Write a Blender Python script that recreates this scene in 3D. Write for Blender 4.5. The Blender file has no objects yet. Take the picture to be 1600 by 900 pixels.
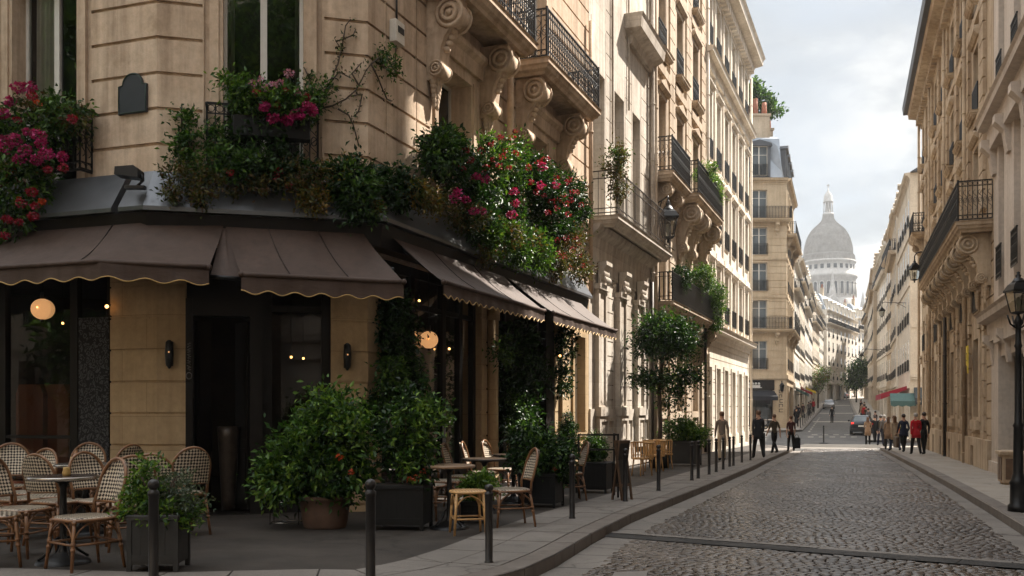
import bpy, math, random
import numpy as np
from mathutils import Vector, Matrix

R = math.radians
PI = math.pi
rnd = random.Random(7)
scene = bpy.context.scene
COL = scene.collection

# ------------------------------------------------------------------ camera numbers (the photograph: 1600 x 900)
FPX = 1490.0          # focal length in pixels of the photograph
HOR = 640.0           # horizon row
EYE = 1.4

def ray(px, py):
    return ((px - 800.0) / FPX, (HOR - py) / FPX)

def at(px, py, Y):
    a, b = ray(px, py)
    return Vector((a * Y, Y, EYE + b * Y))

SL = 0.0121           # the near ground falls gently away from the viewer
KN = [(-200, 2.42), (64, -0.774), (80, -0.30), (100, 0.2), (160, 1.9), (300, 7.0), (420, 14.0), (1500, 20.0)]

def GZ(Y):            # height of the pavement tops
    for (a, za), (b, zb) in zip(KN, KN[1:]):
        if Y <= b:
            return za + (zb - za) * (Y - a) / (b - a)
    return KN[-1][1]

def gp(px, py):       # the point of the near pavement plane seen at a pixel
    Y = EYE * FPX / (py - HOR - SL * FPX)
    return Vector(((px - 800.0) / FPX * Y, Y, -SL * Y))

def gY(px, Y):
    return Vector(((px - 800.0) / FPX * Y, Y, GZ(Y)))

# ------------------------------------------------------------------ object helpers
def tag(o, label=None, cat=None, group=None, kind=None):
    if label: o['label'] = label
    if cat: o['category'] = cat
    if group: o['group'] = group
    if kind: o['kind'] = kind
    return o

def thing(name, label, cat, loc=(0, 0, 0), rz=0.0, group=None):
    o = bpy.data.objects.new(name, None)
    o.empty_display_size = 0.2
    COL.objects.link(o)
    o.location = loc
    o.rotation_euler = (0, 0, rz)
    return tag(o, label, cat, group)

def link(name, me, parent=None, M=None):
    o = bpy.data.objects.new(name, me)
    COL.objects.link(o)
    if parent is not None:
        o.parent = parent
    if M is not None:
        o.matrix_local = M
    return o

def dup(root, loc, rz=0.0, label=None, group=None, scale=None):
    r = root.copy(); COL.objects.link(r)
    r.location = loc; r.rotation_euler = (0, 0, rz)
    if scale: r.scale = (scale, scale, scale)
    if label: r['label'] = label
    if group: r['group'] = group
    for ch in list(root.children):
        c = ch.copy(); COL.objects.link(c); c.parent = r
        for g in list(ch.children):
            d = g.copy(); COL.objects.link(d); d.parent = c
    return r

class MB:
    """collects shapes and links them as one mesh object"""
    def __init__(self, M=None):
        self.v = []; self.f = []; self.m = []; self.uv = {}
        self.M = M or Matrix.Identity(4); self.mi = 0; self.sm = []
        self.smooth = False
    def add(self, verts, faces):
        b = len(self.v); M = self.M
        self.v.extend([tuple(M @ Vector(p)) for p in verts])
        for f in faces:
            self.f.append(tuple(b + i for i in f)); self.m.append(self.mi); self.sm.append(self.smooth)
        return b
    def quad(self, a, b, c, d):
        self.add([a, b, c, d], [(0, 1, 2, 3)])
    def box(self, x0, x1, y0, y1, z0, z1, bev=0.0):
        if bev > 0:
            return self.bbox(x0, x1, y0, y1, z0, z1, bev)
        self.add([(x0, y0, z0), (x1, y0, z0), (x1, y1, z0), (x0, y1, z0), (x0, y0, z1), (x1, y0, z1), (x1, y1, z1), (x0, y1, z1)],
                 [(0, 3, 2, 1), (4, 5, 6, 7), (0, 1, 5, 4), (1, 2, 6, 5), (2, 3, 7, 6), (3, 0, 4, 7)])
    def bbox(self, x0, x1, y0, y1, z0, z1, b):
        # a box with bevelled vertical edges and a bevelled top
        def ring(i, z):
            return [(x0 + i + b, y0 + i, z), (x1 - i - b, y0 + i, z), (x1 - i, y0 + i + b, z), (x1 - i, y1 - i - b, z),
                    (x1 - i - b, y1 - i, z), (x0 + i + b, y1 - i, z), (x0 + i, y1 - i - b, z), (x0 + i, y0 + i + b, z)]
        vs = ring(0, z0) + ring(0, z1 - b) + ring(b, z1)
        fs = [tuple(range(7, -1, -1)), tuple(range(16, 24))]
        for k in (0, 8):
            for i in range(8):
                j = (i + 1) % 8
                fs.append((k + i, k + j, k + 8 + j, k + 8 + i))
        self.add(vs, fs)
    def prism(self, poly, h0, h1, axis='z'):
        """polygon (counter-clockwise) swept along an axis; axis 'x' takes (y,z) points, 'y' (x,z), 'z' (x,y)"""
        n = len(poly)
        def P(p, h):
            return {'x': (h, p[0], p[1]), 'y': (p[0], h, p[1]), 'z': (p[0], p[1], h)}[axis]
        vs = [P(p, h0) for p in poly] + [P(p, h1) for p in poly]
        fs = [tuple(range(n - 1, -1, -1)), tuple(range(n, 2 * n))]
        for i in range(n):
            j = (i + 1) % n
            fs.append((i, j, n + j, n + i))
        if axis == 'y':
            fs = [tuple(reversed(f)) for f in fs]
        self.add(vs, fs)
    def sweep(self, prof, path, closed=False):
        """profile of (out, up) swept along a horizontal path of (x, y) points, out to the right-hand side of travel"""
        n = len(path); k = len(prof); vs = []
        for i in range(n):
            p = Vector(path[i])
            a = Vector(path[i - 1]) if (i > 0 or closed) else None
            b = Vector(path[(i + 1) % n]) if (i < n - 1 or closed) else None
            d0 = (p - a).normalized() if a is not None else None
            d1 = (b - p).normalized() if b is not None else None
            if d0 is None: d0 = d1
            if d1 is None: d1 = d0
            n0 = Vector((d0.y, -d0.x)); n1 = Vector((d1.y, -d1.x))
            m = (n0 + n1); m.normalize()
            s = 1.0 / max(0.35, m.dot(n0))
            for (o, u) in prof:
                vs.append((p.x + m.x * o * s, p.y + m.y * o * s, u))
        fs = []
        rng = range(n) if closed else range(n - 1)
        for i in rng:
            j = (i + 1) % n
            for q in range(k):
                r = (q + 1) % k
                fs.append((i * k + q, j * k + q, j * k + r, i * k + r))
        if not closed:
            fs.append(tuple(range(k))); fs.append(tuple(range((n - 1) * k + k - 1, (n - 1) * k - 1, -1)))
        self.add(vs, fs)
    def tube(self, pts, r, sides=6, closed=False, cap=True):
        pts = [Vector(p) for p in pts]; n = len(pts)
        rr = r if isinstance(r, (list, tuple)) else [r] * n
        vs = []; up = None
        for i in range(n):
            a = pts[i - 1] if (i > 0 or closed) else pts[i]
            b = pts[(i + 1) % n] if (i < n - 1 or closed) else pts[i]
            t = (b - a)
            if t.length < 1e-9: t = Vector((0, 0, 1))
            t.normalize()
            if up is None:
                up = t.orthogonal().normalized()
            else:
                up = (up - t * up.dot(t))
                if up.length < 1e-6: up = t.orthogonal()
                up.normalize()
            w = t.cross(up)
            for k in range(sides):
                c = 2 * PI * k / sides
                vs.append(pts[i] + (up * math.cos(c) + w * math.sin(c)) * rr[i])
        fs = []
        for i in range(n if closed else n - 1):
            j = (i + 1) % n
            for k in range(sides):
                l = (k + 1) % sides
                fs.append((i * sides + k, i * sides + l, j * sides + l, j * sides + k))
        if cap and not closed:
            fs.append(tuple(range(sides - 1, -1, -1))); fs.append(tuple(range((n - 1) * sides, n * sides)))
        s = self.smooth; self.smooth = True
        self.add(vs, fs); self.smooth = s
    def bar(self, a, b, w, h=None):
        a = Vector(a); b = Vector(b); h = h or w
        t = (b - a).normalized()
        s = t.cross(Vector((0, 0, 1)))
        if s.length < 1e-4: s = Vector((1, 0, 0))
        s.normalize(); u = s.cross(t)
        vs = []
        for p in (a, b):
            for (i, j) in ((-1, -1), (1, -1), (1, 1), (-1, 1)):
                vs.append(p + s * i * w / 2 + u * j * h / 2)
        self.add(vs, [(0, 1, 2, 3), (7, 6, 5, 4), (0, 4, 5, 1), (1, 5, 6, 2), (2, 6, 7, 3), (3, 7, 4, 0)])
    def lathe(self, prof, c=(0, 0), seg=16, a0=0.0, a1=2 * PI, smooth=True):
        """profile of (radius, z)"""
        full = abs(a1 - a0 - 2 * PI) < 1e-6
        k = len(prof); cols = seg if full else seg + 1
        vs = []
        for i in range(cols):
            a = a0 + (a1 - a0) * i / seg
            for (r, z) in prof:
                vs.append((c[0] + r * math.cos(a), c[1] + r * math.sin(a), z))
        fs = []
        for i in range(seg):
            j = (i + 1) % cols
            for q in range(k - 1):
                fs.append((i * k + q, j * k + q, j * k + q + 1, i * k + q + 1))
        s = self.smooth; self.smooth = smooth
        self.add(vs, fs); self.smooth = s
    def disc(self, c, r, seg=16, up=1):
        vs = [(c[0] + r * math.cos(2 * PI * i / seg), c[1] + r * math.sin(2 * PI * i / seg), c[2]) for i in range(seg)]
        self.add(vs, [tuple(range(seg)) if up > 0 else tuple(range(seg - 1, -1, -1))])
    def ball(self, c, r, seg=10, rings=6, sz=None):
        rz = sz or r
        self.lathe([(r * math.sin(PI * i / rings) if 0 < i < rings else 0.0005, c[2] - rz * math.cos(PI * i / rings)) for i in range(rings + 1)], (c[0], c[1]), seg)
    def mesh(self, name, mats):
        me = bpy.data.meshes.new(name)
        me.from_pydata(self.v, [], self.f)
        if not isinstance(mats, (list, tuple)): mats = [mats]
        for m in mats: me.materials.append(m)
        me.polygons.foreach_set('material_index', self.m)
        me.polygons.foreach_set('use_smooth', self.sm)
        me.update()
        return me
    def build(self, name, mats, parent=None, M=None):
        return link(name, self.mesh(name, mats), parent, M)

# ------------------------------------------------------------------ materials
MAT = {}
def nodes_of(name):
    m = bpy.data.materials.new(name); m.use_nodes = True
    nt = m.node_tree; nt.nodes.clear()
    out = nt.nodes.new('ShaderNodeOutputMaterial')
    b = nt.nodes.new('ShaderNodeBsdfPrincipled')
    nt.links.new(b.outputs[0], out.inputs[0])
    MAT[name] = m
    return m, nt, b, out

def N(nt, typ, **kw):
    n = nt.nodes.new(typ)
    for k, v in kw.items():
        setattr(n, k, v)
    return n

def noise(nt, vec, scale, detail=4, rough=0.55):
    n = N(nt, 'ShaderNodeTexNoise'); n.inputs['Scale'].default_value = scale
    n.inputs['Detail'].default_value = detail; n.inputs['Roughness'].default_value = rough
    if vec is not None: nt.links.new(vec, n.inputs['Vector'])
    return n.outputs['Fac']

def ramp(nt, fac, stops):
    n = N(nt, 'ShaderNodeValToRGB'); r = n.color_ramp
    while len(r.elements) < len(stops): r.elements.new(0.5)
    for e, (p, c) in zip(r.elements, stops):
        e.position = p; e.color = (*c, 1) if len(c) == 3 else c
    nt.links.new(fac, n.inputs[0])
    return n.outputs[0]

def mixc(nt, a, b, fac, mode='MIX'):
    n = N(nt, 'ShaderNodeMix', data_type='RGBA', blend_type=mode)
    for sock, v in ((n.inputs[6], a), (n.inputs[7], b), (n.inputs[0], fac)):
        if hasattr(v, 'is_linked') or hasattr(v, 'node'): nt.links.new(v, sock)
        elif isinstance(v, (int, float)): sock.default_value = v
        else: sock.default_value = (*v, 1)
    return n.outputs[2]

def bump(nt, b, h, strength, dist=0.02):
    n = N(nt, 'ShaderNodeBump'); n.inputs['Strength'].default_value = strength; n.inputs['Distance'].default_value = dist
    nt.links.new(h, n.inputs['Height']); nt.links.new(n.outputs[0], b.inputs['Normal'])

def mapping(nt, vec, sc):
    n = N(nt, 'ShaderNodeMapping'); n.inputs['Scale'].default_value = sc
    nt.links.new(vec, n.inputs[0]); return n.outputs[0]

def plain(name, col, rough=0.55, metal=0.0, var=0.12, vs=6.0, bs=60.0, bstr=0.08, spec=0.5):
    m, nt, b, _ = nodes_of(name)
    tc = N(nt, 'ShaderNodeTexCoord').outputs['Object']
    f = noise(nt, tc, vs, 5)
    lo = tuple(max(0, c * (1 - var)) for c in col); hi = tuple(min(1, c * (1 + var)) for c in col)
    nt.links.new(ramp(nt, f, [(0.3, lo), (0.7, hi)]), b.inputs['Base Color'])
    b.inputs['Roughness'].default_value = rough; b.inputs['Metallic'].default_value = metal
    b.inputs['Specular IOR Level'].default_value = spec
    if bstr > 0: bump(nt, b, noise(nt, tc, bs, 3), bstr, 0.01)
    return m

def stone(name, col, dirt=0.35, brick=None, warm=0.1, rough=0.85, dk=(0.45, 0.40, 0.36)):
    m, nt, b, _ = nodes_of(name)
    tc = N(nt, 'ShaderNodeTexCoord').outputs['Object']
    big = noise(nt, tc, 0.35, 5, 0.6)
    c1 = tuple(c * (1 - 0.16 - warm * (0.2 if i == 0 else 0.6 if i == 1 else 1.0)) for i, c in enumerate(col))
    c2 = tuple(min(1, c * 1.1) for c in col)
    base = ramp(nt, big, [(0.32, c1), (0.68, c2)])
    if brick:
        sep = N(nt, 'ShaderNodeSeparateXYZ'); nt.links.new(tc, sep.inputs[0])
        ad = N(nt, 'ShaderNodeMath', operation='ADD'); nt.links.new(sep.outputs[0], ad.inputs[0]); nt.links.new(sep.outputs[1], ad.inputs[1])
        cb = N(nt, 'ShaderNodeCombineXYZ'); nt.links.new(ad.outputs[0], cb.inputs[0]); nt.links.new(sep.outputs[2], cb.inputs[1])
        bt = N(nt, 'ShaderNodeTexBrick'); nt.links.new(cb.outputs[0], bt.inputs['Vector'])
        bt.inputs['Scale'].default_value = 1.0; bt.inputs['Brick Width'].default_value = brick[0]; bt.inputs['Row Height'].default_value = brick[1]
        bt.inputs['Mortar Size'].default_value = 0.006; bt.inputs['Color1'].default_value = (1, 1, 1, 1); bt.inputs['Color2'].default_value = (0.86, 0.85, 0.84, 1)
        bt.inputs['Mortar'].default_value = (0.62, 0.58, 0.54, 1); bt.inputs['Mortar Smooth'].default_value = 0.3
        base = mixc(nt, base, bt.outputs['Color'], 0.8, 'MULTIPLY')
    fine = noise(nt, tc, 9.0, 6, 0.65)
    base = mixc(nt, base, ramp(nt, fine, [(0.35, (0.86, 0.85, 0.84)), (0.6, (1.06, 1.05, 1.04))]), 0.7, 'MULTIPLY')
    st = noise(nt, mapping(nt, tc, (2.2, 2.2, 0.16)), 1.6, 5, 0.6)
    base = mixc(nt, base, ramp(nt, st, [(0.42, (1, 1, 1)), (0.72, dk)]), dirt, 'MULTIPLY')
    pt = noise(nt, tc, 1.3, 6, 0.7)
    base = mixc(nt, base, ramp(nt, pt, [(0.55, (1, 1, 1)), (0.75, (0.7, 0.66, 0.6))]), dirt, 'MULTIPLY')
    p2 = noise(nt, mapping(nt, tc, (1, 1, 0.8)), 0.8, 8, 0.74)
    base = mixc(nt, base, ramp(nt, p2, [(0.36, (1.14, 1.13, 1.12)), (0.47, (1, 1, 1)), (0.56, (0.93, 0.9, 0.87)), (0.66, (0.72, 0.68, 0.64))]), min(1.0, dirt * 1.15), 'MULTIPLY')
    s2 = noise(nt, mapping(nt, tc, (7, 7, 0.22)), 1.0, 4, 0.6)
    base = mixc(nt, base, ramp(nt, s2, [(0.58, (1, 1, 1)), (0.74, (0.62, 0.58, 0.54))]), dirt * 0.7, 'MULTIPLY')
    nt.links.new(base, b.inputs['Base Color'])
    b.inputs['Roughness'].default_value = rough; b.inputs['Specular IOR Level'].default_value = 0.25
    h = mixc(nt, fine, noise(nt, tc, 45, 3), 0.4)
    bump(nt, b, h, 0.35, 0.02)
    return m

def glass_dark(name, col=(0.012, 0.014, 0.014), rough=0.03):
    m, nt, b, _ = nodes_of(name)
    tc = N(nt, 'ShaderNodeTexCoord').outputs['Object']
    nt.links.new(ramp(nt, noise(nt, tc, 0.7, 3), [(0.35, col), (0.7, tuple(c * 2.5 + 0.004 for c in col))]), b.inputs['Base Color'])
    b.inputs['Roughness'].default_value = rough; b.inputs['Specular IOR Level'].default_value = 0.6
    bump(nt, b, noise(nt, tc, 1.1, 2), 0.06, 0.05)
    return m

def glass_clear(name, ior=1.7):
    m = bpy.data.materials.new(name); m.use_nodes = True; nt = m.node_tree; nt.nodes.clear(); MAT[name] = m
    out = N(nt, 'ShaderNodeOutputMaterial'); mx = N(nt, 'ShaderNodeMixShader')
    tr = N(nt, 'ShaderNodeBsdfTransparent'); tr.inputs[0].default_value = (0.82, 0.84, 0.82, 1)
    gl = N(nt, 'ShaderNodeBsdfGlossy'); gl.inputs['Roughness'].default_value = 0.02
    fr = N(nt, 'ShaderNodeFresnel'); fr.inputs[0].default_value = ior
    nt.links.new(fr.outputs[0], mx.inputs[0]); nt.links.new(tr.outputs[0], mx.inputs[1]); nt.links.new(gl.outputs[0], mx.inputs[2])
    nt.links.new(mx.outputs[0], out.inputs[0])
    return m

def leafmat(name, cols, trans=0.35, rough=0.42):
    m = bpy.data.materials.new(name); m.use_nodes = True; nt = m.node_tree; nt.nodes.clear(); MAT[name] = m
    out = N(nt, 'ShaderNodeOutputMaterial'); mx = N(nt, 'ShaderNodeMixShader')
    b = N(nt, 'ShaderNodeBsdfPrincipled'); tl = N(nt, 'ShaderNodeBsdfTranslucent')
    g = N(nt, 'ShaderNodeNewGeometry')
    n = len(cols)
    c = ramp(nt, g.outputs['Random Per Island'], [((i + 0.5) / n, cc) for i, cc in enumerate(cols)])
    nt.links.new(c, b.inputs['Base Color'])
    tcol = mixc(nt, c, (1.0, 1.0, 0.45), 1.0, 'MULTIPLY')
    nt.links.new(tcol, tl.inputs[0])
    b.inputs['Roughness'].default_value = rough; b.inputs['Specular IOR Level'].default_value = 0.35
    mx.inputs[0].default_value = trans
    nt.links.new(b.outputs[0], mx.inputs[1]); nt.links.new(tl.outputs[0], mx.inputs[2]); nt.links.new(mx.outputs[0], out.inputs[0])
    return m

def emit(name, col, s):
    m, nt, b, _ = nodes_of(name)
    b.inputs['Base Color'].default_value = (*col, 1)
    b.inputs['Emission Color'].default_value = (*col, 1); b.inputs['Emission Strength'].default_value = s
    b.inputs['Roughness'].default_value = 0.4
    return m

def weave(name, dark=(0.035, 0.022, 0.016), light=(0.62, 0.52, 0.38), sc=42.0):
    m, nt, b, _ = nodes_of(name)
    uv = N(nt, 'ShaderNodeUVMap').outputs[0]
    ch = N(nt, 'ShaderNodeTexChecker'); ch.inputs['Scale'].default_value = sc
    ch.inputs['Color1'].default_value = (*dark, 1); ch.inputs['Color2'].default_value = (*light, 1)
    mp = N(nt, 'ShaderNodeMapping'); mp.inputs['Rotation'].default_value = (0, 0, R(45)); mp.inputs['Scale'].default_value = (1, 1, 1)
    nt.links.new(uv, mp.inputs[0])
    nz = noise(nt, uv, 14, 2)
    nv = N(nt, 'ShaderNodeVectorMath', operation='ADD')
    sc2 = N(nt, 'ShaderNodeVectorMath', operation='SCALE'); sc2.inputs['Scale'].default_value = 0.014
    nzt = nz.node.outputs['Color']
    nt.links.new(nzt, sc2.inputs[0]); nt.links.new(mp.outputs[0], nv.inputs[0]); nt.links.new(sc2.outputs[0], nv.inputs[1])
    nt.links.new(nv.outputs[0], ch.inputs['Vector'])
    nt.links.new(ch.outputs[0], b.inputs['Base Color'])
    b.inputs['Roughness'].default_value = 0.4
    bump(nt, b, ch.outputs[1], 0.4, 0.004)
    return m

stone('cafe_stone', (0.64, 0.51, 0.39), 0.8, None, 0.12)
stone('cafe_pier_stone', (0.52, 0.39, 0.24), 0.4, (0.85, 0.5), 0.1)
stone('pale_stone', (0.66, 0.615, 0.555), 0.7, (1.1, 0.62), 0.1)
stone('tan_stone', (0.58, 0.49, 0.39), 0.75, None, 0.14)
stone('white_stone', (0.78, 0.725, 0.64), 0.35, None, 0.08)
stone('ochre_stone', (0.52, 0.425, 0.315), 0.7, None, 0.16)
stone('grey_plaster', (0.60, 0.53, 0.465), 0.3, None, 0.06)
stone('cream_plaster', (0.66, 0.58, 0.47), 0.3, None, 0.06)
stone('dome_stone', (0.60, 0.585, 0.56), 0.5, (3.0, 1.5), 0.02)
stone('far_stone_a', (0.66, 0.59, 0.49), 0.3, None, 0.08)
stone('far_stone_b', (0.76, 0.72, 0.65), 0.3, None, 0.04)
stone('far_stone_c', (0.55, 0.46, 0.35), 0.3, None, 0.1)
stone('kerb_granite', (0.17, 0.15, 0.135), 0.4, None, 0.05, 0.6)
plain('iron', (0.012, 0.012, 0.013), 0.42, 0.4, 0.2)
plain('iron_brown', (0.035, 0.026, 0.02), 0.5, 0.4, 0.3)
plain('zinc', (0.13, 0.135, 0.145), 0.33, 0.55, 0.14, 2.5, 30, 0.05)
plain('zinc_roof', (0.30, 0.33, 0.37), 0.45, 0.35, 0.15, 1.5)
plain('slate_roof', (0.075, 0.08, 0.09), 0.5, 0.1, 0.2, 2)
m, nt, b, _ = nodes_of('awning_cloth')
tc = N(nt, 'ShaderNodeTexCoord').outputs['Object']
c = ramp(nt, noise(nt, tc, 0.9, 6, 0.6), [(0.3, (0.050, 0.030, 0.022)), (0.7, (0.082, 0.053, 0.041))])
c = mixc(nt, c, ramp(nt, noise(nt, mapping(nt, tc, (5, 5, 0.5)), 1.3, 5, 0.65), [(0.45, (1, 1, 1)), (0.75, (0.66, 0.62, 0.6))]), 0.8, 'MULTIPLY')
c = mixc(nt, c, ramp(nt, noise(nt, tc, 2.7, 6, 0.72), [(0.56, (1, 1, 1)), (0.70, (1.35, 1.32, 1.3))]), 0.7, 'MULTIPLY')
nt.links.new(c, b.inputs['Base Color']); b.inputs['Roughness'].default_value = 0.66; b.inputs['Specular IOR Level'].default_value = 0.35
bump(nt, b, noise(nt, mapping(nt, tc, (1.2, 1.2, 3.0)), 1.6, 4), 0.5, 0.05)
plain('gold_trim', (0.50, 0.32, 0.11), 0.5, 0.1)
plain('white_paint', (0.62, 0.59, 0.54), 0.45, 0, 0.08)
plain('dark_paint', (0.010, 0.008, 0.007), 0.5, 0, 0.25, 3, 60, 0.08, 0.2)
plain('brown_wood', (0.10, 0.055, 0.03), 0.5, 0, 0.3, 8)
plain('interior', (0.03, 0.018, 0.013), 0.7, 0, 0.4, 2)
plain('curtain', (0.55, 0.52, 0.46), 0.9, 0, 0.15, 3)
plain('terracotta', (0.12, 0.068, 0.045), 0.75, 0, 0.3, 5)
plain('planter_black', (0.008, 0.008, 0.008), 0.55, 0, 0.25, 4, 60, 0.08, 0.25)
plain('planter_grey', (0.032, 0.031, 0.03), 0.55, 0, 0.25, 4, 60, 0.08, 0.3)
plain('soil', (0.03, 0.02, 0.014), 0.95, 0, 0.3, 20)
plain('rattan', (0.20, 0.095, 0.042), 0.36, 0, 0.35, 14)
plain('cane_light', (0.52, 0.30, 0.12), 0.42, 0, 0.25, 14)
plain('bark', (0.07, 0.05, 0.035), 0.9, 0, 0.35, 9, 30, 0.5)
plain('table_steel', (0.42, 0.39, 0.36), 0.25, 0.9, 0.1)
plain('table_dark', (0.045, 0.035, 0.03), 0.25, 0, 0.2, 6)
plain('table_wood', (0.30, 0.20, 0.13), 0.4, 0, 0.25, 9)
plain('orange_leather', (0.16, 0.04, 0.012), 0.6)
plain('brick_pot', (0.30, 0.11, 0.06), 0.8, 0, 0.3, 3)
plain('skin', (0.52, 0.31, 0.22), 0.5, 0, 0.05)
plain('hair_dark', (0.025, 0.016, 0.012), 0.5, 0, 0.2)
plain('hair_brown', (0.12, 0.06, 0.03), 0.5, 0, 0.2)
plain('hair_grey', (0.35, 0.32, 0.29), 0.6, 0, 0.2)
for nm, c in (('charcoal', (0.022, 0.023, 0.028)), ('black', (0.01, 0.01, 0.011)), ('navy', (0.018, 0.022, 0.045)), ('olive', (0.07, 0.055, 0.035)),
              ('burgundy', (0.06, 0.022, 0.02)), ('red', (0.42, 0.012, 0.022)), ('beige', (0.40, 0.31, 0.22)), ('tan', (0.30, 0.20, 0.13)),
              ('grey', (0.16, 0.15, 0.15)), ('denim', (0.035, 0.045, 0.08)), ('white', (0.6, 0.58, 0.55))):
    plain('cloth_' + nm, c, 0.85, 0, 0.15, 9, 120, 0.1, 0.2)
plain('leather_brown', (0.06, 0.035, 0.02), 0.5)
glass_dark('pane_dark'); glass_dark('pane_blue', (0.05, 0.06, 0.065), 0.05)
glass_dark('lamp_glass', (0.30, 0.28, 0.24), 0.1)
glass_clear('clear_glass'); glass_clear('mirror_glass', 3.0)
emit('globe_glow', (1.0, 0.50, 0.20), 0.20)
emit('bulb_glow', (1.0, 0.46, 0.13), 2.2)
emit('tail_light', (0.7, 0.03, 0.02), 0.8)
emit('head_light', (1.0, 0.95, 0.85), 2.0)
weave('weave_back', (0.022, 0.013, 0.009), (0.66, 0.57, 0.45)); weave('weave_seat', (0.03, 0.02, 0.015), (0.44, 0.37, 0.28), 36)
weave('cane_weave', (0.22, 0.11, 0.04), (0.6, 0.38, 0.18), 40)
leafmat('leaf_dark', [(0.006, 0.02, 0.005), (0.014, 0.043, 0.01), (0.032, 0.08, 0.015)])
leafmat('leaf_mid', [(0.014, 0.043, 0.009), (0.038, 0.10, 0.018), (0.10, 0.19, 0.03)])
leafmat('leaf_bright', [(0.03, 0.085, 0.014), (0.08, 0.18, 0.024), (0.19, 0.30, 0.045)])
leafmat('leaf_olive', [(0.025, 0.04, 0.012), (0.06, 0.075, 0.02), (0.13, 0.115, 0.025), (0.10, 0.05, 0.025)])
leafmat('leaf_yellow', [(0.05, 0.07, 0.015), (0.15, 0.14, 0.025), (0.26, 0.17, 0.03), (0.17, 0.09, 0.035)])
leafmat('leaf_silver', [(0.05, 0.075, 0.05), (0.09, 0.12, 0.08), (0.13, 0.16, 0.11)])
leafmat('petal_magenta', [(0.22, 0.006, 0.06), (0.38, 0.014, 0.12), (0.52, 0.035, 0.21)], 0.3)
leafmat('petal_red', [(0.18, 0.007, 0.012), (0.31, 0.015, 0.028), (0.38, 0.027, 0.08)], 0.3)
leafmat('petal_orange', [(0.55, 0.06, 0.02), (0.6, 0.13, 0.04)], 0.3)
leafmat('petal_pink', [(0.55, 0.20, 0.34), (0.5, 0.32, 0.42)], 0.3)

# ------------------------------------------------------------------ foliage
nrs = np.random.RandomState(11)
def leaf_mesh(name, P, D, S, mat, wid=0.42, fold=0.18):
    """one folded leaf per row: base P, direction D (unit), length S"""
    n = len(P)
    up = nrs.normal(size=(n, 3)); up[:, 2] += 1.2
    side = np.cross(D, up); side /= np.linalg.norm(side, axis=1)[:, None] + 1e-9
    nor = np.cross(side, D)
    S = S[:, None]
    a = P; t = P + D * S
    mid = P + D * S * 0.45
    l = mid + side * S * wid * 0.5 + nor * S * fold; r = mid - side * S * wid * 0.5 + nor * S * fold
    V = np.stack([a, r, t, l], 1).reshape(-1, 3)
    me = bpy.data.meshes.new(name)
    me.vertices.add(4 * n); me.vertices.foreach_set('co', V.astype(np.float32).ravel())
    b = np.arange(n) * 4
    F = np.stack([b, b + 1, b + 2, b, b + 2, b + 3], 1).reshape(-1)
    me.loops.add(6 * n); me.loops.foreach_set('vertex_index', F.astype(np.int32))
    me.polygons.add(2 * n)
    me.polygons.foreach_set('loop_start', (np.arange(2 * n) * 3).astype(np.int32))
    me.materials.append(MAT[mat]); me.update(calc_edges=True)
    return me

def clump_points(blobs, dens, clumpr):
    """blobs: (x,y,z,rx,ry,rz,weight). Returns leaf base points and outward directions, gathered in tufts so gaps stay between"""
    P = []; D = []
    for (x, y, z, rx, ry, rz, w) in blobs:
        nl = int(dens * w)
        nc = max(5, nl // 26)
        q = nrs.normal(size=(nc, 3)); q /= np.linalg.norm(q, axis=1)[:, None]
        rad = nrs.uniform(0.35, 1.0, nc) ** 0.6 * nrs.uniform(0.82, 1.12, nc)
        cc = q * rad[:, None]
        k = nrs.randint(0, nc, nl)
        sc = np.array([rx, ry, rz])
        p = cc[k] * sc + nrs.normal(size=(nl, 3)) * clumpr * nrs.uniform(0.5, 1.3, (nc, 1))[k]
        d = cc[k] * 0.9 + nrs.normal(size=(nl, 3)) * 0.75
        d[:, 2] -= 0.10
        d /= np.linalg.norm(d, axis=1)[:, None] + 1e-9
        P.append(p + np.array([x, y, z])); D.append(d)
    return np.concatenate(P), np.concatenate(D)

def foliage(name, parent, blobs, dens, leaf, mat, clumpr=0.07, wid=0.45):
    P, D = clump_points(blobs, dens, clumpr)
    S = nrs.uniform(0.6, 1.25, len(P)) * leaf
    return link(name, leaf_mesh(name, P, D, S, mat, wid), parent)

def blossoms(name, parent, centers, r, n, mat, petal=0.03):
    P = []; D = []
    for c in centers:
        k = int(n * rnd.uniform(0.6, 1.2)); rr = r * rnd.uniform(0.7, 1.2)
        q = nrs.normal(size=(k, 3)); q /= np.linalg.norm(q, axis=1)[:, None]
        P.append(np.array(c) + q * rr * nrs.uniform(0.55, 1.0, (k, 1)) * np.array([1, 1, 0.75]))
        d = np.cross(q, nrs.normal(size=(k, 3))); d = d / (np.linalg.norm(d, axis=1)[:, None] + 1e-9) + q * 0.6
        D.append(d / np.linalg.norm(d, axis=1)[:, None])
    P = np.concatenate(P); D = np.concatenate(D)
    return link(name, leaf_mesh(name, P, D, nrs.uniform(0.7, 1.2, len(P)) * petal, mat, 0.85, 0.12), parent)

def blob_surface(blobs, k):
    out = []
    for _ in range(k):
        x, y, z, rx, ry, rz, w = rnd.choice(blobs)
        q = Vector((rnd.gauss(0, 1), rnd.gauss(0, 1), rnd.gauss(0, 1))).normalized()
        out.append((x + q.x * rx * 1.03, y + q.y * ry * 1.03, z + q.z * rz * 1.03))
    return out

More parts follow.
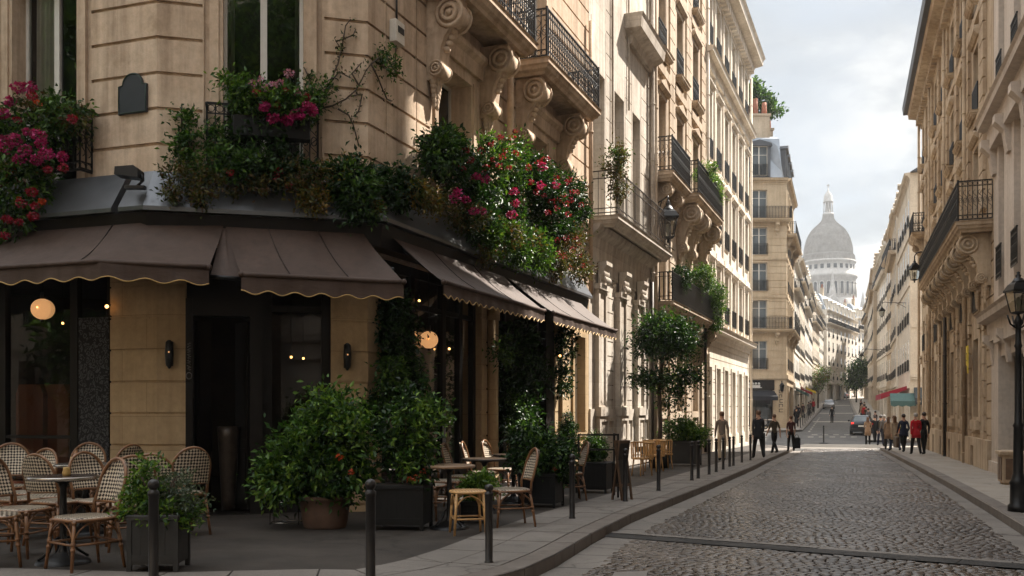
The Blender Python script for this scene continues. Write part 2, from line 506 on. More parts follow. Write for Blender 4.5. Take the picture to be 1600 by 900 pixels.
# ================================================================== camera, sky, sun
cam = bpy.data.cameras.new('camera'); co = bpy.data.objects.new('camera', cam); COL.objects.link(co)
co.location = (0, 0, EYE); co.rotation_euler = (R(90), 0, 0)
cam.sensor_width = 36; cam.lens = 36 * FPX / 1600; cam.shift_y = (HOR - 450) / 1600; cam.clip_end = 5000; cam.clip_start = 0.05
scene.camera = co
SUN_AZ, SUN_EL = 55.0, 50.0
sd = Vector((math.sin(R(SUN_AZ)) * math.cos(R(SUN_EL)), math.cos(R(SUN_AZ)) * math.cos(R(SUN_EL)), math.sin(R(SUN_EL))))
sl = bpy.data.lights.new('sun', 'SUN'); so = bpy.data.objects.new('sun', sl); COL.objects.link(so)
sl.energy = 5.0; sl.angle = R(0.6); sl.color = (1.0, 0.925, 0.82)
so.rotation_euler = (-sd).to_track_quat('-Z', 'Y').to_euler(); so.location = (20, 20, 60)

w = bpy.data.worlds.new('World'); scene.world = w; w.use_nodes = True
nt = w.node_tree; nt.nodes.clear()
wo = N(nt, 'ShaderNodeOutputWorld'); bg = N(nt, 'ShaderNodeBackground'); bg.inputs[1].default_value = 0.1
sky = N(nt, 'ShaderNodeTexSky', sky_type='NISHITA', sun_disc=False, sun_elevation=R(SUN_EL), sun_rotation=R(SUN_AZ), air_density=1.0, dust_density=2.0)
tc = N(nt, 'ShaderNodeTexCoord').outputs['Generated']
sep = N(nt, 'ShaderNodeSeparateXYZ'); nt.links.new(tc, sep.inputs[0])
zz = N(nt, 'ShaderNodeMath', operation='ADD'); nt.links.new(sep.outputs[2], zz.inputs[0]); zz.inputs[1].default_value = 0.22
zm = N(nt, 'ShaderNodeMath', operation='MAXIMUM'); nt.links.new(zz.outputs[0], zm.inputs[0]); zm.inputs[1].default_value = 0.05
dv = N(nt, 'ShaderNodeVectorMath', operation='DIVIDE'); cz = N(nt, 'ShaderNodeCombineXYZ')
for i in range(3): nt.links.new(zm.outputs[0], cz.inputs[i])
nt.links.new(tc, dv.inputs[0]); nt.links.new(cz.outputs[0], dv.inputs[1])
fl = N(nt, 'ShaderNodeVectorMath', operation='MULTIPLY'); nt.links.new(dv.outputs[0], fl.inputs[0]); fl.inputs[1].default_value = (1, 1, 0)
off = N(nt, 'ShaderNodeVectorMath', operation='ADD'); nt.links.new(fl.outputs[0], off.inputs[0]); off.inputs[1].default_value = (3.1, 0.4, 0)
c1 = noise(nt, off.outputs[0], 1.5, 9, 0.56)
c1.node.inputs['Distortion'].default_value = 0.25
mask = ramp(nt, c1, [(0.33, (0, 0, 0)), (0.46, (0.75, 0.75, 0.75)), (0.58, (1, 1, 1))])
c2 = noise(nt, off.outputs[0], 1.9, 8, 0.58)
cloudc = ramp(nt, c2, [(0.38, (1.95, 2.09, 2.21)), (0.47, (2.5, 2.6, 2.67)), (0.54, (3.4, 3.41, 3.38))])
base = mixc(nt, sky.outputs[0], (2.1, 2.26, 2.4), 0.9)
skyc = mixc(nt, base, cloudc, mask)
zr = N(nt, 'ShaderNodeMapRange'); nt.links.new(sep.outputs[2], zr.inputs[0])
for i, q in enumerate((0.36, 0.85, 1.0, 2.9)): zr.inputs[i + 1].default_value = q     # an overcast sky is brightest overhead
vs_ = N(nt, 'ShaderNodeVectorMath', operation='SCALE'); nt.links.new(skyc, vs_.inputs[0]); nt.links.new(zr.outputs[0], vs_.inputs['Scale'])
nt.links.new(vs_.outputs[0], bg.inputs[0]); nt.links.new(bg.outputs[0], wo.inputs[0])
scene.view_settings.view_transform = 'Standard'; scene.view_settings.look = 'None'
scene.view_settings.exposure = 1.5; scene.view_settings.gamma = 1.0
scene.render.engine = 'CYCLES'
scene.cycles.use_denoising = True
try: scene.cycles.denoiser = 'OPENIMAGEDENOISE'
except Exception: pass
scene.cycles.max_bounces = 7; scene.cycles.diffuse_bounces = 3; scene.cycles.glossy_bounces = 3
scene.cycles.transparent_max_bounces = 12; scene.cycles.caustics_reflective = False; scene.cycles.caustics_refractive = False
scene.cycles.sample_clamp_indirect = 4.0

# ================================================================== street geometry
def interp(pl, Y):
    for (x0, y0), (x1, y1) in zip(pl, pl[1:]):
        if Y <= y1: return x0 + (x1 - x0) * (Y - y0) / (y1 - y0)
    (x0, y0), (x1, y1) = pl[-2:]
    return x1 + (x1 - x0) * (Y - y1) / (y1 - y0)

kl = [gp(*p) for p in ((640, 926), (760, 905), (820, 888), (867, 867), (924, 834), (985, 804), (1109, 756), (1175, 729), (1200, 717), (1240, 700.5))]
KL = [(-30.0, 16.4), (-16, 11.2), (-9.5, 8.9), (-6.0, 7.9), (-3.2, 7.45)] + [(p.x, p.y) for p in kl] + [(15.3, 52.6), (15.3, 54.6), (14.6, 56.3), (13.2, 57.3), (0, 62.3), (-40, 77.5)]
KLY = [(p.x, p.y) for p in kl]
kr = [gp(*p) for p in ((1600, 822), (1550, 792), (1487, 756), (1436, 729), (1375, 699))]
KRY = [(2.4, 0.5)] + [(p.x, p.y) for p in kr]
KR = [(-2.4, -14)] + KRY + [(20.6, 53.0), (22.2, 54.2), (24.5, 54.0), (60, 42)]
P2w = Vector((-2.23, 14.78)); DL = Vector((0.3655, 0.9308)); NL = Vector((0.9308, -0.3655))
P1w = Vector((-5.215, 14.0)); DC = Vector((0.967, 0.253)); DF = Vector((0.945, -0.327))
def facL(t): return P2w + DL * t
P0w = P1w - DF * 30
DRd = Vector((0.33, 0.944)); FR0 = Vector((13.64, 27.1)); DRf = Vector((0.35, 1)).normalized()
def facR(Y): return Vector((13.64 + 0.35 * (Y - 27.1), Y))

def asphalt(name, col, scale=70, var=0.3, rough=0.85, spec=0.3):
    m, nt, b, _ = nodes_of(name)
    tc = N(nt, 'ShaderNodeTexCoord').outputs['Object']
    a = ramp(nt, noise(nt, tc, 0.55, 6, 0.65), [(0.3, tuple(c * (1 - var) for c in col)), (0.7, tuple(c * (1 + var) for c in col))])
    g = ramp(nt, noise(nt, tc, scale, 2, 0.6), [(0.35, (0.7, 0.7, 0.7)), (0.65, (1.25, 1.25, 1.25))])
    s = ramp(nt, noise(nt, tc, 2.3, 6, 0.7), [(0.55, (1, 1, 1)), (0.72, (0.62, 0.6, 0.58))])
    c = mixc(nt, mixc(nt, a, g, 0.8, 'MULTIPLY'), s, 0.8, 'MULTIPLY')
    vo = N(nt, 'ShaderNodeTexVoronoi', feature='DISTANCE_TO_EDGE'); vo.inputs['Scale'].default_value = 0.32
    wv = N(nt, 'ShaderNodeVectorMath', operation='ADD'); s3 = N(nt, 'ShaderNodeVectorMath', operation='SCALE'); s3.inputs['Scale'].default_value = 0.7
    nz = noise(nt, tc, 1.7, 4); nt.links.new(nz.node.outputs['Color'], s3.inputs[0]); nt.links.new(tc, wv.inputs[0]); nt.links.new(s3.outputs[0], wv.inputs[1])
    nt.links.new(wv.outputs[0], vo.inputs['Vector'])
    cr = ramp(nt, vo.outputs['Distance'], [(0.0, (0.30, 0.28, 0.27)), (0.009, (1, 1, 1))])
    c = mixc(nt, c, cr, 0.7, 'MULTIPLY')
    nt.links.new(c, b.inputs['Base Color'])
    nt.links.new(ramp(nt, noise(nt, tc, 1.4, 4), [(0.35, (rough - 0.18,) * 3), (0.7, (rough,) * 3)]), b.inputs['Roughness'])
    b.inputs['Specular IOR Level'].default_value = spec
    bump(nt, b, noise(nt, tc, scale, 2), 0.5, 0.006)
    return m
asphalt('pavement_asphalt', (0.044, 0.036, 0.030), 70, 0.45)
asphalt('road_asphalt', (0.095, 0.09, 0.085))
asphalt('granite_slab', (0.18, 0.16, 0.142), 110, 0.2, 0.8)
asphalt('pale_paving', (0.30, 0.265, 0.225), 80, 0.15, 0.75)
asphalt('road_band_dark', (0.032, 0.029, 0.027), 90)
asphalt('worn_white', (0.34, 0.31, 0.27), 60, 0.25)
# cobbles
m, nt, b, _ = nodes_of('cobble')
g = N(nt, 'ShaderNodeNewGeometry'); tco = N(nt, 'ShaderNodeTexCoord').outputs['Object']
c = ramp(nt, g.outputs['Random Per Island'], [(0.05, (0.046, 0.039, 0.035)), (0.5, (0.072, 0.061, 0.054)), (0.95, (0.112, 0.096, 0.085))])
c = mixc(nt, c, ramp(nt, noise(nt, tco, 0.5, 5, 0.6), [(0.35, (0.6, 0.57, 0.56)), (0.65, (1.25, 1.2, 1.15))]), 0.9, 'MULTIPLY')
c = mixc(nt, c, ramp(nt, noise(nt, tco, 0.13, 4, 0.7), [(0.42, (0.75, 0.72, 0.7)), (0.6, (1.15, 1.1, 1.05))]), 0.9, 'MULTIPLY')
nt.links.new(c, b.inputs['Base Color'])
nt.links.new(ramp(nt, noise(nt, mapping(nt, tco, (0.55, 0.16, 1)), 1.1, 6, 0.65), [(0.35, (0.15,) * 3), (0.65, (0.42,) * 3)]), b.inputs['Roughness'])
b.inputs['Specular IOR Level'].default_value = 0.5
bump(nt, b, noise(nt, tco, 35, 4), 0.3, 0.010)

def struct(name, mb, m, kind='structure'):
    return tag(mb.build(name, MAT[m]), kind=kind)

# the ground sheet, far past the horizon
g = MB(); rows = [-120] + [k[0] for k in KN[1:-1]] + [900]
for (a, b_) in zip(rows, rows[1:]):
    g.quad((-400, a, GZ(a) - 0.17), (700, a, GZ(a) - 0.17), (700, b_, GZ(b_) - 0.17), (-400, b_, GZ(b_) - 0.17))
struct('ground', g, 'road_asphalt')

# near pavements: flat gently falling sheets
def poly_sheet(name, pts, zoff, m, zf=None):
    b = MB(); zf = zf or (lambda y: -SL * y)
    n = len(pts); b.add([(x, y, zf(y) + zoff) for x, y in pts], [tuple(range(n))])
    return struct(name, b, m)
far_l = facL(43.9)
loop = KL[:-2] + [(12.9, 58.0), (far_l.x - 0.4, far_l.y), (P2w.x - 0.3, P2w.y + 0.3), (P1w.x - 0.2, P1w.y + 0.3), (P0w.x, P0w.y + 0.3)]
poly_sheet('pavement', loop, 0.0, 'pavement_asphalt')
fr0 = facR(-12); fr1 = facR(52)
loop = [KR[0]] + KR[1:-1] + [(fr1.x + 4, 54.5), (fr1.x + 0.3, 52), (fr0.x + 0.3, -12)]
loop.reverse()
poly_sheet('pavement_right', loop, 0.0, 'pale_paving')

# road bed under the cobbles
bed = MB()
bed.add([(-30, 3, -SL * 3 - 0.155), (8, 3, -SL * 3 - 0.155), (24, 51.5, -SL * 51.5 - 0.155), (13, 51.5, -SL * 51.5 - 0.155), (-30, 20, -SL * 20 - 0.155)], [(0, 1, 2, 3, 4)])
struct('road_bed', bed, 'road_band_dark')

# kerbs: separate granite stones with open joints
def resample(pl, step):
    out = []; acc = 0
    for a, b_ in zip(pl, pl[1:]):
        a = Vector(a); b_ = Vector(b_); L = (b_ - a).length; n = max(1, round(L / step))
        for i in range(n): out.append(a + (b_ - a) * i / n)
    out.append(Vector(pl[-1])); return out
def kerb(name, pl, side, w=0.26, zf=None, step=1.0, gap=0.008):
    zf = zf or (lambda y: -SL * y)
    pts = resample(pl, step); b = MB()
    for i, (p, q) in enumerate(zip(pts, pts[1:])):
        d = (q - p).normalized(); n = Vector((-d.y, d.x)) * side
        a0 = p + d * gap; a1 = q - d * gap
        h = 0.008 + rnd.uniform(-0.003, 0.003)
        prof = [(0, -0.2), (0, h - 0.02), (0.02, h), (w, h), (w, -0.2)]
        vs = [];
        for pt in (a0, a1):
            for (o, u) in prof: vs.append((pt.x + n.x * o, pt.y + n.y * o, zf(pt.y) + u))
        k = len(prof)
        fs = [(j, j + 1, k + j + 1, k + j) for j in range(k - 1)] + [(4, 3, 2, 1, 0), (5, 6, 7, 8, 9)]
        if side > 0: fs = [tuple(reversed(f)) for f in fs]
        b.add(vs, fs)
    return struct(name, b, 'kerb_granite')
kerb('kerb', KL, 1)
kerb('kerb_right', KR, -1)

# granite slab border along the left kerb
def offset(pl, d):
    out = []
    for i, p in enumerate(pl):
        a = Vector(pl[max(0, i - 1)]); c_ = Vector(pl[min(len(pl) - 1, i + 1)])
        t = (c_ - a).normalized(); out.append(Vector(p) + Vector((-t.y, t.x)) * d)
    return out
pts = resample(KL[1:15], 0.95)
i0 = offset(pts, 0.27); i1 = offset(pts, 0.80); i2 = offset(pts, 1.32)
b = MB()
for k in range(len(pts) - 1):
    for (A, B) in ((i0, i1), (i1, i2)):
        q = [A[k], A[k + 1], B[k + 1], B[k]]
        c_ = sum(q, Vector((0, 0))) / 4
        q = [c_ + (p - c_) * (1 - 0.012 / max(0.1, (p - c_).length)) for p in q]
        h = 0.006 + rnd.uniform(0, 0.004)
        b.add([(p.x, p.y, -SL * p.y + h) for p in q] + [(p.x, p.y, -SL * p.y - 0.01) for p in q], [(0, 1, 2, 3), (0, 4, 5, 1), (1, 5, 6, 2), (2, 6, 7, 3), (3, 7, 4, 0)])
struct('pavement_border', b, 'granite_slab')

# gutter strips beside the kerbs
RZ = lambda y: -SL * y - 0.12
b = MB()
for pl, s, wd in ((KL[4:15], -1, 0.58), (KR[1:7], 1, 0.42)):
    p0 = resample(pl, 0.9); p1 = offset(p0, s * wd); p0 = offset(p0, s * 0.01)
    for k in range(len(p0) - 1):
        q = [p0[k], p0[k + 1], p1[k + 1], p1[k]]
        c_ = sum(q, Vector((0, 0))) / 4
        q = [c_ + (p - c_) * (1 - 0.010 / max(0.1, (p - c_).length)) for p in q]
        h = -0.007 + rnd.uniform(-0.002, 0.002)
        f = (0, 1, 2, 3) if s > 0 else (3, 2, 1, 0)
        b.add([(p.x, p.y, RZ(p.y) + h) for p in q], [f])
        if s < 0: pass
struct('gutter', b, 'granite_slab')

# cobblestones, each a real block
band0 = Vector((gp(870, 814).x, gp(870, 814).y)); band1 = Vector((gp(1640, 868).x, gp(1640, 868).y))
bd = (band1 - band0).normalized(); bn = Vector((-bd.y, bd.x))
slab_sun_px = [[(960, 876), (1012, 874), (1000, 930), (930, 930)], [(1118, 884), (1205, 884), (1215, 930), (1106, 930)]]  # the first quad paints a patch of sunlight, the second a crossing slab
slab_sun_w = [[Vector((gp(*p).x, gp(*p).y)) for p in s] for s in slab_sun_px]
def inside(p, poly):
    r = False; n = len(poly)
    for i in range(n):
        a = poly[i]; c_ = poly[i - 1]
        if (a.y > p.y) != (c_.y > p.y) and p.x < (c_.x - a.x) * (p.y - a.y) / (c_.y - a.y) + a.x: r = not r
    return r
dS = Vector((0.345, 0.9386)); cS = Vector((0.9386, -0.345)); O = Vector((3.2, 8.0))
V = []; NV = 0
s = -3.0
KLfull = [(-12.0, 7.0), (-3.2, 7.45)] + KLY
while s < 46.5:
    rh = 0.08 * rnd.uniform(0.96, 1.04)
    c_ = -9.5 if s < 4 else -3.2
    c_ += rnd.uniform(0, 0.15)
    while c_ < 3.6:
        wd = 0.112 * rnd.uniform(0.85, 1.2)
        cc = c_ + wd / 2; c_ += wd
        arc = 0.16 * math.cos(cc * 2.1) * 0.5
        p = O + dS * (s + arc) + cS * cc
        xl = interp(KLY, p.y) if p.y > KLY[0][1] else -7.0
        xr = interp(KRY, p.y)
        if p.x < xl + 0.47 or p.x > xr - 0.34: continue
        if p.y < KLY[0][1] and p.x < -1: continue
        t = (p - band0).dot(bn)
        if -0.36 < t < 0.20 and -0.2 < (p - band0).dot(bd) < 8: continue
        if any(inside(p, q) for q in slab_sun_w): continue
        V.append((p.x, p.y, wd, rh))
    s += rh
V = np.array(V); n = len(V)
hx = V[:, 2] / 2 - nrs.uniform(0.002, 0.006, n); hy = V[:, 3] / 2 - nrs.uniform(0.002, 0.006, n)
crown = 0.0
z0 = -SL * V[:, 1] - 0.12 + nrs.normal(size=n) * 0.0015
tx = nrs.normal(size=n) * 0.013; ty = nrs.normal(size=n) * 0.013
rot = nrs.normal(size=n) * 0.05
vs = []
for (k, sh, dz) in ((1.0, 0, -0.04), (0.98, 0, -0.0055), (0.86, 0, 0.0)):
    for (sx, sy) in ((-1, -1), (1, -1), (1, 1), (-1, 1)):
        u = sx * hx * k + nrs.normal(size=n) * 0.0028; v_ = sy * hy * k + nrs.normal(size=n) * 0.0028
        u2 = u * np.cos(rot) - v_ * np.sin(rot); v2 = u * np.sin(rot) + v_ * np.cos(rot)
        X = V[:, 0] + u2 * cS.x + v2 * dS.x; Y = V[:, 1] + u2 * cS.y + v2 * dS.y
        vs.append(np.stack([X, Y, z0 + dz + (u * tx + v_ * ty)], 1))
VV = np.stack(vs, 1).reshape(-1, 3)
q = []
for k in (0, 4):
    for i in range(4):
        j = (i + 1) % 4; q.append((k + i, k + j, k + 4 + j, k + 4 + i))
q.append((8, 9, 10, 11))
q = np.array(q)
F = (np.arange(n)[:, None, None] * 12 + q[None]).reshape(-1)
me = bpy.data.meshes.new('road'); me.vertices.add(12 * n); me.vertices.foreach_set('co', VV.astype(np.float32).ravel())
nf = n * len(q); me.loops.add(4 * nf); me.loops.foreach_set('vertex_index', F.astype(np.int32))
me.polygons.add(nf); me.polygons.foreach_set('loop_start', (np.arange(nf) * 4).astype(np.int32))
me.materials.append(MAT['cobble']); me.update(calc_edges=True)
tag(link('road', me), kind='structure')

# the dark band with its pale stone row across the road, and paler quads: a painted sun patch and a worn crossing slab
b = MB()
def strip_blocks(b, t0, t1, step, zz):
    L = 6.9; k = 0.0
    while k < L:
        e = min(L, k + step * rnd.uniform(0.8, 1.2))
        q = [band0 + bd * (k + 0.006) + bn * t0, band0 + bd * (e - 0.006) + bn * t0, band0 + bd * (e - 0.006) + bn * t1, band0 + bd * (k + 0.006) + bn * t1]
        h = rnd.uniform(-0.003, 0.003)
        b.add([(p.x, p.y, RZ(p.y) + zz + h) for p in q], [(0, 1, 2, 3)]); k = e
strip_blocks(b, -0.34, 0.02, 1.6, 0.006)
struct('road_band', b, 'road_band_dark')
b = MB(); strip_blocks(b, 0.035, 0.19, 0.95, 0.010); struct('road_stone_row', b, 'granite_slab')
b = MB()
for q in slab_sun_w: b.add([(p.x, p.y, RZ(p.y) + 0.005) for p in q], [(3, 2, 1, 0)])
struct('road_slab_sun_patch', b, 'granite_slab')

# intersection, far road, far pavements
def ystrip(name, fl, fr, Ys, zoff, m):
    b = MB(); prev = None
    for Y in Ys:
        cur = ((fl(Y), Y, GZ(Y) + zoff), (fr(Y), Y, GZ(Y) + zoff))
        if prev: b.quad(prev[0], prev[1], cur[1], cur[0])
        prev = cur
    return struct(name, b, m)
ystrip('cross_road', lambda y: -70, lambda y: 110, (51.45, 64, 80, 86), -0.135, 'road_asphalt')
kfl = lambda y: 26.1 + 0.348 * (y - 85); kfr = lambda y: 31.1 + 0.345 * (y - 85)
ffl = lambda y: 24.2 + 0.348 * (y - 84); ffr = lambda y: 27.55 + 0.348 * (y - 66)
FY = (80, 90, 100, 120, 140, 160, 190, 220, 260, 300, 330)
ystrip('far_road', lambda y: kfl(y) - 0.5, lambda y: kfr(y) + 0.5, FY, -0.125, 'road_asphalt')
ystrip('far_pavement', lambda y: ffl(y) - 3, kfl, FY, 0.0, 'pale_paving')
ystrip('far_pavement_right', kfr, lambda y: ffr(y) + 3, (66, 72, 80) + FY[1:], 0.0, 'pale_paving')
b = MB(); b.add([(-40, 92, GZ(80)), (22, 78.5, GZ(80)), (24.6, 80.0, GZ(80)), (24.6, 90, GZ(80)), (-40, 99, GZ(80))], [(0, 1, 2, 3, 4)]); 
struct('corner_pavement', b, 'pale_paving')
kerb('far_kerb', [(-40, 92), (22, 78.5), (24.4, 80.2)] + [(kfl(y), y) for y in FY[1:]], 1, 0.3, GZ, 4.0)
kerb('far_kerb_right', [(70, 50), (30.2, 63.6), (27.0, 66.0), (27.2, 70)] + [(kfr(y), y) for y in (76, 80) + FY[1:]], -1, 0.3, GZ, 4.0)
b = MB()
b.add([(x, y, GZ(y) - 0.128) for x, y in ((15.6, 54.0), (20.3, 53.2), (24.8, 62.5), (19.6, 63.8))], [(0, 1, 2, 3)])
struct('crossing_sunlit_paving', b, 'pale_paving')  # pale pavers; the sunlit band of the crossing is also put into this colour
b = MB()
for row, (px0, px1, yy) in enumerate(((1262, 1338, 71.5), (1268, 1342, 74.5))):
    k = px0
    while k < px1:
        a = gY(k, yy); c_ = gY(k + 9, yy)
        b.quad((a.x, yy, GZ(yy) - 0.124), (c_.x, yy, GZ(yy) - 0.124), (c_.x + 0.3, yy + 0.9, GZ(yy + 0.9) - 0.124), (a.x + 0.3, yy + 0.9, GZ(yy + 0.9) - 0.124)); k += 17
for k in range(9):
    y0 = 79 + k * 4.0; x = 26.6 + 0.348 * (y0 - 85)
    b.quad((x, y0, GZ(y0) - 0.118), (x + 0.18, y0, GZ(y0) - 0.118), (x + 0.18 + 0.7, y0 + 2, GZ(y0 + 2) - 0.118), (x + 0.7, y0 + 2, GZ(y0 + 2) - 0.118))
for yy in (100, 128, 168):
    b.quad((kfl(yy) + 0.2, yy, GZ(yy) - 0.118), (kfr(yy) - 0.2, yy, GZ(yy) - 0.118), (kfr(yy + 2.5), yy + 2.5, GZ(yy + 2.5) - 0.118), (kfl(yy + 2.5) + 0.2, yy + 2.5, GZ(yy + 2.5) - 0.118))
struct('road_markings', b, 'worn_white')

# the pale air of a hazy day: one even volume round the viewer, the street and the hill
hz_ = MB(); hz_.box(-420, 720, -140, 920, -6, 130)
mh = bpy.data.materials.new('haze'); mh.use_nodes = True; nth = mh.node_tree; nth.nodes.clear()
oh = N(nth, 'ShaderNodeOutputMaterial'); vh = N(nth, 'ShaderNodeVolumePrincipled'); vh.inputs['Color'].default_value = (0.86, 0.90, 0.95, 1); vh.inputs['Density'].default_value = 0.00032; vh.inputs['Anisotropy'].default_value = 0.0
nth.links.new(vh.outputs[0], oh.inputs['Volume']); MAT['haze'] = mh
struct('haze', hz_, 'haze', 'stuff')
scene.cycles.volume_bounces = 1

# ================================================================== facade kit.  Facade coordinates: x along, z up, outward is -y
def wmat(p, ang, z):
    return Matrix.Translation((p[0], p[1], z)) @ Matrix.Rotation(ang, 4, 'Z')
def angd(d): return math.atan2(d[1], d[0])

def relief(mb, u0, u1, v0, v1, feats, reveal=0.35, edge=0.3):
    """wall of stepped depth; feats (a, b, c, d, depth) painted in order, depth None opens a hole"""
    us = {u0, u1}; vs = {v0, v1}
    for f in feats:
        for x in f[:2]:
            if u0 < x < u1: us.add(round(x, 4))
        for x in f[2:4]:
            if v0 < x < v1: vs.add(round(x, 4))
    us = sorted(us); vs = sorted(vs)
    U = np.array(us); Vv = np.array(vs)
    uc = (U[1:] + U[:-1]) / 2; vc = (Vv[1:] + Vv[:-1]) / 2
    D = np.zeros((len(uc), len(vc))); H = np.zeros(D.shape, bool)
    for f in feats:
        m = np.ix_((uc > f[0]) & (uc < f[1]), (vc > f[2]) & (vc < f[3]))
        if f[4] is None:
            D[m] = -(f[5] if len(f) > 5 else reveal); H[m] = True
        else:
            D[m] = f[4]; H[m] = False
    nu, nv = D.shape; Q = []
    for j in range(nv):
        i = 0
        while i < nu:
            if H[i, j]: i += 1; continue
            k = i
            while k + 1 < nu and not H[k + 1, j] and D[k + 1, j] == D[i, j]: k += 1
            d = -D[i, j]
            Q.append(((us[i], d, vs[j]), (us[k + 1], d, vs[j]), (us[k + 1], d, vs[j + 1]), (us[i], d, vs[j + 1])))
            i = k + 1
    for i in range(nu + 1):
        for j in range(nv):
            a = D[i - 1, j] if i > 0 else -edge
            c = D[i, j] if i < nu else -edge
            if a != c: Q.append(((us[i], -a, vs[j]), (us[i], -c, vs[j]), (us[i], -c, vs[j + 1]), (us[i], -a, vs[j + 1])))
    for j in range(nv + 1):
        i = 0
        while i < nu:
            a = D[i, j - 1] if j > 0 else -edge
            c = D[i, j] if j < nv else -edge
            if a == c: i += 1; continue
            k = i
            while k + 1 < nu and (D[k + 1, j - 1] if j > 0 else -edge) == a and (D[k + 1, j] if j < nv else -edge) == c: k += 1
            Q.append(((us[i], -a, vs[j]), (us[k + 1], -a, vs[j]), (us[k + 1], -c, vs[j]), (us[i], -c, vs[j])))
            i = k + 1
    for q in Q: mb.quad(*q)

MESH = {}
def frame_mesh(w, h, mf, trans=0.72, bars=1, d=0.06):
    key = ('f', round(w, 2), round(h, 2), mf, trans, bars, d)
    if key not in MESH:
        b = MB(); t = 0.055 if d > 0.03 else 0.085
        b.box(0, t, 0, d, 0, h); b.box(w - t, w, 0, d, 0, h)
        b.box(t, w - t, 0, d, 0, t + 0.03); b.box(t, w - t, 0, d, h - t, h)
        for i in range(bars):
            c = w * (i + 1) / (bars + 1)
            b.box(c - 0.05, c + 0.05, -0.012 if d > 0.03 else -0.003, d - 0.005, t + 0.03, h - t)
        if trans:
            z = h * trans
            x0 = t
            for i in range(bars + 1):
                x1 = w * (i + 1) / (bars + 1) - 0.05 if i < bars else w - t
                b.box(x0, x1, 0.004 if d > 0.03 else -0.002, d - 0.008, z - 0.02, z + 0.02)
                x0 = x1 + 0.10
        MESH[key] = b.mesh('window', MAT[mf])
    return MESH[key]
def pane_mesh(w, h, mg, y=0.035):
    key = ('p', round(w, 2), round(h, 2), mg, y)
    if key not in MESH:
        b = MB(); b.quad((0.01, y, 0.01), (w - 0.01, y, 0.01), (w - 0.01, y, h - 0.01), (0.01, y, h - 0.01))
        MESH[key] = b.mesh('pane', MAT[mg])
    return MESH[key]
def rail_pattern(b, x0, x1, z0, z1, fine=True, r=None):
    """wrought iron between two rails, in the plane y = 0"""
    L = x1 - x0; r = r or (0.010 if fine else 0.020)
    b.box(x0, x1, -0.02, 0.02, z1 - 0.03, z1); b.box(x0, x1, -0.012, 0.012, z0, z0 + 0.025)
    b.box(x0, x1, -0.010, 0.010, z1 - 0.17, z1 - 0.15); b.box(x0, x1, -0.010, 0.010, z0 + 0.13, z0 + 0.15)
    n = max(2, int(L / (0.115 if fine else 0.13)))
    for i in range(n + 1):
        x = x0 + L * i / n
        b.box(x - r, x + r, -r, r, z0 + 0.025, z1 - 0.03)
        if i < n and fine:
            c = x + L / n / 2; q = L / n / 2 - 0.008
            for zc in (z1 - 0.09, z0 + 0.078):
                b.tube([(c + q * math.cos(a), 0, zc + 0.052 * math.sin(a)) for a in [2 * PI * k / 7 for k in range(7)]], 0.007, 4, True)
            mid = (z0 + z1) / 2; hh = (z1 - z0) * 0.26
            b.tube([(c + q * math.sin(a * 2) * 0.95, 0.004, mid + hh * (a / PI - 1)) for a in [2 * PI * k / 12 for k in range(13)]], 0.007, 4)
            b.tube([(c + q * 0.8 * math.cos(a), -0.004, mid + 0.07 * math.sin(a)) for a in [2 * PI * k / 7 for k in range(7)]], 0.008, 4, True)
def rail_mesh(w, h, mat='iron', fine=True):
    key = ('r', round(w, 2), round(h, 2), mat, fine)
    if key not in MESH:
        b = MB(); rail_pattern(b, 0, w, 0, h, fine); MESH[key] = b.mesh('railing', MAT[mat])
    return MESH[key]

def window(root, F, u0, u1, v0, v1, dep=0.3, mf='white_paint', mg='pane_dark', rail=0, bars=1, trans=0.72, fine=False):
    flat = dep < 0.1                                   # casements set flush with the wall
    y = -0.014 if flat else dep - 0.07
    o = link('window', frame_mesh(u1 - u0, v1 - v0, mf, trans, bars, 0.02 if flat else 0.06), root, F @ Matrix.Translation((u0, y, v0)))
    link('pane', pane_mesh(u1 - u0, v1 - v0, mg, 0.003 if flat else 0.035), o)
    if rail:
        link('railing', rail_mesh(u1 - u0 + 0.1, rail, 'iron', fine), o, Matrix.Translation((-0.05, -y - 0.07, 0.02)))
    return o

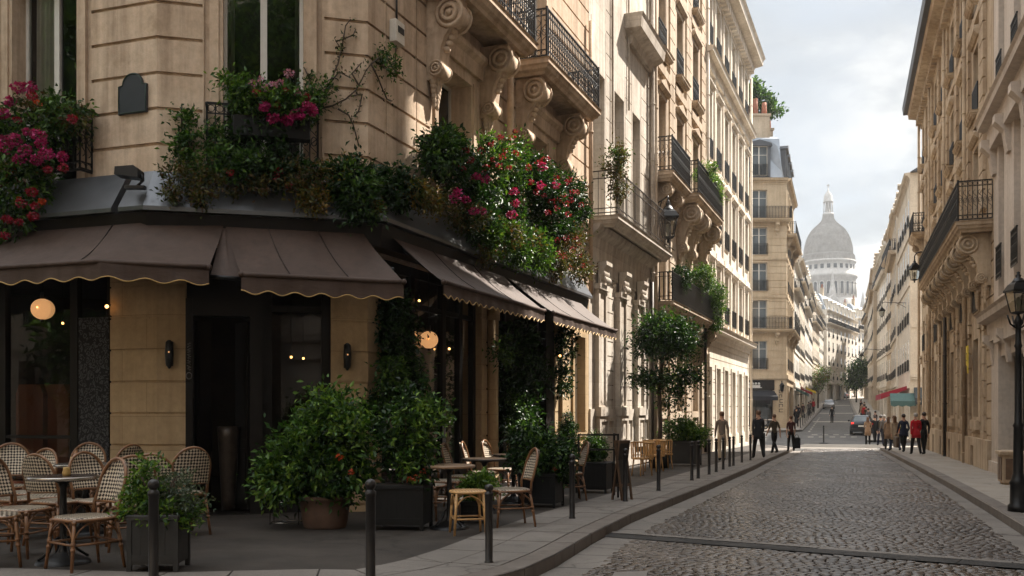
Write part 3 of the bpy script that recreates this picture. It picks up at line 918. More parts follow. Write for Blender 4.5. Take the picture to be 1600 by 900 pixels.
def console_mesh(L, H, W, mat):
    key = ('c', L, H, W, mat)
    if key not in MESH:
        b = MB()
        pf = [(0, 0), (L, 0), (L, -0.10 * H), (1.0 * L, -0.2 * H), (0.93 * L, -0.30 * H), (0.74 * L, -0.38 * H), (0.56 * L, -0.48 * H), (0.46 * L, -0.60 * H),
              (0.42 * L, -0.74 * H), (0.44 * L, -0.82 * H), (0.36 * L, -0.92 * H), (0.18 * L, -0.99 * H), (0, -1.0 * H)]
        b.prism([(-p, z) for p, z in pf], -W / 2, W / 2, 'x')
        def scroll(c, z, r, e):
            n = 14
            for s in (-1, 1):
                for k, rr in ((0, r), (1, r * 0.55)):
                    ring = [(s * (W / 2 + 0.012 + 0.018 * k), -c + rr * math.cos(a), z + rr * math.sin(a)) for a in [2 * PI * i / n for i in range(n)]]
                    b.tube(ring, r * 0.16, 5, True)
                b.add([(s * (W / 2 + 0.008), -c + r * math.cos(2 * PI * i / n), z + r * math.sin(2 * PI * i / n)) for i in range(n)], [tuple(range(n))])
                b.ball((s * (W / 2 + 0.02), -c, z), r * 0.25, 6, 4)
            b.tube([(-W / 2 - 0.01, -c, z), (W / 2 + 0.01, -c, z)], r, 14)
        scroll(0.74 * L, -0.20 * H, 0.17 * H, 1); scroll(0.30 * L, -0.86 * H, 0.09 * H, 1)
        for i in range(7):                                        # carved leaves hanging under the scroll
            z = -H * (0.95 + 0.055 * i)
            for s in (-1, 0, 1):
                b.ball((s * W * (0.34 - 0.03 * i), -0.15 * L - 0.02 * (s == 0), z), W * (0.20 - 0.017 * i), 6, 4, W * 0.24)
        for i in range(5):                                        # carved leaf up the face
            t = i / 4
            b.ball((0, -L * (0.50 + 0.30 * t), -H * (0.60 - 0.28 * t)), W * 0.22, 6, 4, W * 0.16)
        MESH[key] = b.mesh('console', MAT[mat])
    return MESH[key]

SLAB = [(-0.25, -0.30), (-0.16, -0.30), (-0.13, -0.24), (-0.06, -0.20), (-0.04, -0.14), (0.0, -0.11), (0.0, -0.02), (0.03, 0.0), (-0.25, 0.0)]
CORN = [(-0.1, -0.55), (0.04, -0.55), (0.06, -0.42), (0.14, -0.36), (0.18, -0.24), (0.40, -0.20), (0.42, -0.06), (0.48, 0.0), (-0.1, 0.06)]
STRING = [(-0.05, -0.22), (0.03, -0.22), (0.05, -0.14), (0.12, -0.10), (0.14, -0.02), (0.0, 0.05), (-0.05, 0.05)]
def sc(prof, k, v=0.0, o=1.0): return [(a * k * o, z * k + v) for a, z in prof]

def balcony(root, F, u0, u1, v, out, mat, rail=1.0, consoles=(), cs=(0.6, 0.9, 0.28), fine=True, iron='iron', name='balcony'):
    b = MB(); b.sweep(sc(SLAB, 1.0, v), [(u0, 0.05), (u0, -out), (u1, -out), (u1, 0.05)])
    b.box(u0 + 0.1, u1 - 0.1, -out + 0.1, -0.002, v - 0.19, v - 0.004)
    o = b.build(name, MAT[mat], root, F)
    if rail:
        r = MB()
        rail_pattern(r, u0 + 0.04, u1 - 0.04, v + 0.03, v + rail, fine)
        q = MB(); rail_pattern(q, 0, out - 0.06, v + 0.03, v + rail, fine)
        for x in (u0 + 0.04, u1 - 0.04):
            r.M = Matrix.Translation((x, 0, 0)) @ Matrix.Rotation(R(90), 4, 'Z')
            r.add(q.v, q.f)
        r.M = Matrix.Identity(4)
        r.v = [(p[0], p[1] - (out - 0.05), p[2]) for p in r.v]
        for x in (u0 + 0.04, u1 - 0.04): r.box(x - 0.022, x + 0.022, -out + 0.03, -out + 0.075, v, v + rail + 0.03)
        r.build('railing', MAT[iron], o)
    for c in consoles:
        link('console', console_mesh(cs[0], cs[1], cs[2], mat), root, F @ Matrix.Translation((c, 0.0, v - 0.30)))
    return o

def cornice(root, F, u0, u1, v, mat, k=1.0, prof=CORN, name='cornice', dent=0, ret=True):
    b = MB(); b.sweep(sc(prof, k, v), [(u0, 0), (u1, 0)])
    if dent:
        x = u0 + dent
        while x < u1 - dent:
            b.box(x, x + dent * 0.45, -0.20 * k, 0, v - 0.52 * k, v - 0.30 * k); x += dent
    return b.build(name, MAT[mat], root, F)

def downpipe(root, F, u, v0, v1, mat, w=0.13, r=0.055):
    b = MB(); b.tube([(u, -w, v0), (u, -w, v1)], r, 8)
    v = v0 + 0.6
    while v < v1:
        b.tube([(u, -w, v), (u, -w, v + 0.05)], r * 1.25, 8); v += 1.9
    return b.build('downpipe', MAT[mat], root, F)

def shell(root, F, L, D, v0, v1, mat, front=False):
    """the other three walls and the flat top of a block"""
    b = MB(); e = 0.012
    b.quad((e, 0.30, v0), (e, D, v0), (e, D, v1), (e, 0.30, v1)); b.quad((L - e, 0.30, v0), (L - e, D, v0), (L - e, D, v1), (L - e, 0.30, v1))
    b.quad((e, D, v0), (L - e, D, v0), (L - e, D, v1), (e, D, v1)); b.quad((e, 0.1, v1 - 0.03), (L - e, 0.1, v1 - 0.03), (L - e, D, v1 - 0.03), (e, D, v1 - 0.03))
    # blind inner wall so that nothing shines through the openings
    b.quad((e, 0.72, v0), (L - e, 0.72, v0), (L - e, 0.72, v1), (e, 0.72, v1))
    return b.build('side_wall', MAT[mat], root, F)

def mansard(root, F, L, D, v, h, mat='zinc_roof', dormers=(), dm='white_stone', set_back=0.25, pot=True, chim=()):
    b = MB()
    b.prism([(set_back, v), (D, v), (D - 0.3, v + h), (set_back + h * 0.42, v + h), (set_back + h * 0.30, v + h * 0.86)][::1], 0.02, L - 0.02, 'x')
    r = b.build('roof', MAT[mat], root, F)
    for u in dormers:
        w, hh = 1.15, min(1.9, h * 0.72)
        b = MB(); y0 = set_back - 0.02
        z0 = v + 0.25
        b.box(u - w / 2 - 0.14, u - w / 2, y0, y0 + 1.2, z0, z0 + hh); b.box(u + w / 2, u + w / 2 + 0.14, y0, y0 + 1.2, z0, z0 + hh)
        b.box(u - w / 2, u + w / 2, y0 + 0.16, y0 + 1.2, z0, z0 + 0.06)
        b.prism([(u - w / 2 - 0.25, z0 + hh), (u + w / 2 + 0.25, z0 + hh), (u + w / 2 + 0.2, z0 + hh + 0.16), (u, z0 + hh + 0.36), (u - w / 2 - 0.2, z0 + hh + 0.16)], y0 - 0.12, y0 + 1.3, 'y')
        o = b.build('dormer', MAT[dm], root, F)
        link('window', frame_mesh(w, hh - 0.06, 'white_paint', 0.7, 1), o, Matrix.Translation((u - w / 2, y0 + 0.09, z0 + 0.06)))
        link('pane', pane_mesh(w, hh - 0.06, 'pane_blue'), o, Matrix.Translation((u - w / 2, y0 + 0.11, z0 + 0.06)))
    for (u, y, cw, ch, np_) in chim:
        b = MB(); z = v + h * 0.5
        b.box(u - cw / 2, u + cw / 2, y - 0.3, y + 0.3, z, v + h + ch); b.box(u - cw / 2 - 0.06, u + cw / 2 + 0.06, y - 0.36, y + 0.36, v + h + ch, v + h + ch + 0.12)
        c = b.build('chimney', MAT['far_stone_c'], root, F)
        b = MB()
        for i in range(np_):
            x = u - cw / 2 + cw * (i + 0.5) / np_
            b.lathe([(0.10, v + h + ch + 0.1), (0.13, v + h + ch + 0.18), (0.10, v + h + ch + 0.75 + 0.15 * (i % 2)), (0.13, v + h + ch + 0.8 + 0.15 * (i % 2)), (0.02, v + h + ch + 0.8 + 0.15 * (i % 2))], (x, y), 8)
        b.build('chimney_pot', MAT['brick_pot'], c)
    return r

def lintel(b, u0, u1, v, out=0.22, kind=0, h=0.3):
    """window head: 0 straight ledge, 1 triangular, 2 segmental"""
    b.sweep([(0, 0), (out * 0.5, 0.02), (out, 0.12), (out, 0.17), (0, 0.22)] if False else [(-0.02, v), (out * 0.45, v), (out, v + 0.11), (out, v + 0.16), (-0.02, v + 0.2)], [(u0, -0.01), (u1, -0.01)])
    if kind == 1: b.prism([(u0, v + 0.16), (u1, v + 0.16), ((u0 + u1) / 2, v + 0.16 + h)], -out * 0.9, 0.0, 'y')
    if kind == 2:
        c = (u0 + u1) / 2; rr = (u1 - u0) / 2
        b.prism([(c + rr * math.cos(a), v + 0.16 + h * math.sin(a)) for a in [PI * i / 10 for i in range(11)]], -out * 0.9, 0.0, 'y')

def wall_feats(cols, floors, w, surround=0.14, sd=0.05):
    f = []
    for (a, b) in floors:
        for c in cols:
            if surround: f.append((c - w / 2 - surround, c + w / 2 + surround, a - 0.05, b + surround, sd))
    for (a, b) in floors:
        for c in cols: f.append((c - w / 2, c + w / 2, a, b, None))
    return f

def block(root, F, L, v0, eave, mat, cols, floors, w=1.1, D=9.0, strings=(), grooves=(), extra=(), rail=0.0, mf='white_paint', mg='pane_dark', reveal=0.3,
          heads=None, surround=0.14, trans=0.72, corn=1.0, dent=0.0, cornmat=None, fine=False, railrows=None, sh=True):
    f = []
    for (a, b, dp) in strings: f.append((-1, L + 1, a, b, dp))
    for (ua, ub, va, vb, st) in grooves:
        v = va
        while v < vb:
            f.append((ua, ub, v, v + 0.045, -0.04)); v += st
    f += list(extra) if extra else []
    f += wall_feats(cols, floors, w, surround)
    b = MB(); relief(b, 0, L, v0, eave, f, reveal)
    if heads:
        for (fi, kd) in heads.items():
            for c in cols: lintel(b, c - w / 2 - 0.25, c + w / 2 + 0.25, floors[fi][1] + 0.16, 0.2, kd)
    b.build('wall', MAT[mat], root, F)
    for i, (a, z) in enumerate(floors):
        for c in cols:
            window(root, F, c - w / 2, c + w / 2, a, z, reveal, mf, mg, rail if (railrows is None or i in railrows) else 0, 1, trans, fine)
    if sh: shell(root, F, L, D, v0, eave, mat)
    if corn: cornice(root, F, -0.02, L + 0.02, eave, cornmat or mat, corn, CORN, 'cornice', dent)

I4 = Matrix.Identity(4)

# ================================================================== the corner cafe building
zA = -0.20
cafe = thing('corner_building', 'honey stone corner building with a cafe below and iron balconies above', 'building', (P2w.x, P2w.y, zA), angd(DL))
MA = wmat(P2w, angd(DL), zA); MAi = MA.inverted()
FC = MAi @ wmat(P1w, angd(DC), zA); LC = 3.085
LF = 12.0; P0 = P1w - DF * LF
FLf = MAi @ wmat(P0, angd(DF), zA)
LS = 11.76; TOPV = 13.2
gv = [5.48 + 0.523 * k for k in range(-1, 15)]
def grooves(ua, ub, skip=None): return [(ua, ub, v, v + 0.05, -0.05) for v in gv]
def surr(a, b, v1):
    return [(a - 0.27, a - 0.19, 4.6, v1 + 0.35, -0.03), (a - 0.19, a, 4.6, v1 + 0.28, 0.03), (a - 0.06, a, 4.6, v1 + 0.06, 0.0),
            (b, b + 0.19, 4.6, v1 + 0.28, 0.03), (b + 0.19, b + 0.27, 4.6, v1 + 0.35, -0.03), (b, b + 0.06, 4.6, v1 + 0.06, 0.0), (a, b, v1, v1 + 0.2, 0.03)]
# left face
b = MB(); s0 = LF
wl0, wl1 = LF - 2.75, LF - 1.48
f = grooves(LF - 1.2, LF + 1) + grooves(-1, LF - 4.2) + surr(wl0, wl1, 8.3) + surr(wl0 - 4, wl1 - 4, 8.3)
f += [(wl0, wl1, 5.0, 8.3, None), (wl0 - 4, wl1 - 4, 5.0, 8.3, None)]
b.M = FLf; relief(b, 0, LF, 4.05, TOPV, f, 0.34)
# chamfer
wc0, wc1 = 0.93, 2.11
f = grooves(-1, 0.64) + grooves(2.42, 4) + surr(wc0, wc1, 8.3) + [(wc0, wc1, 5.0, 8.3, None)]
b.M = FC; relief(b, 0, LC, 4.05, TOPV, f, 0.30)
# street face
ws = [(2.5, 3.95), (6.95, 8.35)]
f = grooves(-1, 2.15) + grooves(4.35, 6.6) + grooves(8.75, 13)
for a, z in ws: f += surr(a, z, 7.85) + [(a, z, 5.0, 7.85, None, 0.5)]
f += [(a, z, 9.6, 12.4, None, 0.3) for a, z in ws]
f += [(0.55, 0.585, 4.5, 9, -0.012), (1.62, 1.65, 4.5, 8.6, -0.012)]
b.M = I4.copy(); relief(b, 0, LS, 4.05, TOPV, f, 0.5)
b.build('wall', MAT['cafe_stone'], cafe)
for (F, a, z, dp, l, r_) in ((FLf, wl0, wl1, 0.34, 0.42, 0.0), (FLf, wl0 - 4, wl1 - 4, 0.34, 0.3, 0.3), (FC, wc0, wc1, 0.30, 0.16, 0.12)):
    o = window(cafe, F, a, z, 5.0, 8.3, dp, mg='mirror_glass' if F is FC else 'clear_glass', trans=0)
    for (c0, c1) in ((0.02, l), (z - a - r_, z - a - 0.02)):
        if c1 - c0 < 0.05: continue
        b = MB(); n = int((c1 - c0) / 0.012); vs = []
        for i in range(n + 1):
            x = c0 + (c1 - c0) * i / n; y = 0.16 + 0.025 * math.sin(x * 70) + 0.01 * math.sin(x * 31)
            vs += [(x, y, 0.05), (x, y + 0.01, 3.25)]
        b.smooth = True; b.add(vs, [(2 * i, 2 * i + 2, 2 * i + 3, 2 * i + 1) for i in range(n)]); b.build('curtain', MAT['curtain'], o)
for a, z in ws:
    window(cafe, I4, a, z, 5.0, 7.85, 0.5, trans=0.0); window(cafe, I4, a, z, 9.6, 12.4, 0.3)
# other walls and roof of the block
b = MB()
Wp = [(P0.x, P0.y), (P1w.x, P1w.y), (P2w.x, P2w.y), tuple(facL(LS)), tuple(facL(LS) - NL * 9), tuple(P0 - Vector((-0.327, -0.945)) * 11)]
b.M = MAi
z0 = zA + TOPV - 0.02
b.add([(x, y, z0) for x, y in Wp], [tuple(range(len(Wp)))])
for i in (3, 4, 5):
    p, q = Wp[i], Wp[(i + 1) % 6]; b.quad((p[0], p[1], zA - 1), (q[0], q[1], zA - 1), (q[0], q[1], z0), (p[0], p[1], z0))
zc = zA + 4.3
b.add([(x, y, zc) for x, y in Wp], [tuple(range(len(Wp)))])
inn = [Vector(p) for p in Wp]
i1 = [(P0.x + 0.3, P0.y + 0.95 * 1.0), tuple(P1w + Vector((0.25, 0.95))), tuple(P2w - NL * 0.9 + Vector((0, 0.4))), tuple(facL(LS - 0.1) - NL * 0.95)]
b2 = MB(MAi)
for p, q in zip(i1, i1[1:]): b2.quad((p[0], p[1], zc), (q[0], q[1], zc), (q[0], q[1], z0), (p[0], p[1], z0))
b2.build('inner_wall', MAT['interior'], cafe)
b.build('side_wall', MAT['interior'] if False else MAT['cafe_stone'], cafe)
# second-floor balconies on carved consoles
balcony(cafe, I4, 1.7, 5.35, 9.05, 0.85, 'cafe_stone', 1.05, (2.2, 4.55), (0.6, 1.4, 0.37))
balcony(cafe, I4, 6.05, 10.0, 9.05, 0.85, 'cafe_stone', 1.05, (6.5, 9.25), (0.6, 1.4, 0.37))
b = MB(); b.sweep([(0, 8.05), (0.10, 8.05), (0.12, 8.3), (0.2, 8.38), (0.2, 8.48), (0, 8.5)], [(2.45, 0), (4.3, 0)]); b.build('cornice', MAT['cafe_stone'], cafe); b = MB(); b.sweep([(0, 8.05), (0.10, 8.05), (0.12, 8.3), (0.2, 8.38), (0.2, 8.48), (0, 8.5)], [(6.75, 0), (8.99, 0)])
b.build('cornice', MAT['cafe_stone'], cafe)
downpipe(cafe, I4, 5.68, 4.6, 12, 'cafe_stone', 0.13, 0.075)
downpipe(cafe, I4, 11.6, 4.6, 12, 'cafe_stone', 0.11, 0.06)
# window balconettes with ironwork
for (F, a, z) in ((FLf, wl0 - 0.05, wl1 + 0.30), (FC, wc0 - 0.22, wc1 + 0.2)):
    r = MB(); rail_pattern(r, 0, z - a, 0, 0.95)
    for x in (0.0, z - a):
        r.box(x - 0.02, x + 0.02, 0, 0.24, 0.02, 0.05); r.box(x - 0.02, x + 0.02, 0, 0.24, 0.90, 0.93)
        q = MB(); rail_pattern(q, 0, 0.24, 0, 0.95); q.M = I4
        r.M = Matrix.Translation((x, 0, 0)) @ Matrix.Rotation(R(90), 4, 'Z'); r.add(q.v, q.f); r.M = I4.copy()
    r.build('railing', MAT['iron'], cafe, F @ Matrix.Translation((a, -0.25, 5.15)))

# ---- ground floor piers
def courses(ua, ub, v0=-0.2, v1=4.1): return [(ua, ub, v, v + 0.03, -0.025) for v in [0.12 + 0.47 * k for k in range(0, 9)]]
b = MB()
b.M = FLf; relief(b, LF - 0.85, LF, -0.3, 4.1, courses(-1, LF + 1), 0.3, 0.6)
b.M = FC; relief(b, 0, 0.40, -0.3, 4.1, courses(-1, 9), 0.3, 0.6); b.build('pier', MAT['cafe_pier_stone'], cafe)
b = MB(FC); relief(b, 2.52, LC, -0.3, 4.1, courses(-1, 9), 0.3, 0.6)
b.M = I4.copy(); relief(b, 0, 0.42, -0.3, 4.1, courses(-1, 9), 0.3, 0.6); b.build('pier', MAT['cafe_pier_stone'], cafe)
b = MB(); relief(b, 4.45, 4.75, -0.3, 4.1, courses(-1, 9), 0.3, 0.5); b.build('pier', MAT['cafe_pier_stone'], cafe); b = MB()
relief(b, 8.95, LS, -0.3, 4.1, courses(-1, 9.5) + [(10.25, 11.45, 0.9, 3.6, 0.05), (10.4, 11.3, 1.0, 3.5, None), (9.3, 9.9, 0.2, 3.7, 0.08), (-1, 20, -1, 0.75, 0.06)], 0.25, 0.5)
b.build('pier', MAT['cafe_pier_stone'], cafe)
window(cafe, I4, 10.4, 11.3, 1.0, 3.5, 0.25)
# ---- shopfronts: dark painted timber with clear panes
def shopfront(F, u0, u1, v0, v1, posts, dep=0.10, base=0.55, tr=3.05, panes=True, mid=None, gl='clear_glass'):
    b = MB(); t = 0.07
    b.box(u0, u1, dep, dep + 0.10, v1 - 0.22, v1); b.box(u0, u1, dep - 0.02, dep + 0.12, v0, v0 + 0.12)
    if base: b.box(u0, u1, dep + 0.012, dep + 0.08, v0 + 0.12, v0 + base - 0.08); b.box(u0, u1, dep - 0.03, dep + 0.12, v0 + base - 0.08, v0 + base)
    xs = [u0] + list(posts) + [u1]
    for i, x in enumerate(xs):
        a = x if i == 0 else (x - 2 * t if i == len(xs) - 1 else x - t)
        b.box(a, a + 2 * t, dep - 0.012, dep + 0.09, v0, v1 - 0.003)
    if tr: b.box(u0, u1, dep + 0.004, dep + 0.085, tr, tr + 0.09)
    if mid: b.box(u0, u1, dep + 0.006, dep + 0.08, mid, mid + 0.05)
    o = b.build('shopfront', MAT['dark_paint'], cafe, F)
    if panes:
        p = MB(); p.quad((u0 + 0.03, dep + 0.045, v0 + base), (u1 - 0.03, dep + 0.045, v0 + base), (u1 - 0.03, dep + 0.045, v1 - 0.2), (u0 + 0.03, dep + 0.045, v1 - 0.2))
        p.build('pane', MAT[gl], o)
    return o
shopfront(FLf, LF - 6.0, LF - 0.85, -0.1, 4.1, (LF - 4.6, LF - 3.05, LF - 1.62), 0.10, 0.5, 0, True, 1.15)
# patterned lace panel beside the pier
m, nt, bb, _ = nodes_of('lace_panel')
tco = N(nt, 'ShaderNodeTexCoord').outputs['Object']
vo = N(nt, 'ShaderNodeTexVoronoi', feature='DISTANCE_TO_EDGE'); vo.inputs['Scale'].default_value = 11.0
wv = N(nt, 'ShaderNodeVectorMath', operation='ADD'); s3 = N(nt, 'ShaderNodeVectorMath', operation='SCALE'); s3.inputs['Scale'].default_value = 0.22
nz = noise(nt, tco, 7, 3); nt.links.new(nz.node.outputs['Color'], s3.inputs[0]); nt.links.new(tco, wv.inputs[0]); nt.links.new(s3.outputs[0], wv.inputs[1]); nt.links.new(wv.outputs[0], vo.inputs['Vector'])
nt.links.new(ramp(nt, vo.outputs['Distance'], [(0.0, (0.012, 0.012, 0.013)), (0.10, (0.012, 0.012, 0.013)), (0.14, (0.07, 0.07, 0.075)), (0.25, (0.07, 0.07, 0.075)), (0.32, (0.012, 0.012, 0.013))]), bb.inputs['Base Color'])
bb.inputs['Roughness'].default_value = 0.6; bb.inputs['Specular IOR Level'].default_value = 0.2
b = MB(); b.box(LF - 1.50, LF - 0.93, 0.06, 0.075, 0.5, 3.0); b.build('lace_panel', MAT['lace_panel'], cafe, FLf)
# entrance with open dark doors, chamfer window, street bays
b = MB()
b.box(0.40, 1.42, 0.25, 0.4, 3.25, 4.1); b.box(0.40, 0.50, 0.0, 0.5, -0.1, 3.25); b.box(1.32, 1.50, -0.01, 0.5, -0.1, 4.0); b.box(0.40, 1.42, -0.02, 0.45, -0.1, 0.035)
b.box(0.5, 1.32, 0.01, 0.3, 3.0, 3.25)
dr = b.build('entrance', MAT['dark_paint'], cafe, FC)
b = MB()
for i in range(5): b.tube([(0.45 + 0.03 * math.sin(k * 1.9 + i), -0.008, 2.18 + 0.085 * i + 0.012 * k) for k in range(7)], 0.006, 4)
b.tube([(0.45 + 0.04 * math.cos(a), -0.008, 2.10 + 0.05 * math.sin(a)) for a in [2 * PI * k / 9 for k in range(9)]], 0.008, 4, True); b.build('lettering', MAT['cloth_grey'], dr)
for (x, ang) in ((0.52, 62), (1.30, 118)):
    b = MB(); b.box(0, 0.40, -0.025, 0.025, 0.05, 2.95)
    for (z0, z1) in ((0.15, 1.0), (1.15, 2.8)): b.box(0.06, 0.34, -0.036, 0.036, z0, z1)
    b.tube([(0.35, -0.06, 0.95), (0.35, -0.06, 1.4)], 0.014, 6)
    b.build('door', MAT['dark_paint'], dr, Matrix.Translation((x, 0.36, 0)) @ Matrix.Rotation(R(ang), 4, 'Z'))
shopfront(FC, 1.50, 2.52, -0.1, 4.1, (), 0.12, 0.75, 3.1)
shopfront(I4, 0.42, 4.45, -0.1, 4.1, (1.75, 3.0, 3.75), 0.14, 0.6, 3.35, gl='mirror_glass')
shopfront(I4, 4.75, 8.15, -0.1, 4.1, (6.0, 7.2), 0.14, 0.6, 3.35)
b = MB(); b.box(8.15, 8.6, -0.06, 0.3, -0.2, 4.1); b.box(8.6, 8.95, 0.02, 0.3, -0.2, 4.1); b.build('shopfront', MAT['dark_paint'], cafe, I4)
b = MB(); b.tube([(4.83, -0.09, -0.1), (4.83, -0.09, 4.1)], 0.11, 10); b.tube([(4.83, -0.09, 0.0), (4.83, -0.09, 0.3)], 0.14, 10); b.tube([(4.83, -0.09, 3.4), (4.83, -0.09, 3.6)], 0.14, 10)
b.build('column', MAT['cafe_pier_stone'], cafe, I4)
# ---- the room behind
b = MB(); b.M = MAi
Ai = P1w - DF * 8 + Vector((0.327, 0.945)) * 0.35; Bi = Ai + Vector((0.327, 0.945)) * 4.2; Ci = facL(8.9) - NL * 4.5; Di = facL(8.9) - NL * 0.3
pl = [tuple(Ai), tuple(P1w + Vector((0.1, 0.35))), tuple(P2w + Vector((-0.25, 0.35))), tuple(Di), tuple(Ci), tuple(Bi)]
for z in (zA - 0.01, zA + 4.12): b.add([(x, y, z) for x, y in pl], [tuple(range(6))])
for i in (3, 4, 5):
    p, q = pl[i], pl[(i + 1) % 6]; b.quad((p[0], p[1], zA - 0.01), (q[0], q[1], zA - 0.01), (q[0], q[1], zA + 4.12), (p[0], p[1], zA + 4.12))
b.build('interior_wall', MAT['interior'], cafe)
# grey zinc fascia in two runs, leaning outwards, with a dark soffit
def wpl(pts): return [tuple((MAi @ Vector((p[0], p[1], 0)))[:2]) for p in pts]
foldgap = 0.04
Lp = [P1w - DF * 7.0, P1w - DF * 0.42 + Vector((0, 0))]
b = MB(); prof = [(0.02, 5.08), (0.10, 5.08), (0.46, 4.50), (0.46, 4.44), (0.02, 4.44)]
b.sweep(prof, wpl(Lp))
b.sweep(prof, wpl([P1w - DF * 0.30, P1w, P2w, facL(10.6)]))
b.build('fascia', MAT['zinc'], cafe)
b = MB(); prof = [(0.02, 4.43), (0.36, 4.43), (0.30, 4.08), (0.02, 4.08)]
b.sweep(prof, wpl([P1w - DF * 7.0, P1w, P2w, facL(10.6)])); b.build('awning_box', MAT['dark_paint'], cafe)

# ------------------------------------------------------------------ awnings
NF = Vector((-0.327, -0.945)); NC = Vector((0.253, -0.967))
def cloth_sheet(b, top, bot, nx, ny, sag=0.05):
    """ruled sheet between two 3-D polylines with a sag"""
    vs = []
    for j in range(ny + 1):
        t = j / ny
        for i in range(nx + 1):
            s = i / nx
            a = top(s); c = bot(s); p = a + (c - a) * t
            p = p - Vector((0, 0, sag * math.sin(PI * t) * (1 - 0.35 * math.cos(2 * PI * s * 2)))) + Vector((0, 0, 0.012 * math.sin(s * 23 + t * 5) * math.sin(PI * t)))
            vs.append(p)
    fs = [(j * (nx + 1) + i, j * (nx + 1) + i + 1, (j + 1) * (nx + 1) + i + 1, (j + 1) * (nx + 1) + i) for j in range(ny) for i in range(nx)]
    sm = b.smooth; b.smooth = True; b.add(vs, fs); b.smooth = sm
def pline(pts):
    pts = [Vector(p) for p in pts]; L = [0]
    for a, c in zip(pts, pts[1:]): L.append(L[-1] + (c - a).length)
    T = L[-1]
    def f(s):
        d = s * T
        for i in range(len(pts) - 1):
            if d <= L[i + 1] + 1e-9: return pts[i] + (pts[i + 1] - pts[i]) * ((d - L[i]) / (L[i + 1] - L[i]))
        return pts[-1]
    f.T = T
    return f
def awning(label, top, bot, drop, scal, mat='awning_cloth', arms=(), out=None, seams=(0.3, 0.66)):
    o = thing('awning', label, 'awning', tuple(bot[0]), 0, 'brown cafe awnings')
    T = Matrix.Translation(-Vector(bot[0]))
    tf, bf = pline(top), pline(bot)
    nx = max(12, int(bf.T / 0.12))
    b = MB(T); cloth_sheet(b, tf, bf, nx, 8)
    b.build('canopy', MAT[mat], o)
    b = MB(T); n = int(bf.T / 0.03); n = max(n, 24)
    vs = []; rim = []
    for i in range(n + 1):
        s = i / n; p = bf(s); d = drop - 0.055 * (0.5 + 0.5 * math.cos(2 * PI * s * bf.T / scal)) 
        wob = 0.012 * math.sin(s * bf.T * 7.0) + 0.008 * math.sin(s * bf.T * 17)
        o2 = (out or Vector((0, 0))) * wob
        q = p + Vector((o2.x, o2.y, -d)); vs += [p + Vector((0, 0, -0.02)), p + Vector((o2.x * 0.5, o2.y * 0.5, -d * 0.5)), q]; rim.append(q)
    fs = []
    for i in range(n):
        for k in range(2): fs.append((3 * i + k, 3 * i + 3 + k, 3 * i + 4 + k, 3 * i + 1 + k))
    b.smooth = True; b.add(vs, fs); b.build('valance', MAT[mat], o)
    b = MB(T); b.tube(rim, 0.009, 5); b.build('trim', MAT['gold_trim'], o)
    b = MB(T); b.tube([bf(i / 12) for i in range(13)], 0.035, 8)
    for s in (0, 1):
        p = bf(s); b.ball((p.x, p.y, p.z), 0.045, 8, 6)
    b.build('front_bar', MAT[mat], o)
    for s in seams:
        b = MB(T); b.tube([tf(s) + (bf(s) - tf(s)) * k / 8 - Vector((0, 0, 0.05 * math.sin(PI * k / 8) * (1 - 0.35 * math.cos(4 * PI * s)) - 0.012)) for k in range(9)], 0.006, 4); b.build('seam', MAT['dark_paint'], o)
    for s in arms:
        a = tf(s) - Vector((0, 0, 0.12)); c = bf(s) - Vector((0, 0, 0.02)); mid = (a + c) / 2 + Vector((0, 0, -0.10)) + (bf(min(1, s + 0.01)) - bf(max(0, s - 0.01))).normalized() * 0.35
        b = MB(T); b.tube([a, mid], 0.022, 6); b.tube([mid, c], 0.02, 6); b.ball(tuple(mid), 0.035, 8, 6); b.build('arm', MAT['iron'], o)
    return o
def W3(p, z): return Vector((p[0], p[1], z))
zt, zf = 4.08, 3.36
P1L = P1w
pl_ = 1.42; pc = 1.32
def offL(s, p): return P1w - DF * s + NF * p
def offC(u, p): return P1w + DC * u + NC * p
# meeting point of the two offset lines
def isect(p, d, q, e):
    k = ((q.x - p.x) * e.y - (q.y - p.y) * e.x) / (d.x * e.y - d.y * e.x); return p + d * k
fold = isect(offL(0, pl_), DF, offC(0, pc), DC)
awning('long wraparound brown awning folded round the left corner of the cafe', [W3(offL(7, 0.34), zt), W3(offL(0.02, 0.34), zt), W3(offC(0.95, 0.34), zt)],
       [W3(offL(7, pl_), zf - 0.02), W3(fold, zf), W3(offC(0.80, pc), zf - 0.03)], 0.25, 0.46, arms=(0.55,), out=NC, seams=(0.3, 0.55, 0.80))
awning('brown awning with gold scalloped edge over the cafe entrance', [W3(offC(0.98, 0.34), zt - 0.01), W3(offC(2.98, 0.34), zt - 0.02)],
       [W3(offC(1.22, pc), zf - 0.11), W3(offC(3.45, pc), zf - 0.14)], 0.27, 0.36, arms=(0.12, 0.9), out=NC)
b = MB()
aw = thing('awning_flap', 'small folded brown cloth closing the gap between the two corner awnings', 'awning', tuple(W3(offC(0.80, pc), zf)))
b.M = Matrix.Translation(-W3(offC(0.80, pc), zf))
cloth_sheet(b, pline([W3(offC(0.93, 0.36), zt - 0.03), W3(offC(1.0, 0.36), zt - 0.04)]), pline([W3(offC(0.81, 1.12), zf - 0.10), W3(offC(1.24, 1.12), zf - 0.12)]), 8, 6, 0.04)
b.build('cloth', MAT['awning_cloth'], aw)
b.v = []; b.f = []; b.m = []; b.sm = []
b.tube([W3(offC(0.81, 1.13), zf - 0.13), W3(offC(1.24, 1.13), zf - 0.15)], 0.03, 8); b.build('roller', MAT['iron'], aw)
def offS(t, p): return facL(t) + NL * p
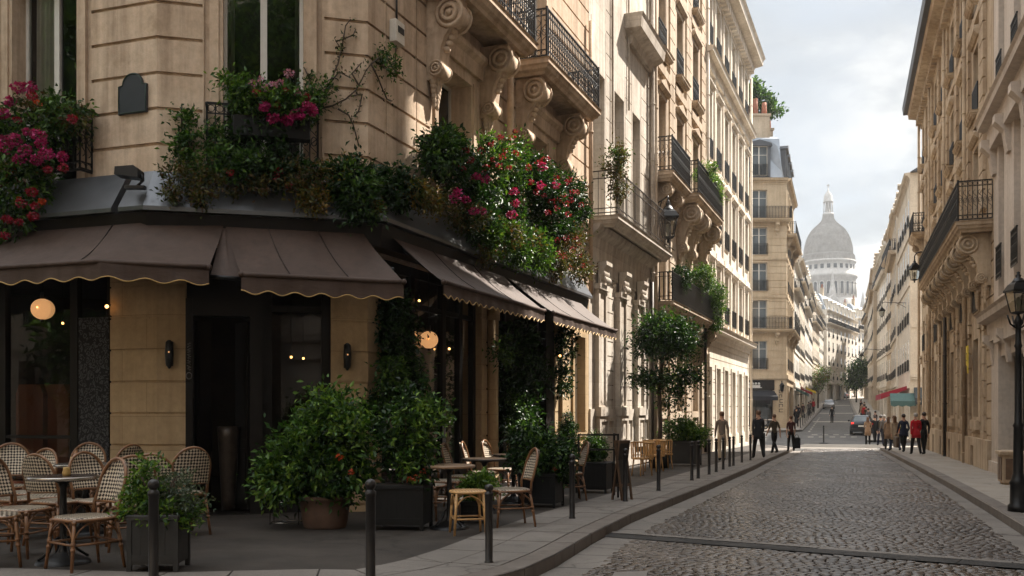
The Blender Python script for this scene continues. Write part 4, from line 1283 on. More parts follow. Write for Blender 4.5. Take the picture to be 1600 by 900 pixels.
awning('long brown street-side awning nearest the corner, its cloth catching the light', [W3(offS(0.15, 0.36), zt - 0.02), W3(offS(4.75, 0.36), zt - 0.02)],
       [W3(offS(-0.05, 1.32), zf - 0.05), W3(offS(4.45, 1.32), zf - 0.05)], 0.24, 0.235, arms=(0.06, 0.94), out=NL)
awning('brown street-side awning farther up the street beside the pale facade', [W3(offS(4.95, 0.36), zt - 0.02), W3(offS(9.9, 0.36), zt - 0.02)],
       [W3(offS(5.0, 1.32), zf - 0.03), W3(offS(9.7, 1.32), zf - 0.03)], 0.24, 0.235, arms=(0.06, 0.94), out=NL)

# ------------------------------------------------------------------ things on the cafe front
# enamel plaque with an arched top, no writing
pm = MAi.inverted() @ FLf
b = MB(); hw = 0.26
body = [(-hw, 0), (hw, 0), (hw, 0.42), (hw * 0.78, 0.43)] + [(hw * 0.72 * math.cos(a), 0.43 + 0.17 * math.sin(a)) for a in [PI * i / 12 for i in range(13)]] + [(-hw * 0.78, 0.43), (-hw, 0.42)]
pq = thing('street_plaque', 'dark arched enamel plaque, blank, fixed to the stone quoin', 'plaque')
pq.matrix_world = MA @ FLf @ Matrix.Translation((LF - 0.41, -0.01, 5.98))
b.prism(body, -0.03, 0.0, 'y'); b.build('plate', MAT['planter_grey'] if False else plain('plaque_blue', (0.022, 0.026, 0.036), 0.4, 0, 0.15, 5), pq)
b = MB(); b.tube([(x * 0.94, -0.035, 0.015 + z * 0.95) for x, z in body], 0.008, 4, True); b.build('rim', plain('plaque_green', (0.02, 0.05, 0.035), 0.4), pq)
# floodlight
fl_ = thing('floodlight', 'black wedge floodlight standing on the zinc fascia', 'floodlight', tuple(at(203, 278, 13.55)))
b = MB(); b.prism([(-0.17, 0.02), (0.16, -0.02), (0.16, 0.10), (0.10, 0.15), (-0.16, 0.13)], -0.14, 0.12, 'y'); b.build('housing', MAT['iron'], fl_)
b = MB(); b.tube([(0.1, 0.0, -0.12), (0.18, 0.02, -0.03), (0.16, 0.0, 0.05)], 0.02, 6); b.box(-0.06, 0.22, -0.05, 0.05, -0.16, -0.115); b.build('bracket', MAT['iron'], fl_)
# wall meter box with conduit
mb_ = thing('meter_box', 'small grey utility box with a conduit high on the cafe wall', 'utility box'); mb_.matrix_world = MA @ Matrix.Translation((0.82, 0, 7.55))
b = MB(); b.box(-0.15, 0.15, -0.13, 0, 0, 0.36, 0.012); b.build('housing', MAT['far_stone_b'], mb_)
b = MB(); b.box(-0.09, 0.11, -0.14, -0.131, 0.16, 0.26); b.build('window_plate', MAT['planter_grey'], mb_)
b = MB(); b.tube([(0.05, -0.03, 0.36), (0.05, -0.03, 0.9)], 0.018, 6); b.build('conduit', MAT['planter_grey'], mb_); b = MB(); b.tube([(0.05, -0.02, 0.0), (0.0, -0.02, -0.4)], 0.01, 5); b.build('conduit', MAT['planter_grey'], mb_)
# wall sconces on the piers
for (F, u, lab) in ((FC, 0.18, 'dark torch-shaped wall lamp on the stone pier left of the entrance'), (FC, 2.76, 'dark torch-shaped wall lamp on the stone pier right of the entrance')):
    o = thing('wall_lamp', lab, 'wall lamp', group='dark wall lamps on the cafe piers'); o.matrix_world = MA @ F @ Matrix.Translation((u, -0.01, 2.42))
    b = MB(); b.box(-0.05, 0.05, -0.03, 0, -0.18, 0.18); b.lathe([(0.012, -0.22), (0.05, -0.16), (0.062, 0.0), (0.05, 0.17), (0.02, 0.2), (0.001, 0.2)], (0, -0.075), 10); b.build('body', MAT['iron'], o)
    b = MB(); b.ball((0, -0.135, 0.02), 0.013, 8, 6); b.build('bulb', MAT['globe_glow'], o)
# globe lamps inside
def globe(px, py, Y, r, lab):
    p = at(px, py, Y); o = thing('globe_lamp', lab, 'lamp', tuple(p), group='glowing globe lamps in the cafe')
    b = MB(); b.ball((0, 0, 0), r, 20, 14, r * 0.93); b.build('shade', MAT['globe_glow'], o)
    b = MB(); b.tube([(0, 0, r * 0.92), (0, 0, r + 0.09)], 0.035, 8); b.tube([(0, 0, r), (0, 0, zA + 4.1 - p.z)], 0.008, 5); b.tube([(0, 0, -r * 0.92), (0, 0, -r - 0.03)], 0.03, 8); b.build('stem', MAT['iron'], o)
    b = MB(); b.ball((0, -r - 0.004, 0.01), 0.012, 8, 6); b.build('bulb', MAT['bulb_glow'], o)
globe(67, 483, 14.9, 0.175, 'round glowing globe lamp hanging in the left cafe window')
globe(670, 531, 16.9, 0.165, 'amber globe lamp hanging behind the ivy in the street window')
globe(641, 524, 18.6, 0.15, 'fainter amber globe farther inside behind the ivy')
for (px, py, Y, lab) in ((167, 479, 14.15, 'tiny spark-like sconce glowing above the lace panel'), (786, 551, 20.6, 'bare warm bulb glowing behind the climbing plant'), (875, 556, 22.4, 'small round warm bulb beside the last shop post')):
    p = at(px, py, Y); o = thing('bulb_lamp', lab, 'lamp', tuple(p))
    b = MB(); b.ball((0, 0, 0), 0.028, 10, 8); b.build('bulb', MAT['bulb_glow'], o)
    b = MB(); b.tube([(0, 0, -0.025), (0, 0, -0.12), (0.03, 0.08, -0.14)], 0.012, 6); b.tube([(0.0, -0.03, -0.05), (0.05, -0.05, -0.02), (0.07, -0.02, 0.03)], 0.006, 4); b.build('stem', MAT['iron'], o)
for (px, py, Y, lab) in ((98, 505, 16.2, 'added warm bulb glowing deep inside the left cafe window'), (455, 558, 16.4, 'added warm bulb glowing inside the window right of the entrance'), (474, 560, 17.0, 'second added warm bulb inside the window right of the entrance'), (702, 545, 17.6, 'added warm bulb between the mullions of the street window'), (655, 470, 16.6, 'small added warm bulb high under the street awning')):  # extra bulbs added to give the dark interior a warm glow
    p = at(px, py, Y); o = thing('bulb_lamp', lab, 'lamp', tuple(p))
    b = MB(); b.ball((0, 0, 0), 0.022, 8, 6); b.build('bulb', MAT['bulb_glow'], o)
    b = MB(); b.tube([(0, 0, 0.02), (0, 0, 0.1)], 0.016, 6); b.tube([(0, 0, 0.1), (0, 0, zA + 4.1 - p.z)], 0.005, 4); b.build('stem', MAT['iron'], o)
# banquette backs in the left window
for i, (px, py, wd) in enumerate(((52, 600, 0.55), (80, 600, 0.85))):
    p = at(px, 640, 15.2); o = thing('banquette', ['narrower orange padded seat back inside the left cafe window', 'wider orange padded seat back inside the left cafe window'][i], 'seat', (p.x, p.y, zA), angd(DF))
    b = MB(); b.prism([(-wd / 2, 0.5), (wd / 2, 0.5), (wd / 2, 1.85), (wd * 0.38, 2.0), (-wd * 0.38, 2.0), (-wd / 2, 1.85)], -0.08, 0.08, 'y'); b.build('backrest', MAT['orange_leather'], o)
    b = MB(); b.box(-wd / 2, wd / 2, -0.55, -0.08, 0.0, 0.5, 0.03); b.build('seat', MAT['orange_leather'], o)

# ------------------------------------------------------------------ planting on the ledges and balconies.  on(face, px, py, w): the point over that facade at that pixel
def on(P, D, Nn, px, py, w=0.0):
    r = (px - 800.0) / FPX; Q = P + Nn * w
    t = (r * Q.y - Q.x) / (D.x - r * D.y); p = Q + D * t
    return Vector((p.x, p.y, EYE + (HOR - py) / FPX * p.y))
def onF(px, py, w=0.3): return on(P1w, DF, NF, px, py, w)
def onC(px, py, w=0.3): return on(P1w, DC, NC, px, py, w)
def onS(px, py, w=0.3): return on(P2w, DL, NL, px, py, w)
def plant(name, label, cat, parts, group=None, flowers=(), stems=None, planter=None):
    """parts: (mat, leaf, density, [(point, rx, ry, rz, weight)...]); flowers: (mat, [points], radius, petals, petal size)"""
    base = parts[0][3][0][0].copy()
    o = thing(name, label, cat, tuple(base), 0, group)
    for (mat, leaf, dens, bl) in parts:
        foliage('foliage', o, [((p - base).x, (p - base).y, (p - base).z, rx * 1.08, ry, rz * 1.08, wt) for (p, rx, ry, rz, wt) in bl], dens * 1.2, leaf * 1.22, mat, leaf * 1.1)
    for (mat, pts, r, n, pet) in flowers:
        blossoms('blossoms', o, [tuple(p - base) for p in pts], r, n, mat, pet)
    if stems:
        b = MB(Matrix.Translation(-base))
        for s in stems: b.tube(s, [0.012 + 0.006 * (1 - i / len(s)) for i in range(len(s))], 5)
        b.build('stem', MAT['bark'], o)
    return o
def spray(face, pts, w0=0.35, dw=0.15): return [face(px, py, w0 + rnd.uniform(-dw, dw)) for px, py in pts]

plant('geranium', 'magenta and red geraniums spilling over the left window balcony', 'geranium', [
    ('leaf_mid', 0.085, 900, [(onF(40, 215, 0.45), 0.62, 0.3, 0.55, 1.6), (onF(95, 180, 0.4), 0.32, 0.25, 0.25, 0.6), (onF(35, 290, 0.55), 0.42, 0.28, 0.42, 1.1), (onF(8, 340, 0.6), 0.3, 0.25, 0.28, 0.6), (onF(-40, 230, 0.5), 0.6, 0.3, 0.6, 1.2)]),
    ('leaf_olive', 0.07, 420, [(onF(60, 165, 0.4), 0.35, 0.2, 0.16, 0.7), (onF(120, 190, 0.35), 0.24, 0.16, 0.16, 0.5), (onF(30, 270, 0.6), 0.4, 0.22, 0.3, 0.6)])],
    flowers=[('petal_magenta', spray(onF, [(28, 137), (45, 137), (15, 158), (5, 178), (44, 206), (0, 218), (22, 218), (60, 212), (72, 240), (97, 245), (40, 235), (57, 250), (65, 225), (10, 232), (30, 250)], 0.75, 0.05), 0.095, 130, 0.045),
             ('petal_red', spray(onF, [(50, 150), (27, 188), (113, 186), (75, 265), (100, 262), (50, 300), (33, 318), (55, 322), (52, 338), (10, 342), (30, 347), (8, 368), (15, 345)], 0.78, 0.05), 0.07, 90, 0.04),
             ('petal_orange', spray(onF, [(60, 160), (30, 312), (20, 265), (66, 315)], 0.74, 0.04), 0.05, 50, 0.035)])
plant('geranium', 'pink and magenta geraniums in the box of the middle window', 'geranium', [
    ('leaf_mid', 0.075, 900, [(onC(425, 165, 0.42), 0.52, 0.2, 0.24, 1.4), (onC(390, 150, 0.42), 0.24, 0.18, 0.2, 0.5), (onC(470, 165, 0.42), 0.26, 0.2, 0.24, 0.6)]),
    ('leaf_bright', 0.07, 500, [(onC(362, 130, 0.38), 0.12, 0.1, 0.16, 0.4), (onC(425, 150, 0.55), 0.45, 0.15, 0.12, 0.6)]),
    ('leaf_dark', 0.085, 600, [(onC(400, 215, 0.40), 0.42, 0.16, 0.26, 0.6)])],
    flowers=[('petal_magenta', spray(onC, [(414, 165), (427, 185), (449, 188), (467, 178), (479, 166), (489, 175), (461, 180), (412, 168), (486, 170)], 0.66, 0.04), 0.08, 130, 0.042),
             ('petal_pink', spray(onC, [(407, 126), (425, 134), (452, 115), (395, 130), (437, 130), (415, 138), (465, 145)], 0.6, 0.05), 0.06, 60, 0.04),
             ('petal_red', spray(onC, [(480, 152), (445, 142), (434, 165), (402, 145)], 0.64, 0.04), 0.055, 60, 0.035)])
bx = thing('window_box', 'dark window box carrying the geraniums of the middle window', 'window box', tuple(onC(425, 200, 0.36)), angd(DC))
b = MB(); b.box(-0.55, 0.55, -0.11, 0.11, -0.16, 0.13, 0.012); b.build('box', MAT['planter_black'], bx)
b = MB(); b.box(-0.53, 0.53, -0.095, 0.095, 0.131, 0.137); b.build('soil', MAT['soil'], bx)
plant('ivy', 'trailing ivy hanging left of the middle window', 'ivy', [
    ('leaf_mid', 0.07, 520, [(onC(290, 195, 0.12), 0.16, 0.08, 0.25, 0.5), (onC(300, 235, 0.2), 0.28, 0.14, 0.3, 0.9), (onC(330, 215, 0.28), 0.22, 0.14, 0.24, 0.6), (onC(345, 255, 0.36), 0.4, 0.18, 0.25, 1.2)]),
    ('leaf_olive', 0.06, 500, [(onC(275, 280, 0.42), 0.2, 0.12, 0.2, 0.6), (onC(320, 285, 0.48), 0.26, 0.1, 0.22, 0.9), (onC(318, 310, 0.52), 0.16, 0.06, 0.16, 0.5), (onC(265, 300, 0.5), 0.13, 0.06, 0.12, 0.4)])],
    stems=[[onC(300, 280, 0.1), onC(292, 240, 0.06), onC(284, 200, 0.04), onC(284, 165, 0.03)]])
plant('ivy', 'mixed green and bronze creeper lying along the zinc fascia under the middle window', 'ivy', [
    ('leaf_dark', 0.075, 700, [(onC(395, 262, 0.38), 0.5, 0.2, 0.2, 1.4), (onC(455, 270, 0.4), 0.4, 0.2, 0.2, 1.1)]),
    ('leaf_mid', 0.07, 500, [(onC(385, 255, 0.5), 0.42, 0.14, 0.16, 0.8)]),
    ('leaf_olive', 0.06, 600, [(onC(440, 275, 0.52), 0.4, 0.12, 0.18, 0.9), (onC(390, 290, 0.5), 0.3, 0.1, 0.12, 0.5), (onC(480, 290, 0.55), 0.2, 0.1, 0.22, 0.7)])],
    flowers=[('petal_red', spray(onC, [(435, 268), (430, 275), (452, 290), (360, 270)], 0.62, 0.04), 0.06, 40, 0.03)])
plant('creeper', 'thick dark green creeper draped over the fascia right of the middle window', 'creeper', [
    ('leaf_dark', 0.08, 900, [(onC(545, 280, 0.42), 0.36, 0.22, 0.28, 1.6), (onC(560, 315, 0.5), 0.27, 0.14, 0.22, 0.9)]),
    ('leaf_mid', 0.075, 600, [(onC(550, 290, 0.58), 0.34, 0.12, 0.3, 1.0), (onC(575, 325, 0.56), 0.14, 0.08, 0.2, 0.4)]),
    ('leaf_yellow', 0.06, 500, [(onC(475, 305, 0.56), 0.13, 0.08, 0.2, 0.5), (onC(500, 315, 0.56), 0.1, 0.07, 0.2, 0.4), (onC(585, 318, 0.6), 0.14, 0.06, 0.16, 0.3), (onC(520, 270, 0.5), 0.3, 0.1, 0.12, 0.5)])])
plant('creeper', 'yellowing creeper hanging where the fascia turns into the street', 'creeper', [
    ('leaf_dark', 0.08, 700, [(onS(612, 285, 0.42), 0.22, 0.24, 0.22, 1.0), (onS(635, 300, 0.5), 0.2, 0.22, 0.22, 0.9)]),
    ('leaf_yellow', 0.07, 600, [(onS(650, 302, 0.62), 0.16, 0.26, 0.18, 1.0), (onS(670, 318, 0.62), 0.14, 0.2, 0.14, 0.6)]),
    ('leaf_olive', 0.06, 500, [(onS(680, 315, 0.6), 0.18, 0.3, 0.16, 0.8), (onS(705, 335, 0.6), 0.14, 0.3, 0.2, 0.7)])])
plant('shrub', 'bushy dark green shrub below the first street window', 'shrub', [
    ('leaf_dark', 0.09, 900, [(onS(690, 245, 0.45), 0.34, 0.55, 0.42, 2.2), (onS(725, 270, 0.5), 0.3, 0.45, 0.4, 1.2)]),
    ('leaf_mid', 0.085, 600, [(onS(690, 235, 0.62), 0.26, 0.5, 0.35, 1.1)])],
    flowers=[('petal_red', spray(onS, [(728, 235), (735, 250), (722, 262)], 0.85, 0.05), 0.06, 50, 0.04)])
plant('bougainvillea', 'red flowering shrub rising against the downpipe', 'bougainvillea', [
    ('leaf_mid', 0.08, 900, [(onS(765, 265, 0.5), 0.28, 0.56, 0.56, 1.8), (onS(800, 255, 0.5), 0.3, 0.5, 0.5, 1.3)]),
    ('leaf_dark', 0.085, 900, [(onS(745, 330, 0.5), 0.34, 0.7, 0.45, 1.8), (onS(790, 320, 0.45), 0.3, 0.7, 0.45, 1.6)]),
    ('leaf_bright', 0.06, 300, [(onS(790, 240, 0.65), 0.2, 0.4, 0.3, 0.7)])],
    flowers=[('petal_red', spray(onS, [(752, 235), (768, 225), (782, 215), (800, 215), (806, 205), (790, 235), (770, 250), (760, 262), (780, 260), (795, 262), (805, 240), (752, 272), (742, 278), (785, 245), (812, 250)], 0.84, 0.16), 0.06, 30, 0.04),
             ('petal_magenta', spray(onS, [(715, 300), (728, 312), (740, 330), (752, 330), (758, 280), (745, 275), (710, 310)], 0.92, 0.05), 0.085, 80, 0.045)])
plant('bougainvillea', 'large crimson flowering bush at the far end of the cafe ledge', 'bougainvillea', [
    ('leaf_dark', 0.085, 900, [(onS(850, 295, 0.55), 0.34, 0.85, 0.46, 1.9), (onS(895, 300, 0.5), 0.28, 0.6, 0.4, 1.1), (onS(835, 270, 0.5), 0.3, 0.6, 0.35, 1.0)]),
    ('leaf_dark', 0.09, 900, [(onS(855, 340, 0.45), 0.4, 1.0, 0.5, 2.0), (onS(900, 330, 0.45), 0.3, 0.6, 0.4, 1.0)])],
    flowers=[('petal_red', spray(onS, [(826, 262), (838, 300), (855, 332), (893, 312), (842, 255), (850, 250), (856, 248), (870, 278), (885, 285), (890, 280), (895, 300), (850, 305), (862, 315), (870, 325), (885, 318), (902, 300), (908, 320), (880, 305), (830, 285), (872, 312), (888, 335)], 1.0, 0.2), 0.07, 34, 0.042),
             ('petal_magenta', spray(onS, [(847, 260), (806, 318), (800, 335), (845, 290), (868, 290), (803, 300)], 1.0, 0.06), 0.09, 80, 0.05)])
plant('fern', 'bright green ferny plant trailing over the street awning', 'fern', [
    ('leaf_mid', 0.08, 900, [(onS(800, 380, 0.6), 0.4, 0.85, 0.42, 2.2), (onS(765, 365, 0.58), 0.3, 0.6, 0.34, 1.1), (onS(838, 395, 0.62), 0.34, 0.8, 0.36, 1.5)]),
    ('leaf_olive', 0.07, 420, [(onS(790, 370, 0.78), 0.26, 0.7, 0.3, 1.0), (onS(830, 385, 0.8), 0.22, 0.6, 0.24, 0.7)]),
    ('leaf_olive', 0.07, 420, [(onS(735, 345, 0.6), 0.22, 0.4, 0.26, 0.9), (onS(760, 395, 0.62), 0.16, 0.4, 0.16, 0.5)])])
plant('shrub', 'russet berried shrub drooping at the end of the awnings', 'shrub', [
    ('leaf_olive', 0.07, 900, [(onS(890, 385, 0.6), 0.4, 0.75, 0.5, 2.0), (onS(905, 420, 0.6), 0.26, 0.5, 0.4, 1.0), (onS(868, 415, 0.62), 0.28, 0.6, 0.3, 1.0)]),
    ('leaf_dark', 0.075, 700, [(onS(880, 360, 0.5), 0.34, 0.7, 0.4, 1.2)])],
    flowers=[('petal_red', spray(onS, [(870, 375), (885, 372), (895, 390), (905, 400), (880, 400), (912, 415), (900, 372), (890, 418), (872, 395), (905, 380)], 1.0, 0.08), 0.08, 34, 0.03)])
# climbing rose on the bare wall: a branching stem with small leaves
def vine(label, strands, mats, leaf=0.07, per=46):
    base = strands[0][0]; o = thing('climbing_rose', label, 'climber', tuple(base))
    b = MB(Matrix.Translation(-base))
    P = []
    for s in strands:
        b.tube(s, [0.016 - 0.009 * i / len(s) for i in range(len(s))], 5)
        L = pline(s)
        for i in range(int(L.T * per)):
            q = L(rnd.uniform(0.03, 1)); P.append(q - base + Vector((rnd.gauss(0, 0.045), rnd.gauss(0, 0.03), rnd.gauss(0, 0.045))))
    b.build('stem', MAT['bark'], o)
    for k, mt in enumerate(mats):
        A = np.array([tuple(p) for i, p in enumerate(P) if i % len(mats) == k]); D = nrs.normal(size=A.shape); D[:, 1] -= 0.5; D /= np.linalg.norm(D, axis=1)[:, None]
        link('foliage', leaf_mesh('foliage', A, D, nrs.uniform(0.6, 1.2, len(A)) * leaf, mt), o)
    return o
vC = lambda *p: [onC(x, y, 0.06) if x < 574 else onS(x, y, 0.06) for x, y in p]
vine('thin climbing rose branching over the bare stone beside the middle window', [
    vC((500, 170), (520, 165), (540, 155), (555, 142), (565, 125), (572, 110), (580, 100)), vC((500, 170), (515, 130), (528, 100), (535, 70), (540, 40), (548, 30)),
    vC((548, 150), (566, 147), (560, 175), (552, 182)), vC((528, 170), (545, 180), (552, 195), (560, 225)), vC((560, 132), (550, 115), (565, 98)), vC((580, 100), (592, 90), (605, 92), (615, 108), (622, 118)),
    vC((580, 100), (590, 120), (598, 140), (605, 155), (612, 158)), vC((536, 80), (525, 65), (552, 55), (556, 45)), vC((515, 130), (530, 112), (548, 122)), vC((505, 165), (490, 140), (480, 115), (475, 105))],
    ('leaf_mid', 'leaf_olive', 'leaf_dark'))
plant('climber', 'leafy yellow-green tuft of the climbing rose', 'climber', [('leaf_mid', 0.06, 300, [(onS(602, 88, 0.1), 0.1, 0.12, 0.12, 0.6), (onS(612, 105, 0.1), 0.06, 0.08, 0.14, 0.3), (onC(500, 135, 0.1), 0.2, 0.08, 0.2, 0.8), (onC(488, 155, 0.12), 0.16, 0.08, 0.16, 0.6)])])
# ivy covering the pier and the posts at street level
plant('ivy', 'dark ivy climbing the stone pier right of the entrance up to the awning', 'ivy', [
    ('leaf_dark', 0.085, 900, [(onS(612, 480, 0.12), 0.22, 0.3, 0.32, 1.2), (onS(615, 540, 0.15), 0.26, 0.4, 0.4, 1.6), (onS(625, 600, 0.2), 0.3, 0.5, 0.4, 1.6), (onS(602, 640, 0.2), 0.28, 0.4, 0.4, 1.2), (onS(640, 515, 0.1), 0.1, 0.2, 0.16, 0.3)]),
    ('leaf_mid', 0.075, 420, [(onS(610, 590, 0.4), 0.2, 0.35, 0.3, 0.9), (onS(645, 570, 0.2), 0.12, 0.3, 0.3, 0.4)])],
    stems=[[onS(605, 790, 0.1), onS(606, 700, 0.06), onS(608, 600, 0.05), onS(606, 480, 0.05)]])
plant('climber', 'dark climbing plant covering the second street bay under the awning', 'climber', [
    ('leaf_dark', 0.10, 900, [(onS(810, 540, 0.2), 0.35, 0.9, 0.5, 1.9), (onS(800, 610, 0.2), 0.34, 0.7, 0.55, 1.7), (onS(830, 580, 0.2), 0.3, 0.8, 0.4, 1.2), (onS(810, 660, 0.3), 0.34, 0.7, 0.5, 1.4)]),
    ('leaf_mid', 0.085, 420, [(onS(815, 650, 0.55), 0.25, 0.6, 0.45, 1.0), (onS(785, 545, 0.4), 0.2, 0.3, 0.3, 0.5)])])
plant('climber', 'narrow strip of climber beside the last cafe post', 'climber', [
    ('leaf_dark', 0.09, 700, [(onS(884, 540, 0.2), 0.2, 0.5, 0.5, 1.0), (onS(880, 590, 0.2), 0.14, 0.3, 0.4, 0.6)])])

# ================================================================== the left row up the street
def bld(label, P, d, z):
    o = thing('building', label, 'building', (P[0], P[1], z), angd(d)); return o
# --- pale flat-fronted house (B)
pB = facL(11.78); zB = GZ(pB.y) - 0.02; B = bld('pale flat-fronted house between the cafe corner and the ornate tan house', pB, DL, zB)
LB = 7.08; op = [(0.35, 1.55), (2.6, 3.7), (4.75, 5.75)]
f = []
f += [(-1, 8, 5.5, 6.75, 0.05), (-1, 8, 0, 0.55, 0.10), (-1, 8, 0.55, 1.75, 0.05)]
for a, z in op:
    f += [(a - 0.14, a - 0.10, 7.0, 12.5, -0.03), (z + 0.10, z + 0.14, 7.0, 12.5, -0.03)]
for (a, z) in ((1.7, 2.5), (3.85, 4.65), (5.9, 7.0)):
    f += [(a, z, v, v + 0.03, -0.03) for v in np.arange(7.6, 14, 0.62)]
for u0_, u1_ in ((0.5, 1.35), (2.7, 3.55), (4.9, 5.75)):                    # pilasters
    f += [(u0_, u1_, 1.75, 5.1, 0.14), (u0_ + 0.14, u1_ - 0.14, 1.85, 5.0, 0.09), (u0_ - 0.08, u1_ + 0.08, 1.55, 1.8, 0.22), (u0_ - 0.04, u1_ + 0.04, 0.55, 1.55, 0.18), (u0_ + 0.12, u1_ - 0.12, 0.75, 1.4, 0.10), (u0_ + 0.26, u1_ - 0.26, 0.85, 1.3, 0.16), (u0_ - 0.06, u1_ + 0.06, 5.05, 5.2, 0.2)]
for u0_, u1_ in ((1.6, 2.45), (3.8, 4.65), (5.95, 6.9)):
    f += [(u0_, u1_, v, v + 0.035, -0.035) for v in np.arange(2.0, 5.4, 0.42)]
    f += [(u0_ + 0.1, u1_ - 0.1, 0.75, 1.4, 0.0)]
f += [(a, z, 7.0, 11.15, None) for a, z in op] + [(a, z, 15.5, 18.2, None) for a, z in op]
b = MB(); relief(b, 0, LB, -0.6, 20.5, f, 0.42); b.build('wall', MAT['pale_stone'], B)
for a, z in op:
    window(B, I4, a, z, 7.0, 11.15, 0.42, 'far_stone_b' if False else 'white_paint', 'pane_dark', 0, 1, 0.75); window(B, I4, a, z, 15.5, 18.2, 0.42)
shell(B, I4, LB, 9, -0.6, 20.5, 'pale_stone'); cornice(B, I4, 0, LB, 20.5, 'pale_stone')
cornice(B, I4, 0.02, LB - 0.02, 7.02, 'pale_stone', 0.9, [(-0.05, -0.9), (0.06, -0.9), (0.10, -0.6), (0.3, -0.45), (0.36, -0.3), (-0.05, -0.3)])
bo = balcony(B, I4, 0.25, LB + 0.1, 7.0, 0.75, 'pale_stone', 0, (), iron='iron_brown')
r = MB()                                                                    # plain rusty bar railing
for (a, z) in (((0.3, -0.7), (LB + 0.05, -0.7)), ((0.3, -0.7), (0.3, 0)), ((LB + 0.05, -0.7), (LB + 0.05, 0))):
    A, Z = Vector((*a, 0)), Vector((*z, 0)); L = (Z - A).length
    for h in (7.08, 7.2, 8.02, 8.22): r.bar(A + Vector((0, 0, h)), Z + Vector((0, 0, h)), 0.03, 0.025)
    n = int(L / 0.14)
    for i in range(n + 1):
        p = A + (Z - A) * i / n; r.bar(p + Vector((0, 0, 7.02)), p + Vector((0, 0, 8.22)), 0.016 if i % 7 else 0.03)
r.build('railing', MAT['iron_brown'], bo)
b = MB(); b.sweep([(0, 13.1), (0.12, 13.1), (0.2, 13.3), (0.5, 13.45), (0.55, 13.75), (0.6, 13.85), (0, 13.95)], [(4.3, 0.0), (4.3, -0.001), (LB, -0.001)])
b.build('cornice', MAT['pale_stone'], B)
for u in (0.925, 3.125, 5.325):
    b = MB(); b.prism([(0, 0), (0, -0.62), (-0.06, -0.62), (-0.10, -0.4), (-0.2, -0.16), (-0.24, -0.1), (-0.24, 0)], -0.3, 0.3, 'x')
    for i in range(5):
        for k in range(3): b.ball((-0.22 + 0.11 * i, -0.08 - 0.05 * (2 - k), -0.5 + 0.17 * k), 0.055, 6, 4, 0.09)
    b.build('capital', MAT['pale_stone'], B, Matrix.Translation((u, -0.08, 5.82)))
for u, v0_, v1_ in ((2.2, 9.5, 20), (4.1, 11.0, 14.5)): 
    b = MB(); b.tube([(u, -0.05, v0_), (u, -0.05, v1_), (u + 0.25, -0.05, v1_ + 0.3), (u + 0.25, -0.05, v1_ + 2)], 0.03, 6); b.build('conduit', MAT['pale_stone'], B)
downpipe(B, I4, LB - 0.15, 0, 20.3, 'pale_stone', 0.14, 0.07); downpipe(B, I4, 6.0, -0.1, 5.9, 'iron_brown', 0.34, 0.06)
# --- ornate tan house (C)
pC = facL(18.88); zC = GZ(pC.y) - 0.03; Cb = bld('ornate tan house with carved consoles, black balconies and a lantern', pC, DL, zC)
LCc = 10.3; cols = (1.75, 4.85, 8.1)
pil = ((0.05, 0.75), (2.85, 3.75), (5.95, 6.95), (9.35, 10.25))
ex = []
for a, z in pil:
    ex += [(a, z, -1, 21, 0.10)] + [(a, z, v, v + 0.05, 0.04) for v in np.arange(0.6, 21, 0.55)]
for c in cols:
    ex += [(c - 0.95, c + 0.95, v0_, v1_, 0.06) for v0_, v1_ in ((5.6, 9.2), (10.1, 13.4), (14.4, 17.4), (18.2, 20.4))]
    ex += [(c - 0.8, c + 0.8, 0.5, 4.6, 0.06), (c - 0.65, c + 0.65, 0.9, 1.5, 0.0)]
fl3 = [(1.75, 4.3), (5.75, 8.7), (10.2, 12.95), (14.55, 17.0), (18.4, 20.1)]
block(Cb, I4, LCc, -0.7, 21.4, 'tan_stone', cols, fl3, 1.15, 9, strings=((-1, 0.6, 0.12), (4.75, 5.2, 0.16), (9.3, 9.7, 0.14), (13.7, 14.0, 0.14), (17.6, 17.9, 0.12)),
      extra=ex, rail=1.0, heads={1: 0, 2: 1, 3: 2}, fine=True, railrows=(3, 4), surround=0.16, reveal=0.38, corn=1.2, dent=0.4)
balcony(Cb, I4, 0.3, 3.5, 9.95, 0.75, 'tan_stone', 1.2, (0.9, 2.7), (0.55, 1.1, 0.35))
balcony(Cb, I4, 4.0, 9.7, 9.95, 0.95, 'tan_stone', 1.25, (4.6, 6.4, 9.1), (0.8, 1.9, 0.5))
balcony(Cb, I4, 0.1, 10.2, 5.5, 0.8, 'tan_stone', 1.0, (0.6, 3.3, 6.4, 9.6), (0.6, 1.1, 0.36), fine=False)
for c in cols:
    for v in (14.5, 18.3):
        b = MB(); b.sweep(sc(SLAB, 0.8, v), [(c - 0.8, 0.0), (c - 0.8, -0.3), (c + 0.8, -0.3), (c + 0.8, 0.0)]); b.build('sill', MAT['tan_stone'], Cb)
downpipe(Cb, I4, 0.0, 0, 21, 'tan_stone', 0.2, 0.075); downpipe(Cb, I4, 9.3, 0.0, 9, 'iron_brown', 0.25, 0.06)
mansard(Cb, I4, LCc, 9, 21.4, 3.0, 'zinc_roof', (2, 5, 8), 'tan_stone', 0.9)
